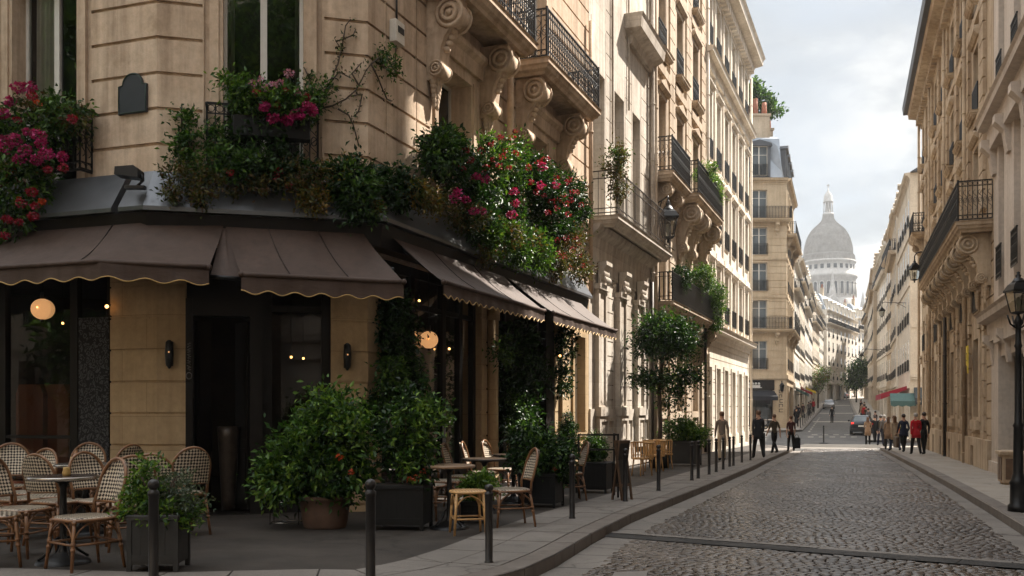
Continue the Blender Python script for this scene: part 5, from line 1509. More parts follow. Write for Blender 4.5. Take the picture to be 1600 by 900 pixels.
# --- bright white terrace (D)
pD = facL(29.2); zD = GZ(pD.y) - 0.05; D_ = bld('tall bright white house with regular tall windows and a deep bracketed eave', pD, DL, zD)
LD = 14.7; cols = [1.3 + 2.42 * k for k in range(6)]
ex = [(c - 0.62, c + 0.62, 12.5, 13.2, -0.05) for c in cols] + [(c - 1.18, c - 1.0, 5.9, 21.5, 0.08) for c in cols[1:]]
ex += [(a, z, v, v + 0.04, -0.035) for a, z in ((-1, 16),) for v in np.arange(1.0, 5.0, 0.55)]
flD = [(0.1, 3.9), (6.2, 8.6), (9.9, 12.5), (13.4, 16.4), (18.6, 21.0)]
block(D_, I4, LD, -0.8, 22.3, 'white_stone', cols, flD, 1.12, 9.5, strings=((5.15, 5.55, 0.12), (8.95, 9.25, 0.12), (17.3, 17.7, 0.12), (-1, 0.7, 0.06)), extra=ex, rail=0.85, heads={1: 1, 2: 2, 3: 0},
      fine=False, railrows=(1, 2, 3, 4), surround=0.17, reveal=0.45, corn=2.0, dent=0.55)
cornice(D_, I4, -0.02, LD + 0.05, 5.75, 'white_stone', 1.1, CORN); cornice(D_, I4, -0.02, LD + 0.05, 17.95, 'white_stone', 1.0, CORN)
downpipe(D_, I4, 0.12, 0, 22, 'white_stone', 0.16, 0.075); downpipe(D_, I4, LD - 0.12, 0, 21.2, 'white_stone', 0.16, 0.07)
mansard(D_, I4, LD, 9.5, 22.5, 2.6, 'zinc_roof', (), 'white_stone', 1.2, chim=((LD - 2.0, 6.0, 1.4, 1.2, 3),))

# --- corner house across the side street (E)
stone('corner_plaster', (0.56, 0.46, 0.33), 0.35, None, 0.1)
zE = GZ(84) - 0.05; E = bld('cream corner house with grey mansard roof, chimney and a dark corner shop', (9.0, 84.0), (1, 0), zE)
LE = 15.2; dE = Vector((0.329, 0.944)); FE = Matrix.Translation((LE, 0, 0)) @ Matrix.Rotation(angd(dE), 4, 'Z')
cols = (2.6, 7.7, 12.8); flE = [(5.2, 7.7), (8.8, 11.3), (12.1, 14.6), (15.3, 17.7), (18.5, 21.0)]
stE = ((4.3, 4.7, 0.12), (8.2, 8.5, 0.10), (11.5, 11.8, 0.08), (14.8, 15.05, 0.08), (17.9, 18.2, 0.10))
gr = ((-1, 20, 0.6, 17.5, 0.62),)
block(E, I4, LE, -0.5, 22.0, 'corner_plaster', cols, flE, 1.35, 10, strings=stE, grooves=gr, rail=0.95, mg='pane_blue', railrows=(0, 2, 3), reveal=0.25, corn=0.9,
      extra=[(9.5, 14.0, 0.2, 3.9, None, 0.5), (14.2, 15.2, -1, 4.2, 0.05)] + [(c - 1.1, c + 1.1, v, v + 0.25, 0.1) for c in cols for v in (11.6, 14.85)])
balcony(E, I4, -0.1, LE + 0.3, 8.72, 0.7, 'corner_plaster', 1.05, (11.4, 14.3), (0.5, 0.8, 0.3), fine=False)
balcony(E, I4, -0.1, LE + 0.3, 18.4, 0.7, 'corner_plaster', 1.05, (11.4, 14.3), (0.5, 0.8, 0.3), fine=False)
block(E, FE, 12.0, -0.5, 22.0, 'corner_plaster', (1.6, 4.2, 6.8, 9.4), flE, 1.2, 8, strings=stE, grooves=gr, rail=0.95, mg='pane_dark', railrows=(0, 2, 3), reveal=0.25, corn=0.9, extra=[(0.6, 3.4, 0.2, 3.8, None), (4.6, 10.5, 0.2, 3.8, None)])
balcony(E, FE, 0.5, 11.5, 8.72, 0.7, 'corner_plaster', 1.05, (1, 6, 11), (0.5, 0.8, 0.3), fine=False); balcony(E, FE, 0.3, 11.5, 17.2, 0.8, 'corner_plaster', 1.05, (1, 6, 11), (0.5, 0.8, 0.3), fine=False)
b = MB(); b.prism([(0.25, 22.05), (10, 22.05), (9.6, 26.6), (3.2, 26.6), (1.3, 25.9)], 0, LE - 0.3, 'x'); b.M = FE; b.prism([(0.25, 22.06), (8, 22.06), (7.5, 25.7), (1.6, 25.7), (0.8, 25.0)], 0.3, 12, 'x')
b.build('roof', MAT['zinc_roof'], E)
for (F, us) in ((I4, (12.8, 7.7)), (FE, (2.0, 5.0, 8.0, 11.0))):
    for u in us:
        b = MB(); w_ = 1.5; z0 = 22.2; hh = 2.7
        b.box(u - w_ / 2 - 0.25, u - w_ / 2, 0.12, 2.2, z0, z0 + hh); b.box(u + w_ / 2, u + w_ / 2 + 0.25, 0.12, 2.2, z0, z0 + hh); b.box(u - w_ / 2, u + w_ / 2, 0.3, 2.2, z0, z0 + 0.1)
        b.prism([(u - w_ / 2 - 0.4, z0 + hh), (u + w_ / 2 + 0.4, z0 + hh), (u + w_ / 2 + 0.3, z0 + hh + 0.25), (u, z0 + hh + 0.55), (u - w_ / 2 - 0.3, z0 + hh + 0.25)], -0.05, 2.4, 'y')
        o = b.build('dormer', MAT['slate_roof'], E, F)
        link('window', frame_mesh(w_, hh - 0.1, 'white_paint', 0.7, 1), o, Matrix.Translation((u - w_ / 2, 0.2, z0 + 0.1))); link('pane', pane_mesh(w_, hh - 0.1, 'pane_blue'), o, Matrix.Translation((u - w_ / 2, 0.24, z0 + 0.1)))
        link('railing', rail_mesh(w_, 1.0, 'iron', False), o, Matrix.Translation((u - w_ / 2, 0.1, z0 + 0.1)))
for (u, y, w_, h1, n_) in ((13.1, 2.6, 2.4, 28.2, 3), (14.6, 5.0, 1.3, 27.6, 2)):
    b = MB(); b.box(u - w_ / 2, u + w_ / 2, y - 0.4, y + 0.4, 24, h1); b.box(u - w_ / 2 - 0.1, u + w_ / 2 + 0.1, y - 0.5, y + 0.5, h1, h1 + 0.2)
    c = b.build('chimney', MAT['far_stone_c'], E); b = MB()
    for i in range(n_): x = u - w_ / 2 + w_ * (i + 0.5) / n_; b.lathe([(0.22, h1 + 0.2), (0.26, h1 + 0.4), (0.2, h1 + 1.3 + 0.4 * (i % 2)), (0.01, h1 + 1.3 + 0.4 * (i % 2))], (x, y), 8)
    b.build('chimney_pot', MAT['brick_pot'], c)
# corner shop: fascia with a pale emblem, dark glazing, awning
b = MB(); b.box(9.5, 14.0, 0.2, 0.3, 0.0, 0.5); [b.box(x, x + 0.14, 0.16, 0.3, 0.0, 4.0) for x in (9.5, 11.0, 12.5, 13.86)]; b.box(9.3, 14.1, -0.06, 0.3, 3.35, 4.25)
sh = b.build('shopfront', MAT['dark_paint'], E)
b = MB(); b.quad((9.5, 0.28, 0.4), (14.0, 0.28, 0.4), (14.0, 0.28, 3.4), (9.5, 0.28, 3.4)); b.build('pane', MAT['pane_dark'], sh)
b = MB()
for (x0, x1, z0, z1) in ((11.35, 13.0, 3.55, 3.62), (11.5, 12.85, 3.62, 3.82), (11.2, 11.5, 3.7, 3.76)): b.box(x0, x1, -0.075, -0.062, z0, z1)
for i in range(5): b.ball((11.65 + 0.27 * i, -0.068, 3.93), 0.11, 8, 5)
b.build('emblem', MAT['cloth_white'], sh)
oa = thing('awning', 'dark charcoal awning of the corner shop across the side street', 'awning', (20.0, 84, zE + 3.3))
b = MB(); b.prism([(0, 0), (0, -0.05), (-1.2, -0.6), (-1.2, -0.5)], -1.8, 3.1, 'x'); b.build('canopy', MAT['cloth_charcoal'], oa)
b = MB(); b.box(-1.8, 3.1, -1.21, -1.19, -0.85, -0.5); b.build('valance', MAT['cloth_charcoal'], oa)
ow = thing('wall_lamp', 'small dark lantern on the corner of the cream corner house', 'wall lamp', (23.7, 83.9, zE + 3.6))
b = MB(); b.lathe([(0.02, 0.45), (0.08, 0.4), (0.24, 0.15), (0.2, 0.12), (0.12, -0.35), (0.02, -0.4)], (0, -0.2), 6); b.tube([(0, 0, 0.5), (0, -0.2, 0.55), (0, -0.2, 0.4)], 0.03, 5); b.build('lantern', MAT['iron'], ow)
os_ = thing('hanging_sign', 'narrow vertical dark lettering plate on the corner house', 'sign', (23.55, 83.96, zE + 2.1))
b = MB()
for i, (a, c_) in enumerate(((0.0, 0.3), (0.0, 0.22), (0.05, 0.3), (0.0, 0.3), (0.0, 0.3))):
    z = 1.0 - 0.42 * i
    b.box(a - 0.05, a, -0.03, 0, z, z + 0.3); b.box(a, c_, -0.03, 0, z + 0.25, z + 0.3)
    if i in (0, 2, 4): b.box(a, c_, -0.03, 0, z, z + 0.05)
    if i in (1, 3): b.box(c_ - 0.05, c_, -0.03, 0, z + 0.05, z + 0.25)
b.build('letters', MAT['iron'], os_)
# tuft of tree growing on the roof terrace behind the chimney
tr = thing('roof_tree', 'small tree growing on the roof beside the chimney stacks', 'tree', (22.4, 88.0, zE + 26.0))
foliage('crown', tr, [(0.3, 0, 4.2, 1.3, 1.1, 1.1, 1.5), (-1.2, 0.2, 4.2, 1.3, 1.0, 1.1, 1.2), (1.6, 0.1, 3.5, 0.9, 0.8, 0.8, 0.8), (-0.4, 0, 5.2, 0.9, 0.9, 0.8, 0.8)], 800, 0.38, 'leaf_mid', 0.25)
b = MB(); b.tube([(0, 0, 0), (0.1, 0, 2.0), (0.1, 0, 4.2)], [0.14, 0.11, 0.06], 6); b.tube([(0.1, 0, 2.0), (-0.8, 0.1, 3.4), (-1.3, 0.2, 4.6)], [0.08, 0.06, 0.03], 5); b.tube([(0.1, 0, 2.4), (0.9, 0.1, 3.4), (1.5, 0.1, 4.2)], [0.08, 0.05, 0.03], 5)
b.lathe([(0.9, 0.0), (1.0, 1.0), (0.9, 1.0)], (0, 0), 10); b.build('trunk', MAT['bark'], tr)

# ================================================================== the right row
dR = -DRf
def atR(Y): p = facR(Y); return p
pF = atR(52.0); zF = GZ(52) - 0.05; Fb = bld('ochre stone house with a long black balcony on scroll brackets', pF, dR, zF)
LFb = 26.7; cols = [1.9 + 3.55 * k for k in range(7)]
ex = []
for c in cols:
    ex += [(c - 1.0, c + 1.0, 11.2, 14.0, 0.05), (c - 0.95, c + 0.95, 14.6, 17.4, 0.05)]
    ex += [(c - 0.95, c + 0.95, 1.7, 5.0, 0.05), (c - 0.75, c + 0.75, 1.45, 1.75, 0.14)]
    ex += [(c - 0.35, c + 0.35, -0.05, 0.95, None, 0.25)]
for c in [3.68 + 3.55 * k for k in range(7)]:
    ex += [(c - 0.42, c + 0.42, 8, 18, 0.12)] + [(c - 0.42, c + 0.42, v, v + 0.05, 0.05) for v in np.arange(8, 18, 0.55)] + [(c - 0.3, c + 0.3, 1.2, 6.9, 0.08)] + [(c - 0.3, c + 0.3, v, v + 0.05, 0.02) for v in np.arange(1.4, 6.8, 0.5)]
flF = [(1.85, 4.3), (5.15, 6.75), (7.55, 10.3), (11.4, 13.5), (14.9, 17.0)]
block(Fb, I4, LFb, -0.6, 18.3, 'ochre_stone', cols, flF, 1.15, 9, strings=((-2, 1.2, 0.16), (4.55, 4.95, 0.14), (10.9, 11.15, 0.12), (14.2, 14.45, 0.12)), grooves=((-1, 30, 1.3, 7.0, 0.5),),
      extra=ex, rail=0.85, heads={2: 1, 3: 2}, fine=False, railrows=(1, 3, 4), reveal=0.36, surround=0.16, corn=1.7, dent=0.5)
balcony(Fb, I4, 11.6, 26.6, 7.45, 0.95, 'ochre_stone', 1.15, [12.2 + 1.72 * k for k in range(9)], (0.8, 1.5, 0.42))
balcony(Fb, I4, 0.4, 3.4, 11.2, 0.7, 'ochre_stone', 1.0, (0.9, 2.9), (0.5, 0.9, 0.3))
for c in cols:
    for v in (11.35, 14.85):
        if c < 3.5 and v < 12: continue
        b = MB(); b.sweep(sc(SLAB, 0.7, v), [(c - 0.75, 0.0), (c - 0.75, -0.3), (c + 0.75, -0.3), (c + 0.75, 0.0)]); b.build('sill', MAT['ochre_stone'], Fb)
b = MB(); b.sweep([(0.55, 18.22), (0.95, 18.22), (1.0, 18.62), (0.9, 18.7), (0.55, 18.62)], [(-0.05, 0), (LFb + 0.02, 0)]); b.build('gutter', MAT['slate_roof'], Fb)
for u in (0.05, 6.9, 14.2, 21.2): downpipe(Fb, I4, u, 0, 17.6, 'ochre_stone', 0.16, 0.07)
downpipe(Fb, I4, 15.0, -0.2, 6.8, 'iron_brown', 0.2, 0.07)
mansard(Fb, I4, LFb, 9, 18.6, 3.4, 'slate_roof', (4, 8, 12, 16, 20), 'ochre_stone', 0.5)
# --- white pilastered house nearest on the right (G)
pG = atR(26.75); zG = GZ(26.75) - 0.1; G_ = bld('white pilastered house with shop window nearest on the right', pG, dR, zG)
LG = 38.0; cols = [1.35 + 2.5 * k for k in range(15)]
ex = []
for c in cols:
    ex += [(c - 0.5, c + 0.5, 4.9, 9.0, -0.18), (c - 0.5, c + 0.5, 9.9, 16.5, -0.18)]
flG = [(5.3, 7.6), (10.4, 12.9), (13.6, 15.8), (18.4, 20.8), (22.0, 24.4)]
exg = ex + [(1.25, 5.4, 0.75, 3.25, None, 0.4), (8.4, 9.6, 0.0, 3.2, None, 0.4), (12, 16, 0.7, 3.2, None, 0.4), (-1, 1.25, 0, 3.7, 0.06), (-1, 60, -1, 0.4, 0.14)]
block(G_, I4, LG, -0.8, 30.0, 'grey_plaster', cols, flG, 0.8, 9, strings=((3.6, 4.2, 0.18), (9.0, 9.5, 0.18), (16.6, 17.2, 0.15)), extra=exg, rail=0.9, mg='pane_dark', fine=True, railrows=(0, 1, 2), reveal=0.5, surround=0, corn=1.3)  # unseen upper floors made tall to keep the cafe in shade
for v in (4.45, 9.85): cornice(G_, I4, -0.02, LG, v, 'grey_plaster', 1.05, CORN)
def bracket_mesh(L, H, W, mat):
    b = MB(); b.prism([(0, 0), (0, -H), (-L * 0.25, -H), (-L * 0.35, -H * 0.8), (-L * 0.45, -H * 0.45), (-L * 0.8, -H * 0.28), (-L, -H * 0.2), (-L, 0)], -W / 2, W / 2, 'x'); return b.mesh('bracket', MAT[mat])
bm1 = bracket_mesh(0.40, 0.95, 0.42, 'grey_plaster'); bm2 = bracket_mesh(0.34, 0.85, 0.30, 'grey_plaster')
for u in [0.3 + 2.5 * k for k in range(8)]:
    link('bracket', bm1, G_, Matrix.Translation((u, 0.02, 9.28))); link('bracket', bm2, G_, Matrix.Translation((u, 0.02, 3.88)))
window(G_, I4, 1.25, 5.4, 0.75, 3.25, 0.4, 'dark_paint', 'pane_blue', 0, 2, 0); window(G_, I4, 8.4, 9.6, 0.0, 3.2, 0.4, 'brown_wood', 'pane_dark'); window(G_, I4, 12, 16, 0.7, 3.2, 0.4, 'dark_paint', 'pane_dark', 0, 2, 0)
# --- house past the crossing on the right with a blank gable (H)
pH2 = Vector((27.55, 66.0)); dH = Vector((-0.322, -0.947)); dG = Vector((0.944, -0.33))
pH = pH2 - dH * 14; zH = GZ(66) - 0.1; Hb = bld('house with a tall blank cream gable wall past the crossing on the right', pH, dH, zH)
block(Hb, I4, 14, -0.6, 18.6, 'cream_plaster', (1.6, 4.4, 7.2, 10.0, 12.6), [(4.9, 7.1), (8.2, 10.4), (11.6, 13.8), (15.0, 17.0)], 1.1, 12, strings=((3.7, 4.1, 0.12), (10.8, 11.05, 0.08), (14.2, 14.45, 0.08)), rail=0.8, railrows=(0, 1, 2, 3), reveal=0.05, surround=0, corn=0.8,
      extra=[(0.8, 6, 0.2, 3.3, None), (7.2, 13, 0.2, 3.3, None)], sh=False)
FH = Matrix.Translation((14, 0, 0)) @ Matrix.Rotation(angd(dG) - angd(dH), 4, 'Z')
b = MB(); b.M = FH
f = [(-1, 12, 4.3, 4.7, 0.15), (-1, 1.2, v, v + 0.05, -0.03) if False else (-1, 0.0, 0, 0, 0)] + [(0, 2.2, v, v + 0.05, -0.04) for v in np.arange(0.4, 8.2, 0.5)] + [(-1, 12, 7.9, 8.15, 0.08), (2.7, 4.1, 4.9, 7.4, None, 0.3), (0.9, 9, 0.2, 3.3, None, 0.4)]
relief(b, 0, 12, -0.6, 18.6, f); b.quad((0.1, 0.75, 0), (12, 0.75, 0), (12, 0.75, 18), (0.1, 0.75, 18)); b.build('wall', MAT['cream_plaster'], Hb)
b = MB(); b.M = FH; b.box(2.7, 4.1, 0.2, 0.26, 4.9, 7.4); b.build('window', MAT['pane_dark'], Hb)
b = MB(); b.prism([(0.0, 18.62), (12, 18.62), (11.8, 19.0), (5.0, 19.7), (1.5, 19.5)], 0.05, 14.3, 'x'); b.build('roof', MAT['slate_roof'], Hb)
for (u, y, n_) in ((13.2, 2.6, 2),):
    b = MB(); b.box(u - 0.5, u + 0.5, y - 1.0, y + 0.9, 18.7, 20.3); b.box(u - 0.6, u + 0.6, y - 1.1, y + 1.0, 20.3, 20.5); c = b.build('chimney', MAT['far_stone_c'], Hb)
    b = MB(); [b.lathe([(0.22, 20.5), (0.27, 20.7), (0.21, 21.5 + 0.4 * i), (0.01, 21.5 + 0.4 * i)], (u, y - 0.6 + 0.9 * i), 8) for i in range(n_)]; b.build('chimney_pot', MAT['brick_pot'], c)

# ================================================================== the far rows up the hill
def far_house(label, P, d, L, H, mat, ncol, nfl, roof, dorm=True, mg='pane_dark', shop=True, D=9):
    z = min(GZ(P[1]), GZ(P[1] + d[1] * L)) - 0.1
    o = bld(label, P, d, z); g0 = 4.2; fh = (H - g0) / nfl
    cols = [L * (i + 0.5) / ncol for i in range(ncol)]; w_ = min(1.2, L / ncol * 0.42)
    fl = [(g0 + fh * i + 0.35, g0 + fh * i + fh * 0.82) for i in range(nfl)]
    ex = [(L * (i + 0.12) / max(1, ncol // 2), L * (i + 0.88) / max(1, ncol // 2), 0.3, 3.4, None, 0.35) for i in range(max(1, ncol // 2))] if shop else []
    b_ = MB()
    block(o, I4, L, -3.0, H, mat, cols, fl, w_, D, strings=((3.7, 4.1, 0.12), (g0 + fh * (nfl - 1), g0 + fh * (nfl - 1) + 0.25, 0.1), (g0 + fh, g0 + fh + 0.25, 0.1)), extra=ex, rail=0.7, mg=mg, railrows=range(nfl), reveal=0.05, corn=0.9, surround=0)
    if nfl >= 4: balcony(o, I4, 0.3, L - 0.3, g0 + fh * (nfl - 1) + 0.3, 0.6, mat, 0.95, (), fine=False)
    mansard(o, I4, L, D, H + 0.05, 3.4, roof, [c for c in cols] if dorm else (), mat, 0.3, chim=((L * 0.10, 1.7, 0.9, 1.3, 2), (L * 0.90, 2.2, 0.9, 0.9, 2)))
    return o
words = ['white', 'pale grey', 'cream', 'light stone']
dl = Vector((0.329, 0.944))
def flp(Y): return Vector((ffl(Y), Y))
specs = [(96.2, 12.5, 16.5, 'far_stone_b', 4, 4, 'zinc_roof'), (109, 13, 18.3, 'far_stone_a', 4, 5, 'slate_roof'), (122.5, 14, 16.8, 'far_stone_b', 4, 4, 'zinc_roof'), (137, 16, 18.6, 'far_stone_b', 5, 5, 'slate_roof'), (154, 18, 17.0, 'far_stone_a', 5, 4, 'zinc_roof'), (173, 24, 18.2, 'far_stone_b', 6, 5, 'zinc_roof')]
labs = ['white house directly behind the cream corner house, low zinc roof', 'tall cream house with dark slate roof, second behind the corner house', 'white house with grey zinc roof midway up the left side', 'tall white house with slate roof far up the left side', 'cream house with a zinc roof where the left row begins to bend', 'long white house at the bend at the top of the left row']
for (Y, L, H, mt, nc, nf, rf), lb in zip(specs, labs): far_house(lb, flp(Y), dl if Y < 150 else Vector((0.36, 0.933)), L, H, mt, nc, nf, rf)
# houses closing the view where the street bends to the right
q = flp(197) + Vector((1.5, 0))
far_house('white many-windowed house turned toward the viewer at the bend', (q.x, q.y), Vector((0.5, 0.866)), 34, 19, 'far_stone_b', 8, 5, 'zinc_roof')
q2 = q + Vector((0.5, 0.866)) * 34
far_house('pale house closing the street below the domed church', (q2.x, q2.y), Vector((0.56, 0.828)), 30, 19, 'far_stone_b', 9, 5, 'zinc_roof')
# right side
dr_ = Vector((-0.322, -0.947))
def frp(Y): return Vector((ffr(Y), Y))
specs = [(80.2, 13, 18.6, 'far_stone_a', 4, 4, 'slate_roof'), (93.8, 14, 20.6, 'far_stone_c', 5, 5, 'zinc_roof'), (108.5, 14, 20.0, 'far_stone_b', 4, 5, 'slate_roof'), (123.5, 16, 21.2, 'far_stone_a', 5, 5, 'zinc_roof'), (140.5, 18, 21.0, 'far_stone_c', 5, 5, 'slate_roof'), (160, 24, 21.5, 'far_stone_a', 6, 5, 'zinc_roof'), (186, 34, 21.5, 'far_stone_c', 8, 5, 'zinc_roof')]
labs = ['cream house with slate roof right behind the blank gable house', 'tan house with zinc roof third from the crossing on the right', 'white house with slate roof midway up the right side', 'tall cream house with zinc roof up the right side', 'tan house with slate roof far up the right side', 'long cream house far up the right side', 'long tan house farthest up the right side']
for (Y, L, H, mt, nc, nf, rf), lb in zip(specs, labs):
    jt = 0.02 * ((int(Y) % 3) - 1); p = frp(Y + L * 0.947) + Vector((0.25 * (int(Y) % 2), 0)); far_house(lb, p, Vector((dr_.x - jt, dr_.y)).normalized(), L, H, mt, nc, nf, rf)

# ================================================================== domed church on the hill
YB = 450.0; cx = (1294 - 800) / FPX * YB
zb = 30.0
def zz_(y): return EYE + (HOR - y) / FPX * YB
hl = MB()
prof = [(160, 8), (120, 14), (80, 24), (50, 31), (0.1, 32)]
hl.lathe(prof, (cx, YB), 32); struct('hill', hl, 'pavement_asphalt')
ch = thing('church', 'white domed church with a cross on the hill above the street end', 'church', (cx, YB, zb))
k = YB / FPX
def rp(w): return w * k
z = lambda y: zz_(y) - zb
prof = [(rp(a_), z(b_)) for a_, b_ in ((40.5, 412), (39.8, 405), (39, 401), (36.9, 398.5), (36.4, 390), (35, 382), (32.5, 373), (29.5, 366.5), (25.5, 360), (21, 355.5), (16.7, 351.5), (12.5, 347.5), (10, 344.5), (8.8, 341), (8.2, 337), (8.3, 335))]
# fine rings of stone courses
P2_ = []
for (a, c) in zip(prof, prof[1:]):
    for t in (0, 0.33, 0.66):
        r_ = a[0] + (c[0] - a[0]) * t; h_ = a[1] + (c[1] - a[1]) * t
        P2_ += [(r_, h_), (r_ + 0.10, h_ + 0.02)]
P2_.append(prof[-1])
b = MB(); b.lathe(P2_, (0, 0), 48); dome = b.build('dome', MAT['dome_stone'], ch)
b = MB(); b.lathe([(rp(8.5), z(336)), (rp(8.2), z(334)), (rp(7.4), z(333)), (rp(3.6), z(332)), (rp(3.6), z(317)), (rp(7.4), z(317)), (rp(7.6), z(315)), (rp(7.0), z(314)), (rp(6.6), z(308)), (rp(5.0), z(303.5)), (rp(2.6), z(300)), (rp(1.2), z(298)), (rp(0.7), z(294)), (0.02, z(293.5))], (0, 0), 20)
for i in range(10):
    a = 2 * PI * i / 10; b.tube([(rp(6.6) * math.cos(a), rp(6.6) * math.sin(a), z(332)), (rp(6.6) * math.cos(a), rp(6.6) * math.sin(a), z(317))], rp(0.75), 6)
b.build('lantern_turret', MAT['dome_stone'], ch)
b = MB(); b.box(-0.18, 0.18, -0.18, 0.18, z(294), z(287.5)); b.box(-0.75, 0.75, -0.16, 0.16, z(290.5), z(289.3)); b.build('cross', MAT['dome_stone'], ch)
# drum: gallery with small grouped windows, cornice, tall arcade, lower body
b = MB()
b.lathe([(rp(41), z(470)), (rp(41), z(438)), (rp(43.5), z(436)), (rp(43.5), z(432)), (rp(42), z(431)), (rp(41.5), z(427)), (rp(40), z(426)), (rp(39.5), z(414)), (rp(41.5), z(412.5)), (rp(41.5), z(410)), (rp(38.5), z(409))], (0, 0), 64)
b.lathe([(rp(46), z(520)), (rp(46), z(472)), (rp(43), z(470)), (rp(40), z(469))], (0, 0), 64)
b.lathe([(rp(52), 0), (rp(52), z(520)), (rp(46), z(517))], (0, 0), 48)
b.build('drum', MAT['dome_stone'], ch)
def arch_panel(b, w_, h0, h1, y=0.0, n=8):
    pts = [(-w_ / 2, h0), (w_ / 2, h0)] + [(w_ / 2 * math.cos(a), h1 - w_ / 2 + w_ / 2 * math.sin(a)) for a in [PI * i / n for i in range(n + 1)]]
    b.prism(pts, y - 0.06, y + 0.05, 'y')
for i in range(26):
    a = PI + PI * (i + 0.5) / 26
    M = Matrix.Rotation(a + PI / 2, 4, 'Z') @ Matrix.Translation((0, -rp(41.05), 0))
    if i % 2 == 0:
        b = MB(); arch_panel(b, rp(4.6), z(463), z(443)); b.build('window', MAT['pane_dark'], ch, M)
        b = MB()
        for s in (-1, 1): b.tube([(s * rp(3.3), -0.15, z(466)), (s * rp(3.3), -0.15, z(447))], rp(0.8), 6)
        pts = [(rp(3.3) * math.cos(t), -0.15, z(447) + rp(3.3) * math.sin(t)) for t in [PI * j / 8 for j in range(9)]]; b.tube(pts, rp(0.7), 5)
        b.build('arch', MAT['dome_stone'], ch, M)
    for s in (-1, 0, 1):
        if i % 2 == 0:
            M2 = Matrix.Rotation(a + PI / 2 + s * 0.042, 4, 'Z') @ Matrix.Translation((0, -rp(39.72), 0))
            b = MB(); arch_panel(b, rp(1.7), z(424), z(417)); b.build('window', MAT['pane_dark'], ch, M2)
b = MB()
for i in range(60):
    a = PI + PI * i / 59; x, y = rp(42.2) * math.cos(a), rp(42.2) * math.sin(a)
    b.ball((x, y, z(434)), rp(0.62), 5, 4)
b.build('cornice', MAT['dome_stone'], ch)
# front gable, flanking pinnacle and small turret in front of the drum
b = MB(); b.prism([(rp(-28), z(530)), (rp(4), z(530)), (rp(4), z(488)), (rp(-12), z(467)), (rp(-28), z(487))], -rp(62), -rp(35), 'y'); b.build('gable', MAT['dome_stone'], ch)
for (px, y0, y1, w_, yy) in ((1302 - 1294 - 16, 475, 428, 5.5, -44), (1330 - 1294, 500, 462, 4.5, -50)):
    b = MB(); x = rp(px); b.lathe([(rp(w_), z(540)), (rp(w_), z(y0)), (rp(w_ * 1.1), z(y0 - 1)), (rp(w_ * 0.9), z(y0 - 14)), (rp(w_ * 0.55), z(y0 - 26)), (0.05, z(y1))], (x, rp(yy)), 12); b.build('turret', MAT['dome_stone'], ch)

# ================================================================== cafe furniture
def uvmesh(name, vs, fs, uvs, mat, smooth=True):
    me = bpy.data.meshes.new(name); me.from_pydata([tuple(v) for v in vs], [], fs)
    l = me.uv_layers.new(name='UVMap')
    for lp in me.loops: l.data[lp.index].uv = uvs[lp.vertex_index]
    me.materials.append(MAT[mat]); me.polygons.foreach_set('use_smooth', [smooth] * len(fs)); me.update()
    return me
def woven_back(hw, z0, z1, zs, y0, lean, curve, mat='weave_back', nx=12, nz=12):
    vs = []; uv = []
    for j in range(nz + 1):
        z = z0 + (z1 - z0) * j / nz
        h = hw if z < zs else hw * math.sqrt(max(0.0, 1 - ((z - zs) / (z1 - zs)) ** 2))
        h = max(h, 0.004)
        for i in range(nx + 1):
            x = h * (2 * i / nx - 1)
            y = y0 + lean * (z - z0) / (z1 - z0) + curve * (1 - (x / hw) ** 2)
            vs.append((x, y, z)); uv.append((x + 0.5, z))
    n = len(vs)
    fs = [(j * (nx + 1) + i, j * (nx + 1) + i + 1, (j + 1) * (nx + 1) + i + 1, (j + 1) * (nx + 1) + i) for j in range(nz) for i in range(nx)]
    vs2 = vs + [(x, y + 0.012, z) for x, y, z in vs]; fs2 = fs + [tuple(reversed([k + n for k in f])) for f in fs]
    return vs2, fs2, uv + uv
def super_disc(hx, hy, z, t, n=28, p=3.2):
    pts = []
    for i in range(n):
        a = 2 * PI * i / n; c, s = math.cos(a), math.sin(a)
        pts.append((math.copysign(abs(c) ** (2 / p), c) * hx, math.copysign(abs(s) ** (2 / p), s) * hy))
    vs = []; fs = []; uv = []
    for k, (q, zz) in enumerate(((0.0, z + 0.004), (0.5, z + 0.005), (0.95, z), (1.0, z - 0.01), (1.0, z - t), (0.0, z - t))):
        for (x, y) in pts: vs.append((x * max(q, 0.01), y * max(q, 0.01), zz)); uv.append((x * q + 0.5, y * q + 0.5))
    for k in range(5):
        for i in range(n):
            j = (i + 1) % n; fs.append((k * n + i, (k + 1) * n + i, (k + 1) * n + j, k * n + j))
    return vs, fs, uv, pts
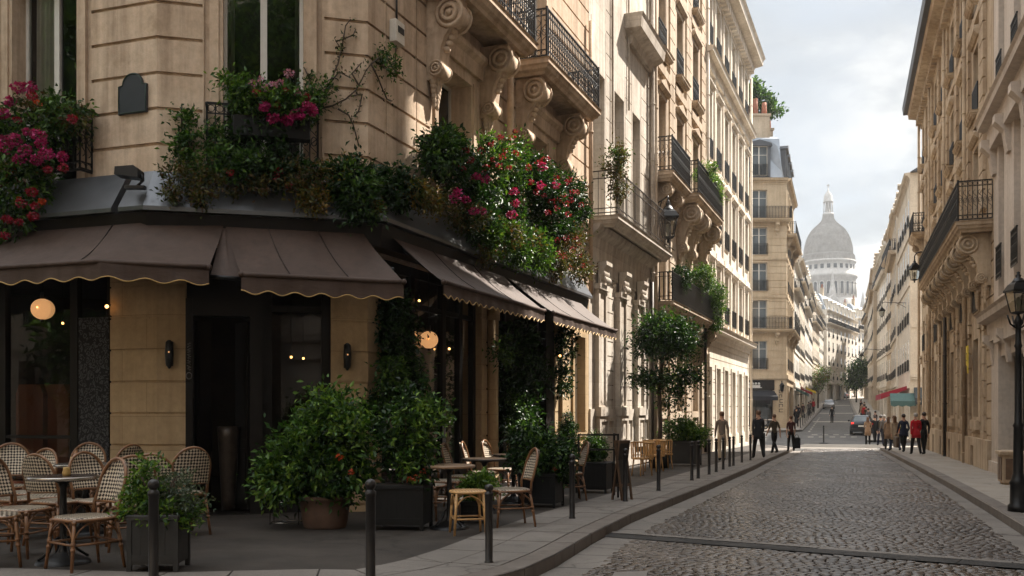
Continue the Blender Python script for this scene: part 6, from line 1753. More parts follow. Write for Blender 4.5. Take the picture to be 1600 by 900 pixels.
def make_chair(label, back='weave_back', seat='weave_seat', frame='rattan'):
    t = thing('bistro_chair', label, 'chair')
    sh = 0.47
    vs, fs, uv, pts = super_disc(0.225, 0.225, sh, 0.03)
    link('seat', uvmesh('seat', vs, fs, uv, seat), t)
    vs, fs, uv = woven_back(0.205, 0.575, 0.955, 0.74, 0.215, 0.10, 0.045, back)
    link('backrest', uvmesh('backrest', vs, fs, uv, back), t)
    yb = lambda z: 0.215 + 0.10 * (z - 0.575) / 0.38
    hoop = [(-0.205, 0.20, sh - 0.02), (-0.21, 0.205, 0.56), (-0.213, yb(0.65), 0.65), (-0.212, yb(0.74), 0.74)]
    hoop += [(0.212 * math.cos(a), yb(0.74 + 0.225 * math.sin(a)) + 0.0 , 0.74 + 0.225 * math.sin(a)) for a in [PI - PI * i / 14 for i in range(1, 14)]]
    hoop += [(0.212, yb(0.74), 0.74), (0.213, yb(0.65), 0.65), (0.21, 0.205, 0.56), (0.205, 0.20, sh - 0.02)]
    b = MB(); b.tube(hoop, 0.016, 7); b.tube([(-0.21, 0.215, 0.572), (-0.1, 0.255, 0.572), (0, 0.262, 0.572), (0.1, 0.255, 0.572), (0.21, 0.215, 0.572)], 0.011, 6)
    b.build('back_frame', MAT[frame], t)
    b = MB(); b.tube([(x * 1.02, y * 1.02, sh - 0.022) for x, y in pts], 0.016, 6, True); b.build('seat_frame', MAT[frame], t)
    for sx in (-1, 1):
        for (y0, y1, x0) in ((-0.19, -0.235, 0.19), (0.19, 0.255, 0.185)):
            b = MB(); b.tube([(sx * x0, y0, sh - 0.02), (sx * (x0 + 0.018), (y0 + y1) / 2, 0.24), (sx * (x0 + 0.038), y1, 0.0)], [0.017, 0.017, 0.014], 7)
            for z in (0.20, 0.25, 0.43):
                q = 1 - z / 0.47; b.tube([(sx * (x0 + 0.038 * q), y0 + (y1 - y0) * q, z - 0.014), (sx * (x0 + 0.038 * q), y0 + (y1 - y0) * q, z + 0.014)], 0.021, 7)
            b.build('leg', MAT[frame], t)
    b = MB(); q = 0.24
    L = {(-1, -1): (-0.208, -0.213, q), (1, -1): (0.208, -0.213, q), (1, 1): (0.204, 0.223, q), (-1, 1): (-0.204, 0.223, q)}
    ks = [(-1, -1), (1, -1), (1, 1), (-1, 1)]
    for i in range(4): b.tube([L[ks[i]], L[ks[(i + 1) % 4]]], 0.011, 6)
    b.build('stretcher', MAT[frame], t)
    b = MB()
    for i in range(4):
        a, c = Vector(L[ks[i]]), Vector(L[ks[(i + 1) % 4]])
        arc = []
        for k in range(9):
            s = k / 8; p = a + (c - a) * s; p.z = 0.27 + 0.165 * math.sin(PI * s) ** 0.6; arc.append(p)
        b.tube(arc, 0.009, 5)
    b.build('brace', MAT[frame], t)
    return t
CS = 1.07
chair0 = None
def chair(px, py, rz, label, Y=None, src=None):
    global chair0
    p = gY(px, Y) if Y else gp(px, py)
    if Y is None: p.z = -SL * p.y
    if chair0 is None:
        chair0 = make_chair(label); chair0.location = p; chair0.rotation_euler = (0, 0, R(rz)); chair0.scale = (CS,) * 3; chair0['group'] = 'black and white woven bistro chairs'
        return chair0
    return dup(chair0, p, R(rz), label, 'black and white woven bistro chairs', CS * (1.05 if label.startswith(('woven bistro chair facing out', 'tall-backed', 'woven bistro chair seen', 'woven bistro chair farthest')) else 1))
# rz: 0 faces the viewer (front towards -y); positive turns the front to the viewer's right
chair(132, 888, -38, 'nearest woven bistro chair, back turned, beside the square dark planter')
chair(-14, 884, 118, 'woven bistro chair cut off by the left edge of the photo, nearest the corner')
chair(32, 868, 82, 'woven bistro chair facing right against the front round table')
chair(12, 850, 20, 'woven bistro chair farthest left against the cafe window', 13.0)
chair(72, 850, -70, 'woven bistro chair turned away behind the front table, left of the second table', 11.6)
chair(126, 840, 5, 'woven bistro chair facing out behind the second round table', 13.3)
chair(176, 850, -115, 'woven bistro chair seen edge-on in front of the stone pier', 12.9)
chair(205, 860, 205, 'woven bistro chair hidden behind the feathery plant, its rim arching over', 10.5)
chair(246, 850, 190, 'woven bistro chair directly behind the right side of the feathery plant', 11.1)
chair(283, 850, 222, 'tall-backed woven bistro chair farthest right of the left terrace', 11.8)
chair(28, 850, 150, 'woven bistro chair squeezed behind the one facing the front table', 11.2)
chair(92, 850, 160, 'woven bistro chair tucked between the two left tables', 10.9)
chair(160, 850, 60, 'woven bistro chair facing right on the near side of the second round table', 11.0)
chair(40, 850, -20, 'woven bistro chair half hidden at the back of the left terrace', 12.2)
chair(668, 830, 70, 'woven bistro chair beside the tall black planter, facing the first wooden table', 13.6)
chair(700, 820, 78, 'second woven bistro chair along the street window', 14.6)
chair(724, 810, 80, 'third woven bistro chair along the street window', 15.8)
chair(752, 800, 84, 'fourth woven bistro chair along the street window, near the post', 17.0)
chair(783, 790, 70, 'fifth woven bistro chair along the street window, deepest in the shade', 18.2)
chair(798, 822, -74, 'large woven bistro chair facing left on the street edge of the terrace')
chair(888, 782, -80, 'woven bistro chair half hidden behind the black planter bush')

chair(60, 800, 25, 'woven bistro chair added behind the left window glass for a reflected chair', 15.6)  # indoor chairs added in place of chair reflections in the glass
chair(112, 800, -20, 'second woven bistro chair added inside for a reflected one, close to the lace panel', 15.4)
def make_table(label, r, h, topm, edgem, square=False):
    t = thing('bistro_table', label, 'table')
    b = MB(); b.lathe([(0.002, h - 0.035), (r * 0.96, h - 0.035), (r * 0.99, h - 0.03), (r, h - 0.02), (r, h - 0.006), (r * 0.985, h), (r * 0.93, h)], (0, 0), 36); b.build('table_rim', MAT[edgem], t)
    b = MB(); b.lathe([(r * 0.93, h + 0.0005), (0.002, h + 0.001)], (0, 0), 36); b.build('tabletop', MAT[topm], t)
    b = MB(); b.lathe([(0.11, h - 0.04), (0.05, h - 0.07), (0.03, h - 0.12), (0.034, 0.5), (0.045, 0.46), (0.03, 0.42), (0.036, 0.16), (0.06, 0.10), (0.07, 0.06)], (0, 0), 14); b.build('column', MAT['iron'], t)
    b = MB()
    b.lathe([(0.02, 0.12), (0.09, 0.10), (0.20, 0.05), (0.25, 0.03), (0.26, 0.0)], (0, 0), 20)
    for i in range(4):
        a = PI / 4 + PI / 2 * i; b.tube([(0.04 * math.cos(a), 0.04 * math.sin(a), 0.26), (0.10 * math.cos(a), 0.10 * math.sin(a), 0.22), (0.13 * math.cos(a), 0.13 * math.sin(a), 0.13), (0.24 * math.cos(a), 0.24 * math.sin(a), 0.05)], 0.014, 5)
    b.build('base', MAT['iron'], t)
    return t
def put(o, px, py=None, Y=None, rz=0, s=1):
    p = gY(px, Y) if Y else gp(px, py)
    o.location = p; o.rotation_euler = (0, 0, R(rz)); o.scale = (s,) * 3; o['group'] = o.get('group') or ''
    if not o['group']: del o['group']
    return o
put(make_table('front round bistro table with dark top and steel rim on the left terrace', 0.325, 0.86, 'table_dark', 'table_steel'), 99, 880)
put(make_table('second round bistro table with pale steel top, closer to the stone pier', 0.36, 0.87, 'table_steel', 'table_steel'), 134, Y=11.9)
put(make_table('first wooden bistro table beside the stool', 0.34, 0.83, 'table_wood', 'table_wood'), 702, 826)
put(make_table('second wooden bistro table behind the stool', 0.36, 0.83, 'table_wood', 'table_dark'), 757, Y=14.6)
put(make_table('third wooden bistro table deepest in the street terrace', 0.38, 0.83, 'table_wood', 'table_dark'), 802, Y=16.4)
# ashtray and small salt pots on the left tables
for (px, Y, h, lab) in ((104, 9.35, 0.86, 'small glass jar on the front round table'), (114, 11.8, 0.87, 'small brass pot on the second round table')):
    p = gY(px, Y); o = thing('jar', lab, 'jar', (p.x, p.y, p.z + h + 0.002))
    b = MB(); b.lathe([(0.001, 0), (0.035, 0), (0.04, 0.03), (0.03, 0.07), (0.032, 0.085), (0.001, 0.085)], (0, 0), 12); b.build('body', MAT['gold_trim'], o)
# stool
t = thing('stool', 'backless cane stool with light woven seat in front of the wooden tables', 'stool'); h = 0.52
vs, fs, uv, pts = super_disc(0.2, 0.2, h, 0.03, p=2.6); link('seat', uvmesh('seat', vs, fs, uv, 'cane_weave'), t)
b = MB(); b.tube([(x * 1.02, y * 1.02, h - 0.02) for x, y in pts], 0.018, 6, True); b.build('seat_frame', MAT['cane_light'], t)
cs = []
for i in range(4):
    a = PI / 4 + PI / 2 * i; c, s = math.cos(a), math.sin(a)
    b = MB(); b.tube([(0.22 * c, 0.22 * s, h - 0.03), (0.265 * c, 0.265 * s, 0)], [0.018, 0.015], 7); b.build('leg', MAT['cane_light'], t); cs.append((0.245 * c, 0.245 * s))
b = MB()
for i in range(4):
    p, q = cs[i], cs[(i + 1) % 4]; b.tube([(*p, 0.19), (*q, 0.19)], 0.012, 6)
    b.tube([(p[0] + (q[0] - p[0]) * k / 8, p[1] + (q[1] - p[1]) * k / 8, 0.30 + 0.16 * math.sin(PI * k / 8) ** 0.6) for k in range(9)], 0.009, 5)
b.build('stretcher', MAT['cane_light'], t)
put(t, 731, 834, rz=12, s=1.05)
# barrel-backed wooden chairs up the street
def make_tub(label):
    t = thing('wooden_chair', label, 'chair', group='light wooden tub chairs outside the pale house')
    b = MB(); b.prism([(0.25 * math.cos(a), 0.25 * math.sin(a)) for a in [2 * PI * i / 18 for i in range(18)]], 0.42, 0.46, 'z'); b.build('seat', MAT['cane_light'], t)
    b = MB(); n = 16
    o_ = [(0.29 * math.cos(a), 0.29 * math.sin(a)) for a in [R(-25) + R(230) * i / n for i in range(n + 1)]]; i_ = [(x * 0.92, y * 0.92) for x, y in o_]
    vs = []
    for (ring, z) in ((o_, 0.40), (o_, 0.86), (i_, 0.86), (i_, 0.40)): vs += [(x * (1.08 if z > 0.5 else 1), y * (1.08 if z > 0.5 else 1), z) for x, y in ring]
    b.v = []; b.f = []; b.m = []; b.sm = []
    for i, (x, y) in enumerate(o_): b.bar((x, y, 0.42), (x * 1.08, y * 1.08, 0.84), 0.034, 0.022)
    b.tube([(x * 1.08, y * 1.08, 0.85) for x, y in o_], 0.024, 6); b.tube([(x * 1.02, y * 1.02, 0.52) for x, y in o_], 0.014, 5)
    b.build('backrest', MAT['cane_light'], t)
    for i in range(4):
        a = PI / 4 + PI / 2 * i; b = MB(); b.tube([(0.21 * math.cos(a), 0.21 * math.sin(a), 0.42), (0.26 * math.cos(a), 0.26 * math.sin(a), 0)], [0.02, 0.016], 6); b.build('leg', MAT['cane_light'], t)
    return t
tub = make_tub('light wooden tub chair nearest the menu board'); tub.location = gY(1003, 24.5); tub.rotation_euler = (0, 0, R(-60))
for px, Y, rz, lab in ((1022, 26.6, -40, 'middle light wooden tub chair outside the pale house'), (1038, 27.8, 100, 'light wooden tub chair nearest the potted tree')):
    dup(tub, gY(px, Y), R(rz), lab)

# ------------------------------------------------------------------ planters and their plants
def box_planter(label, px, Y, w_, d_, h, mat, rz=0, base=None):
    p = gY(px, Y) if base is None else base
    o = thing('planter', label, 'planter', tuple(p), R(rz))
    b = MB(); t = 0.03
    b.box(-w_ / 2, w_ / 2, -d_ / 2, d_ / 2, 0.07, h - 0.05)
    b.build('box', MAT[mat], o)
    b = MB()
    for sx in (-1, 1):
        for sy in (-1, 1):
            b.box(sx * w_ / 2 - t if sx > 0 else -w_ / 2 - 0.012, sx * w_ / 2 + 0.012 if sx > 0 else -w_ / 2 + t, sy * d_ / 2 - t if sy > 0 else -d_ / 2 - 0.012, sy * d_ / 2 + 0.012 if sy > 0 else -d_ / 2 + t, 0.0, h - 0.045)
    b.box(-w_ / 2 - 0.02, w_ / 2 + 0.02, -d_ / 2 - 0.02, d_ / 2 + 0.02, h - 0.045, h, 0.008)
    b.box(-w_ / 2 + t, w_ / 2 - t, -d_ / 2 - 0.008, -d_ / 2 + 0.001, 0.10, 0.16)
    for k in range(1, 6 if w_ > 0.5 else 4):
        x = -w_ / 2 + w_ * k / (6 if w_ > 0.5 else 4); b.box(x - 0.003, x + 0.003, -d_ / 2 - 0.004, -d_ / 2 + 0.001, 0.16, h - 0.06)
    b.build('frame', MAT[mat], o)
    b = MB(); b.box(-w_ / 2 + 0.03, w_ / 2 - 0.03, -d_ / 2 + 0.03, d_ / 2 - 0.03, h, h + 0.006); b.build('soil', MAT['soil'], o)
    return o
def rel(name, label, cat, base, parts, flowers=(), trunk=None, group=None):
    o = thing(name, label, cat, tuple(base), 0, group)
    for (mat, leaf, dens, bl, cr) in parts: foliage('foliage', o, bl, dens, leaf, mat, cr)
    for (mat, pts, r, n, pet) in flowers: blossoms('blossoms', o, pts, r, n, mat, pet)
    if trunk:
        b = MB()
        for s, r in trunk: b.tube(s, r, 7)
        b.build('trunk', MAT['bark'], o)
    return o
def stems(n, h, sp, r=0.008):
    return [([(0.02 * rnd.uniform(-1, 1), 0.02 * rnd.uniform(-1, 1), 0), (sp * 0.5 * math.cos(i), sp * 0.5 * math.sin(i), h * 0.5), (sp * math.cos(i), sp * math.sin(i), h)], r) for i in range(n)]
# feathery plant in the dark box at the front left
pA_ = gY(249, 9.05)
box_planter('square dark metal planter at the front left, behind the bollard', 249, 9.05, 0.44, 0.42, 0.53, 'planter_grey', 4)
rel('shrub', 'feathery mixed green plant in the square front planter', 'shrub', pA_ + Vector((0, 0, 0.52)), [
    ('leaf_bright', 0.06, 800, [(-0.10, -0.05, 0.28, 0.12, 0.12, 0.26, 1.0), (-0.19, -0.06, 0.10, 0.14, 0.13, 0.13, 0.6), (0.02, -0.18, 0.03, 0.17, 0.08, 0.08, 0.35), (0.26, -0.08, -0.02, 0.10, 0.08, 0.09, 0.25)], 0.055),
    ('leaf_silver', 0.045, 900, [(0.16, 0.0, 0.22, 0.18, 0.14, 0.16, 0.9), (0.27, 0.0, 0.12, 0.14, 0.12, 0.12, 0.5)], 0.06),
    ('leaf_mid', 0.055, 500, [(0.03, 0.05, 0.14, 0.22, 0.15, 0.14, 0.9), (0.28, -0.05, 0.06, 0.12, 0.11, 0.13, 0.35)], 0.06)], trunk=stems(7, 0.36, 0.18))
# terracotta pot with the big glossy bush
pT = gp(508, 824)
o = thing('plant_pot', 'broad weathered terracotta pot under the big glossy bush', 'plant pot', tuple(pT))
b = MB(); b.lathe([(0.001, 0.0), (0.27, 0.0), (0.285, 0.03), (0.315, 0.22), (0.325, 0.36), (0.345, 0.37), (0.35, 0.42), (0.32, 0.43), (0.30, 0.40), (0.001, 0.39)], (0, 0), 28); b.build('pot', MAT['terracotta'], o)
rel('shrub', 'big glossy green bush in front of the cafe entrance window', 'shrub', pT + Vector((0, 0, 0.4)), [
    ('leaf_mid', 0.105, 1000, [(-0.15, 0.0, 0.55, 0.52, 0.45, 0.46, 2.4), (0.2, 0.05, 0.78, 0.42, 0.4, 0.46, 1.9), (-0.5, -0.05, 0.3, 0.34, 0.34, 0.32, 1.2), (0.26, -0.1, 0.28, 0.36, 0.34, 0.28, 1.1), (0.1, 0, 1.1, 0.3, 0.28, 0.28, 0.8), (-0.3, 0, 0.95, 0.22, 0.2, 0.22, 0.4)], 0.10),
    ('leaf_bright', 0.095, 700, [(-0.1, -0.25, 0.55, 0.6, 0.35, 0.5, 1.5), (0.3, -0.2, 0.9, 0.4, 0.3, 0.4, 1.0), (-0.6, -0.2, 0.25, 0.25, 0.2, 0.25, 0.5), (0.05, -0.1, 1.2, 0.25, 0.2, 0.22, 0.5)], 0.10),
    ('leaf_dark', 0.11, 900, [(0.0, 0.05, 0.5, 0.5, 0.4, 0.45, 2.0)], 0.12)],
    flowers=[('petal_orange', [(0.42, -0.45, 0.35), (0.28, -0.5, 0.55)], 0.04, 30, 0.035)], trunk=stems(6, 0.9, 0.3, 0.014))
# tall black planter with upright climber
pB_ = gY(629, 12.45)
box_planter('tall black slatted planter beside the first wooden table', 629, 12.45, 0.66, 0.55, 0.58, 'planter_black', -8)
rel('shrub', 'tall leafy shrub rising from the black slatted planter', 'shrub', pB_ + Vector((0, 0, 0.56)), [
    ('leaf_dark', 0.10, 800, [(0.05, 0.1, 0.6, 0.28, 0.25, 0.6, 1.6), (0.05, 0.05, 1.0, 0.22, 0.22, 0.3, 0.6), (0.1, 0, 0.25, 0.24, 0.24, 0.22, 0.7)], 0.1),
    ('leaf_mid', 0.095, 600, [(0.12, 0.0, 0.6, 0.28, 0.26, 0.45, 1.0), (0.24, 0.05, 0.9, 0.30, 0.26, 0.24, 1.0)], 0.09),
    ('leaf_bright', 0.085, 500, [(0.26, -0.15, 0.88, 0.32, 0.18, 0.24, 0.9), (0.1, -0.15, 0.5, 0.2, 0.15, 0.3, 0.4), (0.2, -0.2, 0.25, 0.2, 0.14, 0.2, 0.4)], 0.09)],
    flowers=[('petal_orange', [(0.2, -0.32, 0.12), (0.3, -0.3, 0.2), (0.12, -0.3, 0.1)], 0.05, 25, 0.03)], trunk=stems(6, 0.9, 0.22, 0.012))
# low bright plant under the second table
pL = gY(745, 13.2); box_planter('low black trough under the bright plant behind the stool', 745, 13.2, 0.34, 0.3, 0.3, 'planter_black', -15)
rel('shrub', 'low bright green plant between the stool and the large chair', 'shrub', pL + Vector((0, 0, 0.3)), [('leaf_bright', 0.07, 900, [(0, 0, 0.16, 0.26, 0.22, 0.17, 1.6), (0.08, 0, 0.22, 0.2, 0.2, 0.12, 0.6)], 0.06)], trunk=stems(4, 0.2, 0.1))
# planter and bush at the end of the terrace
pM = gY(846, 15.7); box_planter('black square planter with a spreading bush at the end of the terrace', 846, 15.7, 0.60, 0.55, 0.56, 'planter_black', -18)
rel('shrub', 'spreading dark bush in the square planter behind the third bollard', 'shrub', pM + Vector((0, 0, 0.52)), [
    ('leaf_dark', 0.10, 900, [(0.0, 0.0, 0.32, 0.5, 0.42, 0.34, 2.2), (0.22, 0.0, 0.22, 0.36, 0.34, 0.26, 1.1), (-0.2, 0.05, 0.5, 0.34, 0.3, 0.26, 1.0)], 0.09),
    ('leaf_mid', 0.09, 600, [(0.0, -0.2, 0.32, 0.5, 0.3, 0.3, 1.4), (-0.1, -0.1, 0.55, 0.3, 0.26, 0.2, 0.6)], 0.09)],
    flowers=[('petal_orange', [(0.2, -0.4, 0.12)], 0.04, 25, 0.03)], trunk=stems(5, 0.5, 0.25))
# clipped box bush behind the metal frame
pQ = gY(929, 18.8); box_planter('black planter holding a clipped box bush behind the metal frame', 929, 18.8, 0.60, 0.55, 0.60, 'planter_black', -20)
rel('shrub', 'clipped box bush behind the metal frame', 'topiary', pQ + Vector((0, 0, 0.58)), [('leaf_mid', 0.045, 2600, [(0, 0, 0.28, 0.25, 0.25, 0.30, 1.6)], 0.05), ('leaf_dark', 0.05, 1800, [(0, 0, 0.28, 0.22, 0.22, 0.28, 1.2)], 0.05)], trunk=stems(3, 0.3, 0.08))
pR_ = gY(888, 20.6)
o = thing('plant_pot', 'dark pot under the slim cone bush beside the last cafe post', 'plant pot', tuple(pR_))
b = MB(); b.lathe([(0.001, 0), (0.17, 0), (0.22, 0.38), (0.24, 0.42), (0.2, 0.42), (0.001, 0.40)], (0, 0), 18); b.build('pot', MAT['planter_black'], o)
rel('shrub', 'slim clipped cone bush beside the last cafe post', 'topiary', pR_ + Vector((0, 0, 0.4)), [('leaf_dark', 0.05, 2400, [(0, 0, 0.38, 0.24, 0.24, 0.36, 1.2), (0, 0, 0.75, 0.19, 0.19, 0.32, 0.8), (0, 0, 1.0, 0.10, 0.10, 0.26, 0.3)], 0.04), ('leaf_mid', 0.045, 1200, [(0, -0.02, 0.5, 0.23, 0.23, 0.5, 0.9)], 0.04)], trunk=stems(2, 0.8, 0.03))
# potted tree with two tiers and the big planter past it
pS = gY(1030, 28.6)
o = thing('planter', 'tall tree tub half hidden behind the wooden tub chairs', 'planter', tuple(pS))
b = MB(); b.lathe([(0.001, 0), (0.3, 0), (0.34, 0.5), (0.36, 0.55), (0.3, 0.55), (0.001, 0.5)], (0, 0), 18); b.build('pot', MAT['planter_grey'], o)
zt_ = lambda y: EYE + (HOR - y) / FPX * 28.6 - pS.z
rel('tree', 'small street tree with a two-tiered clipped dark crown', 'tree', pS + Vector((0, 0, 0.0)), [
    ('leaf_dark', 0.13, 620, [(0.0, 0, zt_(520), 0.68, 0.75, 0.55, 3.4), (0.55, 0, zt_(528), 0.6, 0.65, 0.48, 2.4), (-0.4, 0, zt_(535), 0.38, 0.5, 0.4, 0.9), (0.2, 0, zt_(548), 0.8, 0.7, 0.25, 1.1), (-0.15, 0, zt_(590), 0.5, 0.6, 0.28, 0.9), (0.75, 0.0, zt_(588), 0.62, 0.5, 0.28, 1.1), (0.4, 0, zt_(622), 0.42, 0.42, 0.24, 0.7), (-0.55, 0, zt_(592), 0.3, 0.3, 0.18, 0.35)], 0.16),
    ('leaf_mid', 0.12, 420, [(0.15, 0.0, zt_(512), 0.8, 0.75, 0.42, 1.3), (0.7, 0.0, zt_(583), 0.72, 0.55, 0.28, 0.9), (1.0, 0, zt_(545), 0.25, 0.3, 0.3, 0.4), (0.1, 0, zt_(602), 0.55, 0.55, 0.26, 0.6)], 0.16)],
    trunk=[([(0, 0, 0.45), (0.03, 0, 1.2), (0.0, 0.02, zt_(600)), (0.1, 0, zt_(560)), (0.15, 0, zt_(510))], [0.08, 0.07, 0.06, 0.05, 0.03]), ([(0.0, 0.02, zt_(610)), (0.4, 0, zt_(590)), (0.75, 0, zt_(580))], [0.04, 0.03, 0.02]), ([(0.03, 0, zt_(620)), (-0.3, 0, zt_(595))], [0.035, 0.02])])
pU = gY(1069, 30.2); box_planter('large grey planter with bright bush beyond the potted tree', 1069, 30.2, 0.95, 0.8, 0.78, 'planter_grey', -20)
rel('shrub', 'bright lime bush in the large grey planter', 'shrub', pU + Vector((0, 0, 0.75)), [
    ('leaf_bright', 0.10, 900, [(0.25, 0, 0.3, 0.46, 0.45, 0.34, 2.2), (0.5, 0, 0.1, 0.25, 0.3, 0.25, 0.7)], 0.09), ('leaf_mid', 0.10, 800, [(-0.2, 0.0, 0.3, 0.46, 0.45, 0.36, 1.8), (0, 0, 0.55, 0.3, 0.3, 0.2, 0.6)], 0.10)], trunk=stems(5, 0.5, 0.25, 0.012))
# balcony planting up the street
def onfac(u, w_, z): p = facL(u) + NL * w_; return Vector((p.x, p.y, z))
rel('creeper', 'brownish creeper on the near end of the bar-railed balcony', 'creeper', onfac(12.0, 0.62, 7.6), [('leaf_olive', 0.09, 700, [(0.05, 0, 0.45, 0.3, 0.3, 0.55, 1.4), (0.15, 0.1, -0.2, 0.22, 0.3, 0.4, 0.8)], 0.09), ('leaf_mid', 0.09, 500, [(0.1, 0, 0.6, 0.28, 0.28, 0.3, 0.7)], 0.09)])
rel('balcony_plant', 'yellow-green plants along the top of the tall black balcony', 'plant', onfac(25.5, 0.75, 10.75), [('leaf_bright', 0.11, 700, [(0, 0, 0.15, 0.35, 0.9, 0.25, 1.4), (0.6, 1.6, 0.15, 0.3, 0.8, 0.22, 1.0), (0.95, 2.4, -0.1, 0.2, 0.4, 0.5, 0.7)], 0.1)])
rel('balcony_plant', 'leafy plants hanging over the low stone balcony behind the tree', 'plant', onfac(24.2, 0.8, 5.9), [('leaf_mid', 0.11, 800, [(0.0, 0.0, 0.55, 0.4, 0.5, 0.5, 1.8), (0.9, 2.2, 0.2, 0.45, 0.6, 0.6, 2.0), (1.1, 2.6, -0.6, 0.3, 0.4, 0.7, 1.2)], 0.11), ('leaf_bright', 0.10, 600, [(0.2, -0.1, 0.8, 0.35, 0.5, 0.3, 0.8), (1.2, 2.6, 0.1, 0.4, 0.5, 0.6, 1.2)], 0.1)])
rel('balcony_plant', 'dark potted plant at the near end of the low stone balcony', 'plant', onfac(20.6, 0.7, 5.6), [('leaf_dark', 0.11, 800, [(0, 0, 0.4, 0.35, 0.4, 0.45, 1.4)], 0.1)])

# ------------------------------------------------------------------ bollards
def make_bollard(label):
    t = thing('bollard', label, 'bollard', group='black iron bollards along the kerbs')
    b = MB(); b.lathe([(0.048, 0), (0.048, 0.02), (0.040, 0.03), (0.040, 0.79), (0.046, 0.80), (0.046, 0.825), (0.03, 0.84), (0.026, 0.85)], (0, 0), 16); b.build('post', MAT['bollard_paint'], t)
    b = MB(); b.ball((0, 0, 0.885), 0.047, 16, 10); b.build('ball', MAT['bollard_paint'], t)
    return t
plain('bollard_paint', (0.02, 0.018, 0.018), 0.38, 0.2, 0.3, 7, 50, 0.1)
bol = make_bollard('black bollard standing in front of the square dark planter, nearest the left edge'); bol.location = gY(240, 7.75)
ord_ = ['second', 'third', 'fourth', 'fifth', 'sixth', 'seventh', 'eighth', 'ninth', 'tenth', 'eleventh', 'twelfth', 'thirteenth', 'fourteenth']
dup(bol, gY(579, 7.75), 0, 'black bollard standing in front of the terracotta pot and bush')
o = dup(bol, gp(764, 880), 0, 'short black bollard beside the cane stool'); o.scale = (0.95, 0.95, 0.84)
names = {894: 'black bollard in front of the spreading dark bush', 977: 'black bollard in front of the menu board', 1029: 'black bollard in front of the light wooden tub chairs', 1081: 'black bollard in front of the large grey planter'}
for i, (px, py) in enumerate(((894, 811), (977, 784), (1029, 767), (1081, 751), (1091, 748), (1108, 742), (1119, 738), (1130, 734), (1140, 729.5), (1146, 728), (1159, 723), (1172.5, 719.5), (1194, 712))):
    dup(bol, gp(px, py), 0, names.get(px, '%s black bollard counted up the left pavement past the large grey planter' % ord_[max(0, i - 4)]) if px != 1091 else 'slim black bollard immediately past the large grey planter')
for px, Y, lab in ((1287, 64.5, 'lone bollard on a flat foot in the middle of the crossing'),):
    o = dup(bol, gY(px, Y), 0, lab); o.location.z -= 0.12; o.scale = (1.2, 1.2, 1.3)
    b = MB(); b.lathe([(0.001, 0.05), (0.10, 0.05), (0.26, 0.02), (0.28, 0.0)], (0, 0), 16); b.build('foot', MAT['iron'], o)
for i in range(9):
    Y = 84 + i * 5.0; o = dup(bol, (kfl(Y) - 0.35, Y, GZ(Y)), 0, '%s black post along the far left kerb past the crossing' % (['first'] + ord_)[i])
for i in range(6):
    Y = 72 + i * 5.0; o = dup(bol, (kfr(Y) + 0.35, Y, GZ(Y)), 0, '%s black post along the far right kerb past the crossing' % (['first'] + ord_)[i])

# ------------------------------------------------------------------ metal frame, menu board, wire stand
p = gY(935, 17.4); o = thing('metal_frame', 'dark open metal barrier frame in front of the clipped box bush', 'barrier', tuple(p), R(2))
b = MB()
for (x, y) in ((-0.36, 0), (0.36, 0), (0.36, 0.5)): b.box(x - 0.018, x + 0.018, y - 0.018, y + 0.018, 0, 1.17)
b.build('post', MAT['iron'], o)
b = MB()
for z in (1.15, 0.88): b.bar((-0.36, 0, z), (0.36, 0, z), 0.03); b.bar((0.36, 0, z), (0.36, 0.5, z), 0.03)
b.build('rail', MAT['iron'], o)
p = gY(972, 16.9); o = thing('menu_board', 'brown folding menu board beside the metal frame', 'menu board', tuple(p), R(50)); o.scale = (0.72, 0.8, 0.88)
for s in (-1, 1):
    b = MB(); M_ = Matrix.Rotation(R(9) * s, 4, 'X'); b.M = Matrix.Translation((0, s * 0.13, 0)) @ M_
    b.box(-0.24, -0.19, -0.02, 0.02, 0, 1.22); b.box(0.19, 0.24, -0.02, 0.02, 0, 1.22); b.box(-0.19, 0.19, -0.02, 0.02, 1.16, 1.22); b.box(-0.19, 0.19, -0.02, 0.02, 0.28, 0.34)
    q = b.build('frame', MAT['brown_wood'], o)
    c = MB(); c.M = b.M; c.box(-0.19, 0.19, -0.008, 0.008, 0.34, 1.16); c.build('panel', MAT['planter_grey'], o)
p = gp(446, 818); o = thing('wire_stand', 'thin wire stand with a shelf left of the terracotta pot', 'stand', tuple(p), R(4))
b = MB()
for (x, y) in ((-0.18, -0.15), (0.2, -0.15), (-0.18, 0.15), (0.2, 0.15)): b.tube([(x, y, 0), (x, y, 0.72)], 0.009, 6)
for z in (0.02, 0.30, 0.70): b.tube([(-0.18, -0.15, z), (0.2, -0.15, z), (0.2, 0.15, z), (-0.18, 0.15, z)], 0.008, 5, True)
b.build('frame', MAT['table_steel'], o)
b = MB(); b.box(-0.28, -0.05, -0.10, 0.10, 0.36, 0.50); b.build('crate', MAT['table_wood'], o)
plain('vase_dark', (0.05, 0.035, 0.025), 0.35, 0.3, 0.3, 12)
# wicker vase inside the door
p = gY(357, 14.75); o = thing('vase', 'tall tapering metal vase standing in the dark doorway', 'vase', (p.x, p.y, zA + 0.04))
b = MB(); b.lathe([(0.001, 0), (0.10, 0), (0.11, 0.2), (0.16, 1.15), (0.175, 1.3), (0.15, 1.3), (0.14, 1.15)], (0, 0), 18); b.build('body', MAT['vase_dark'], o)

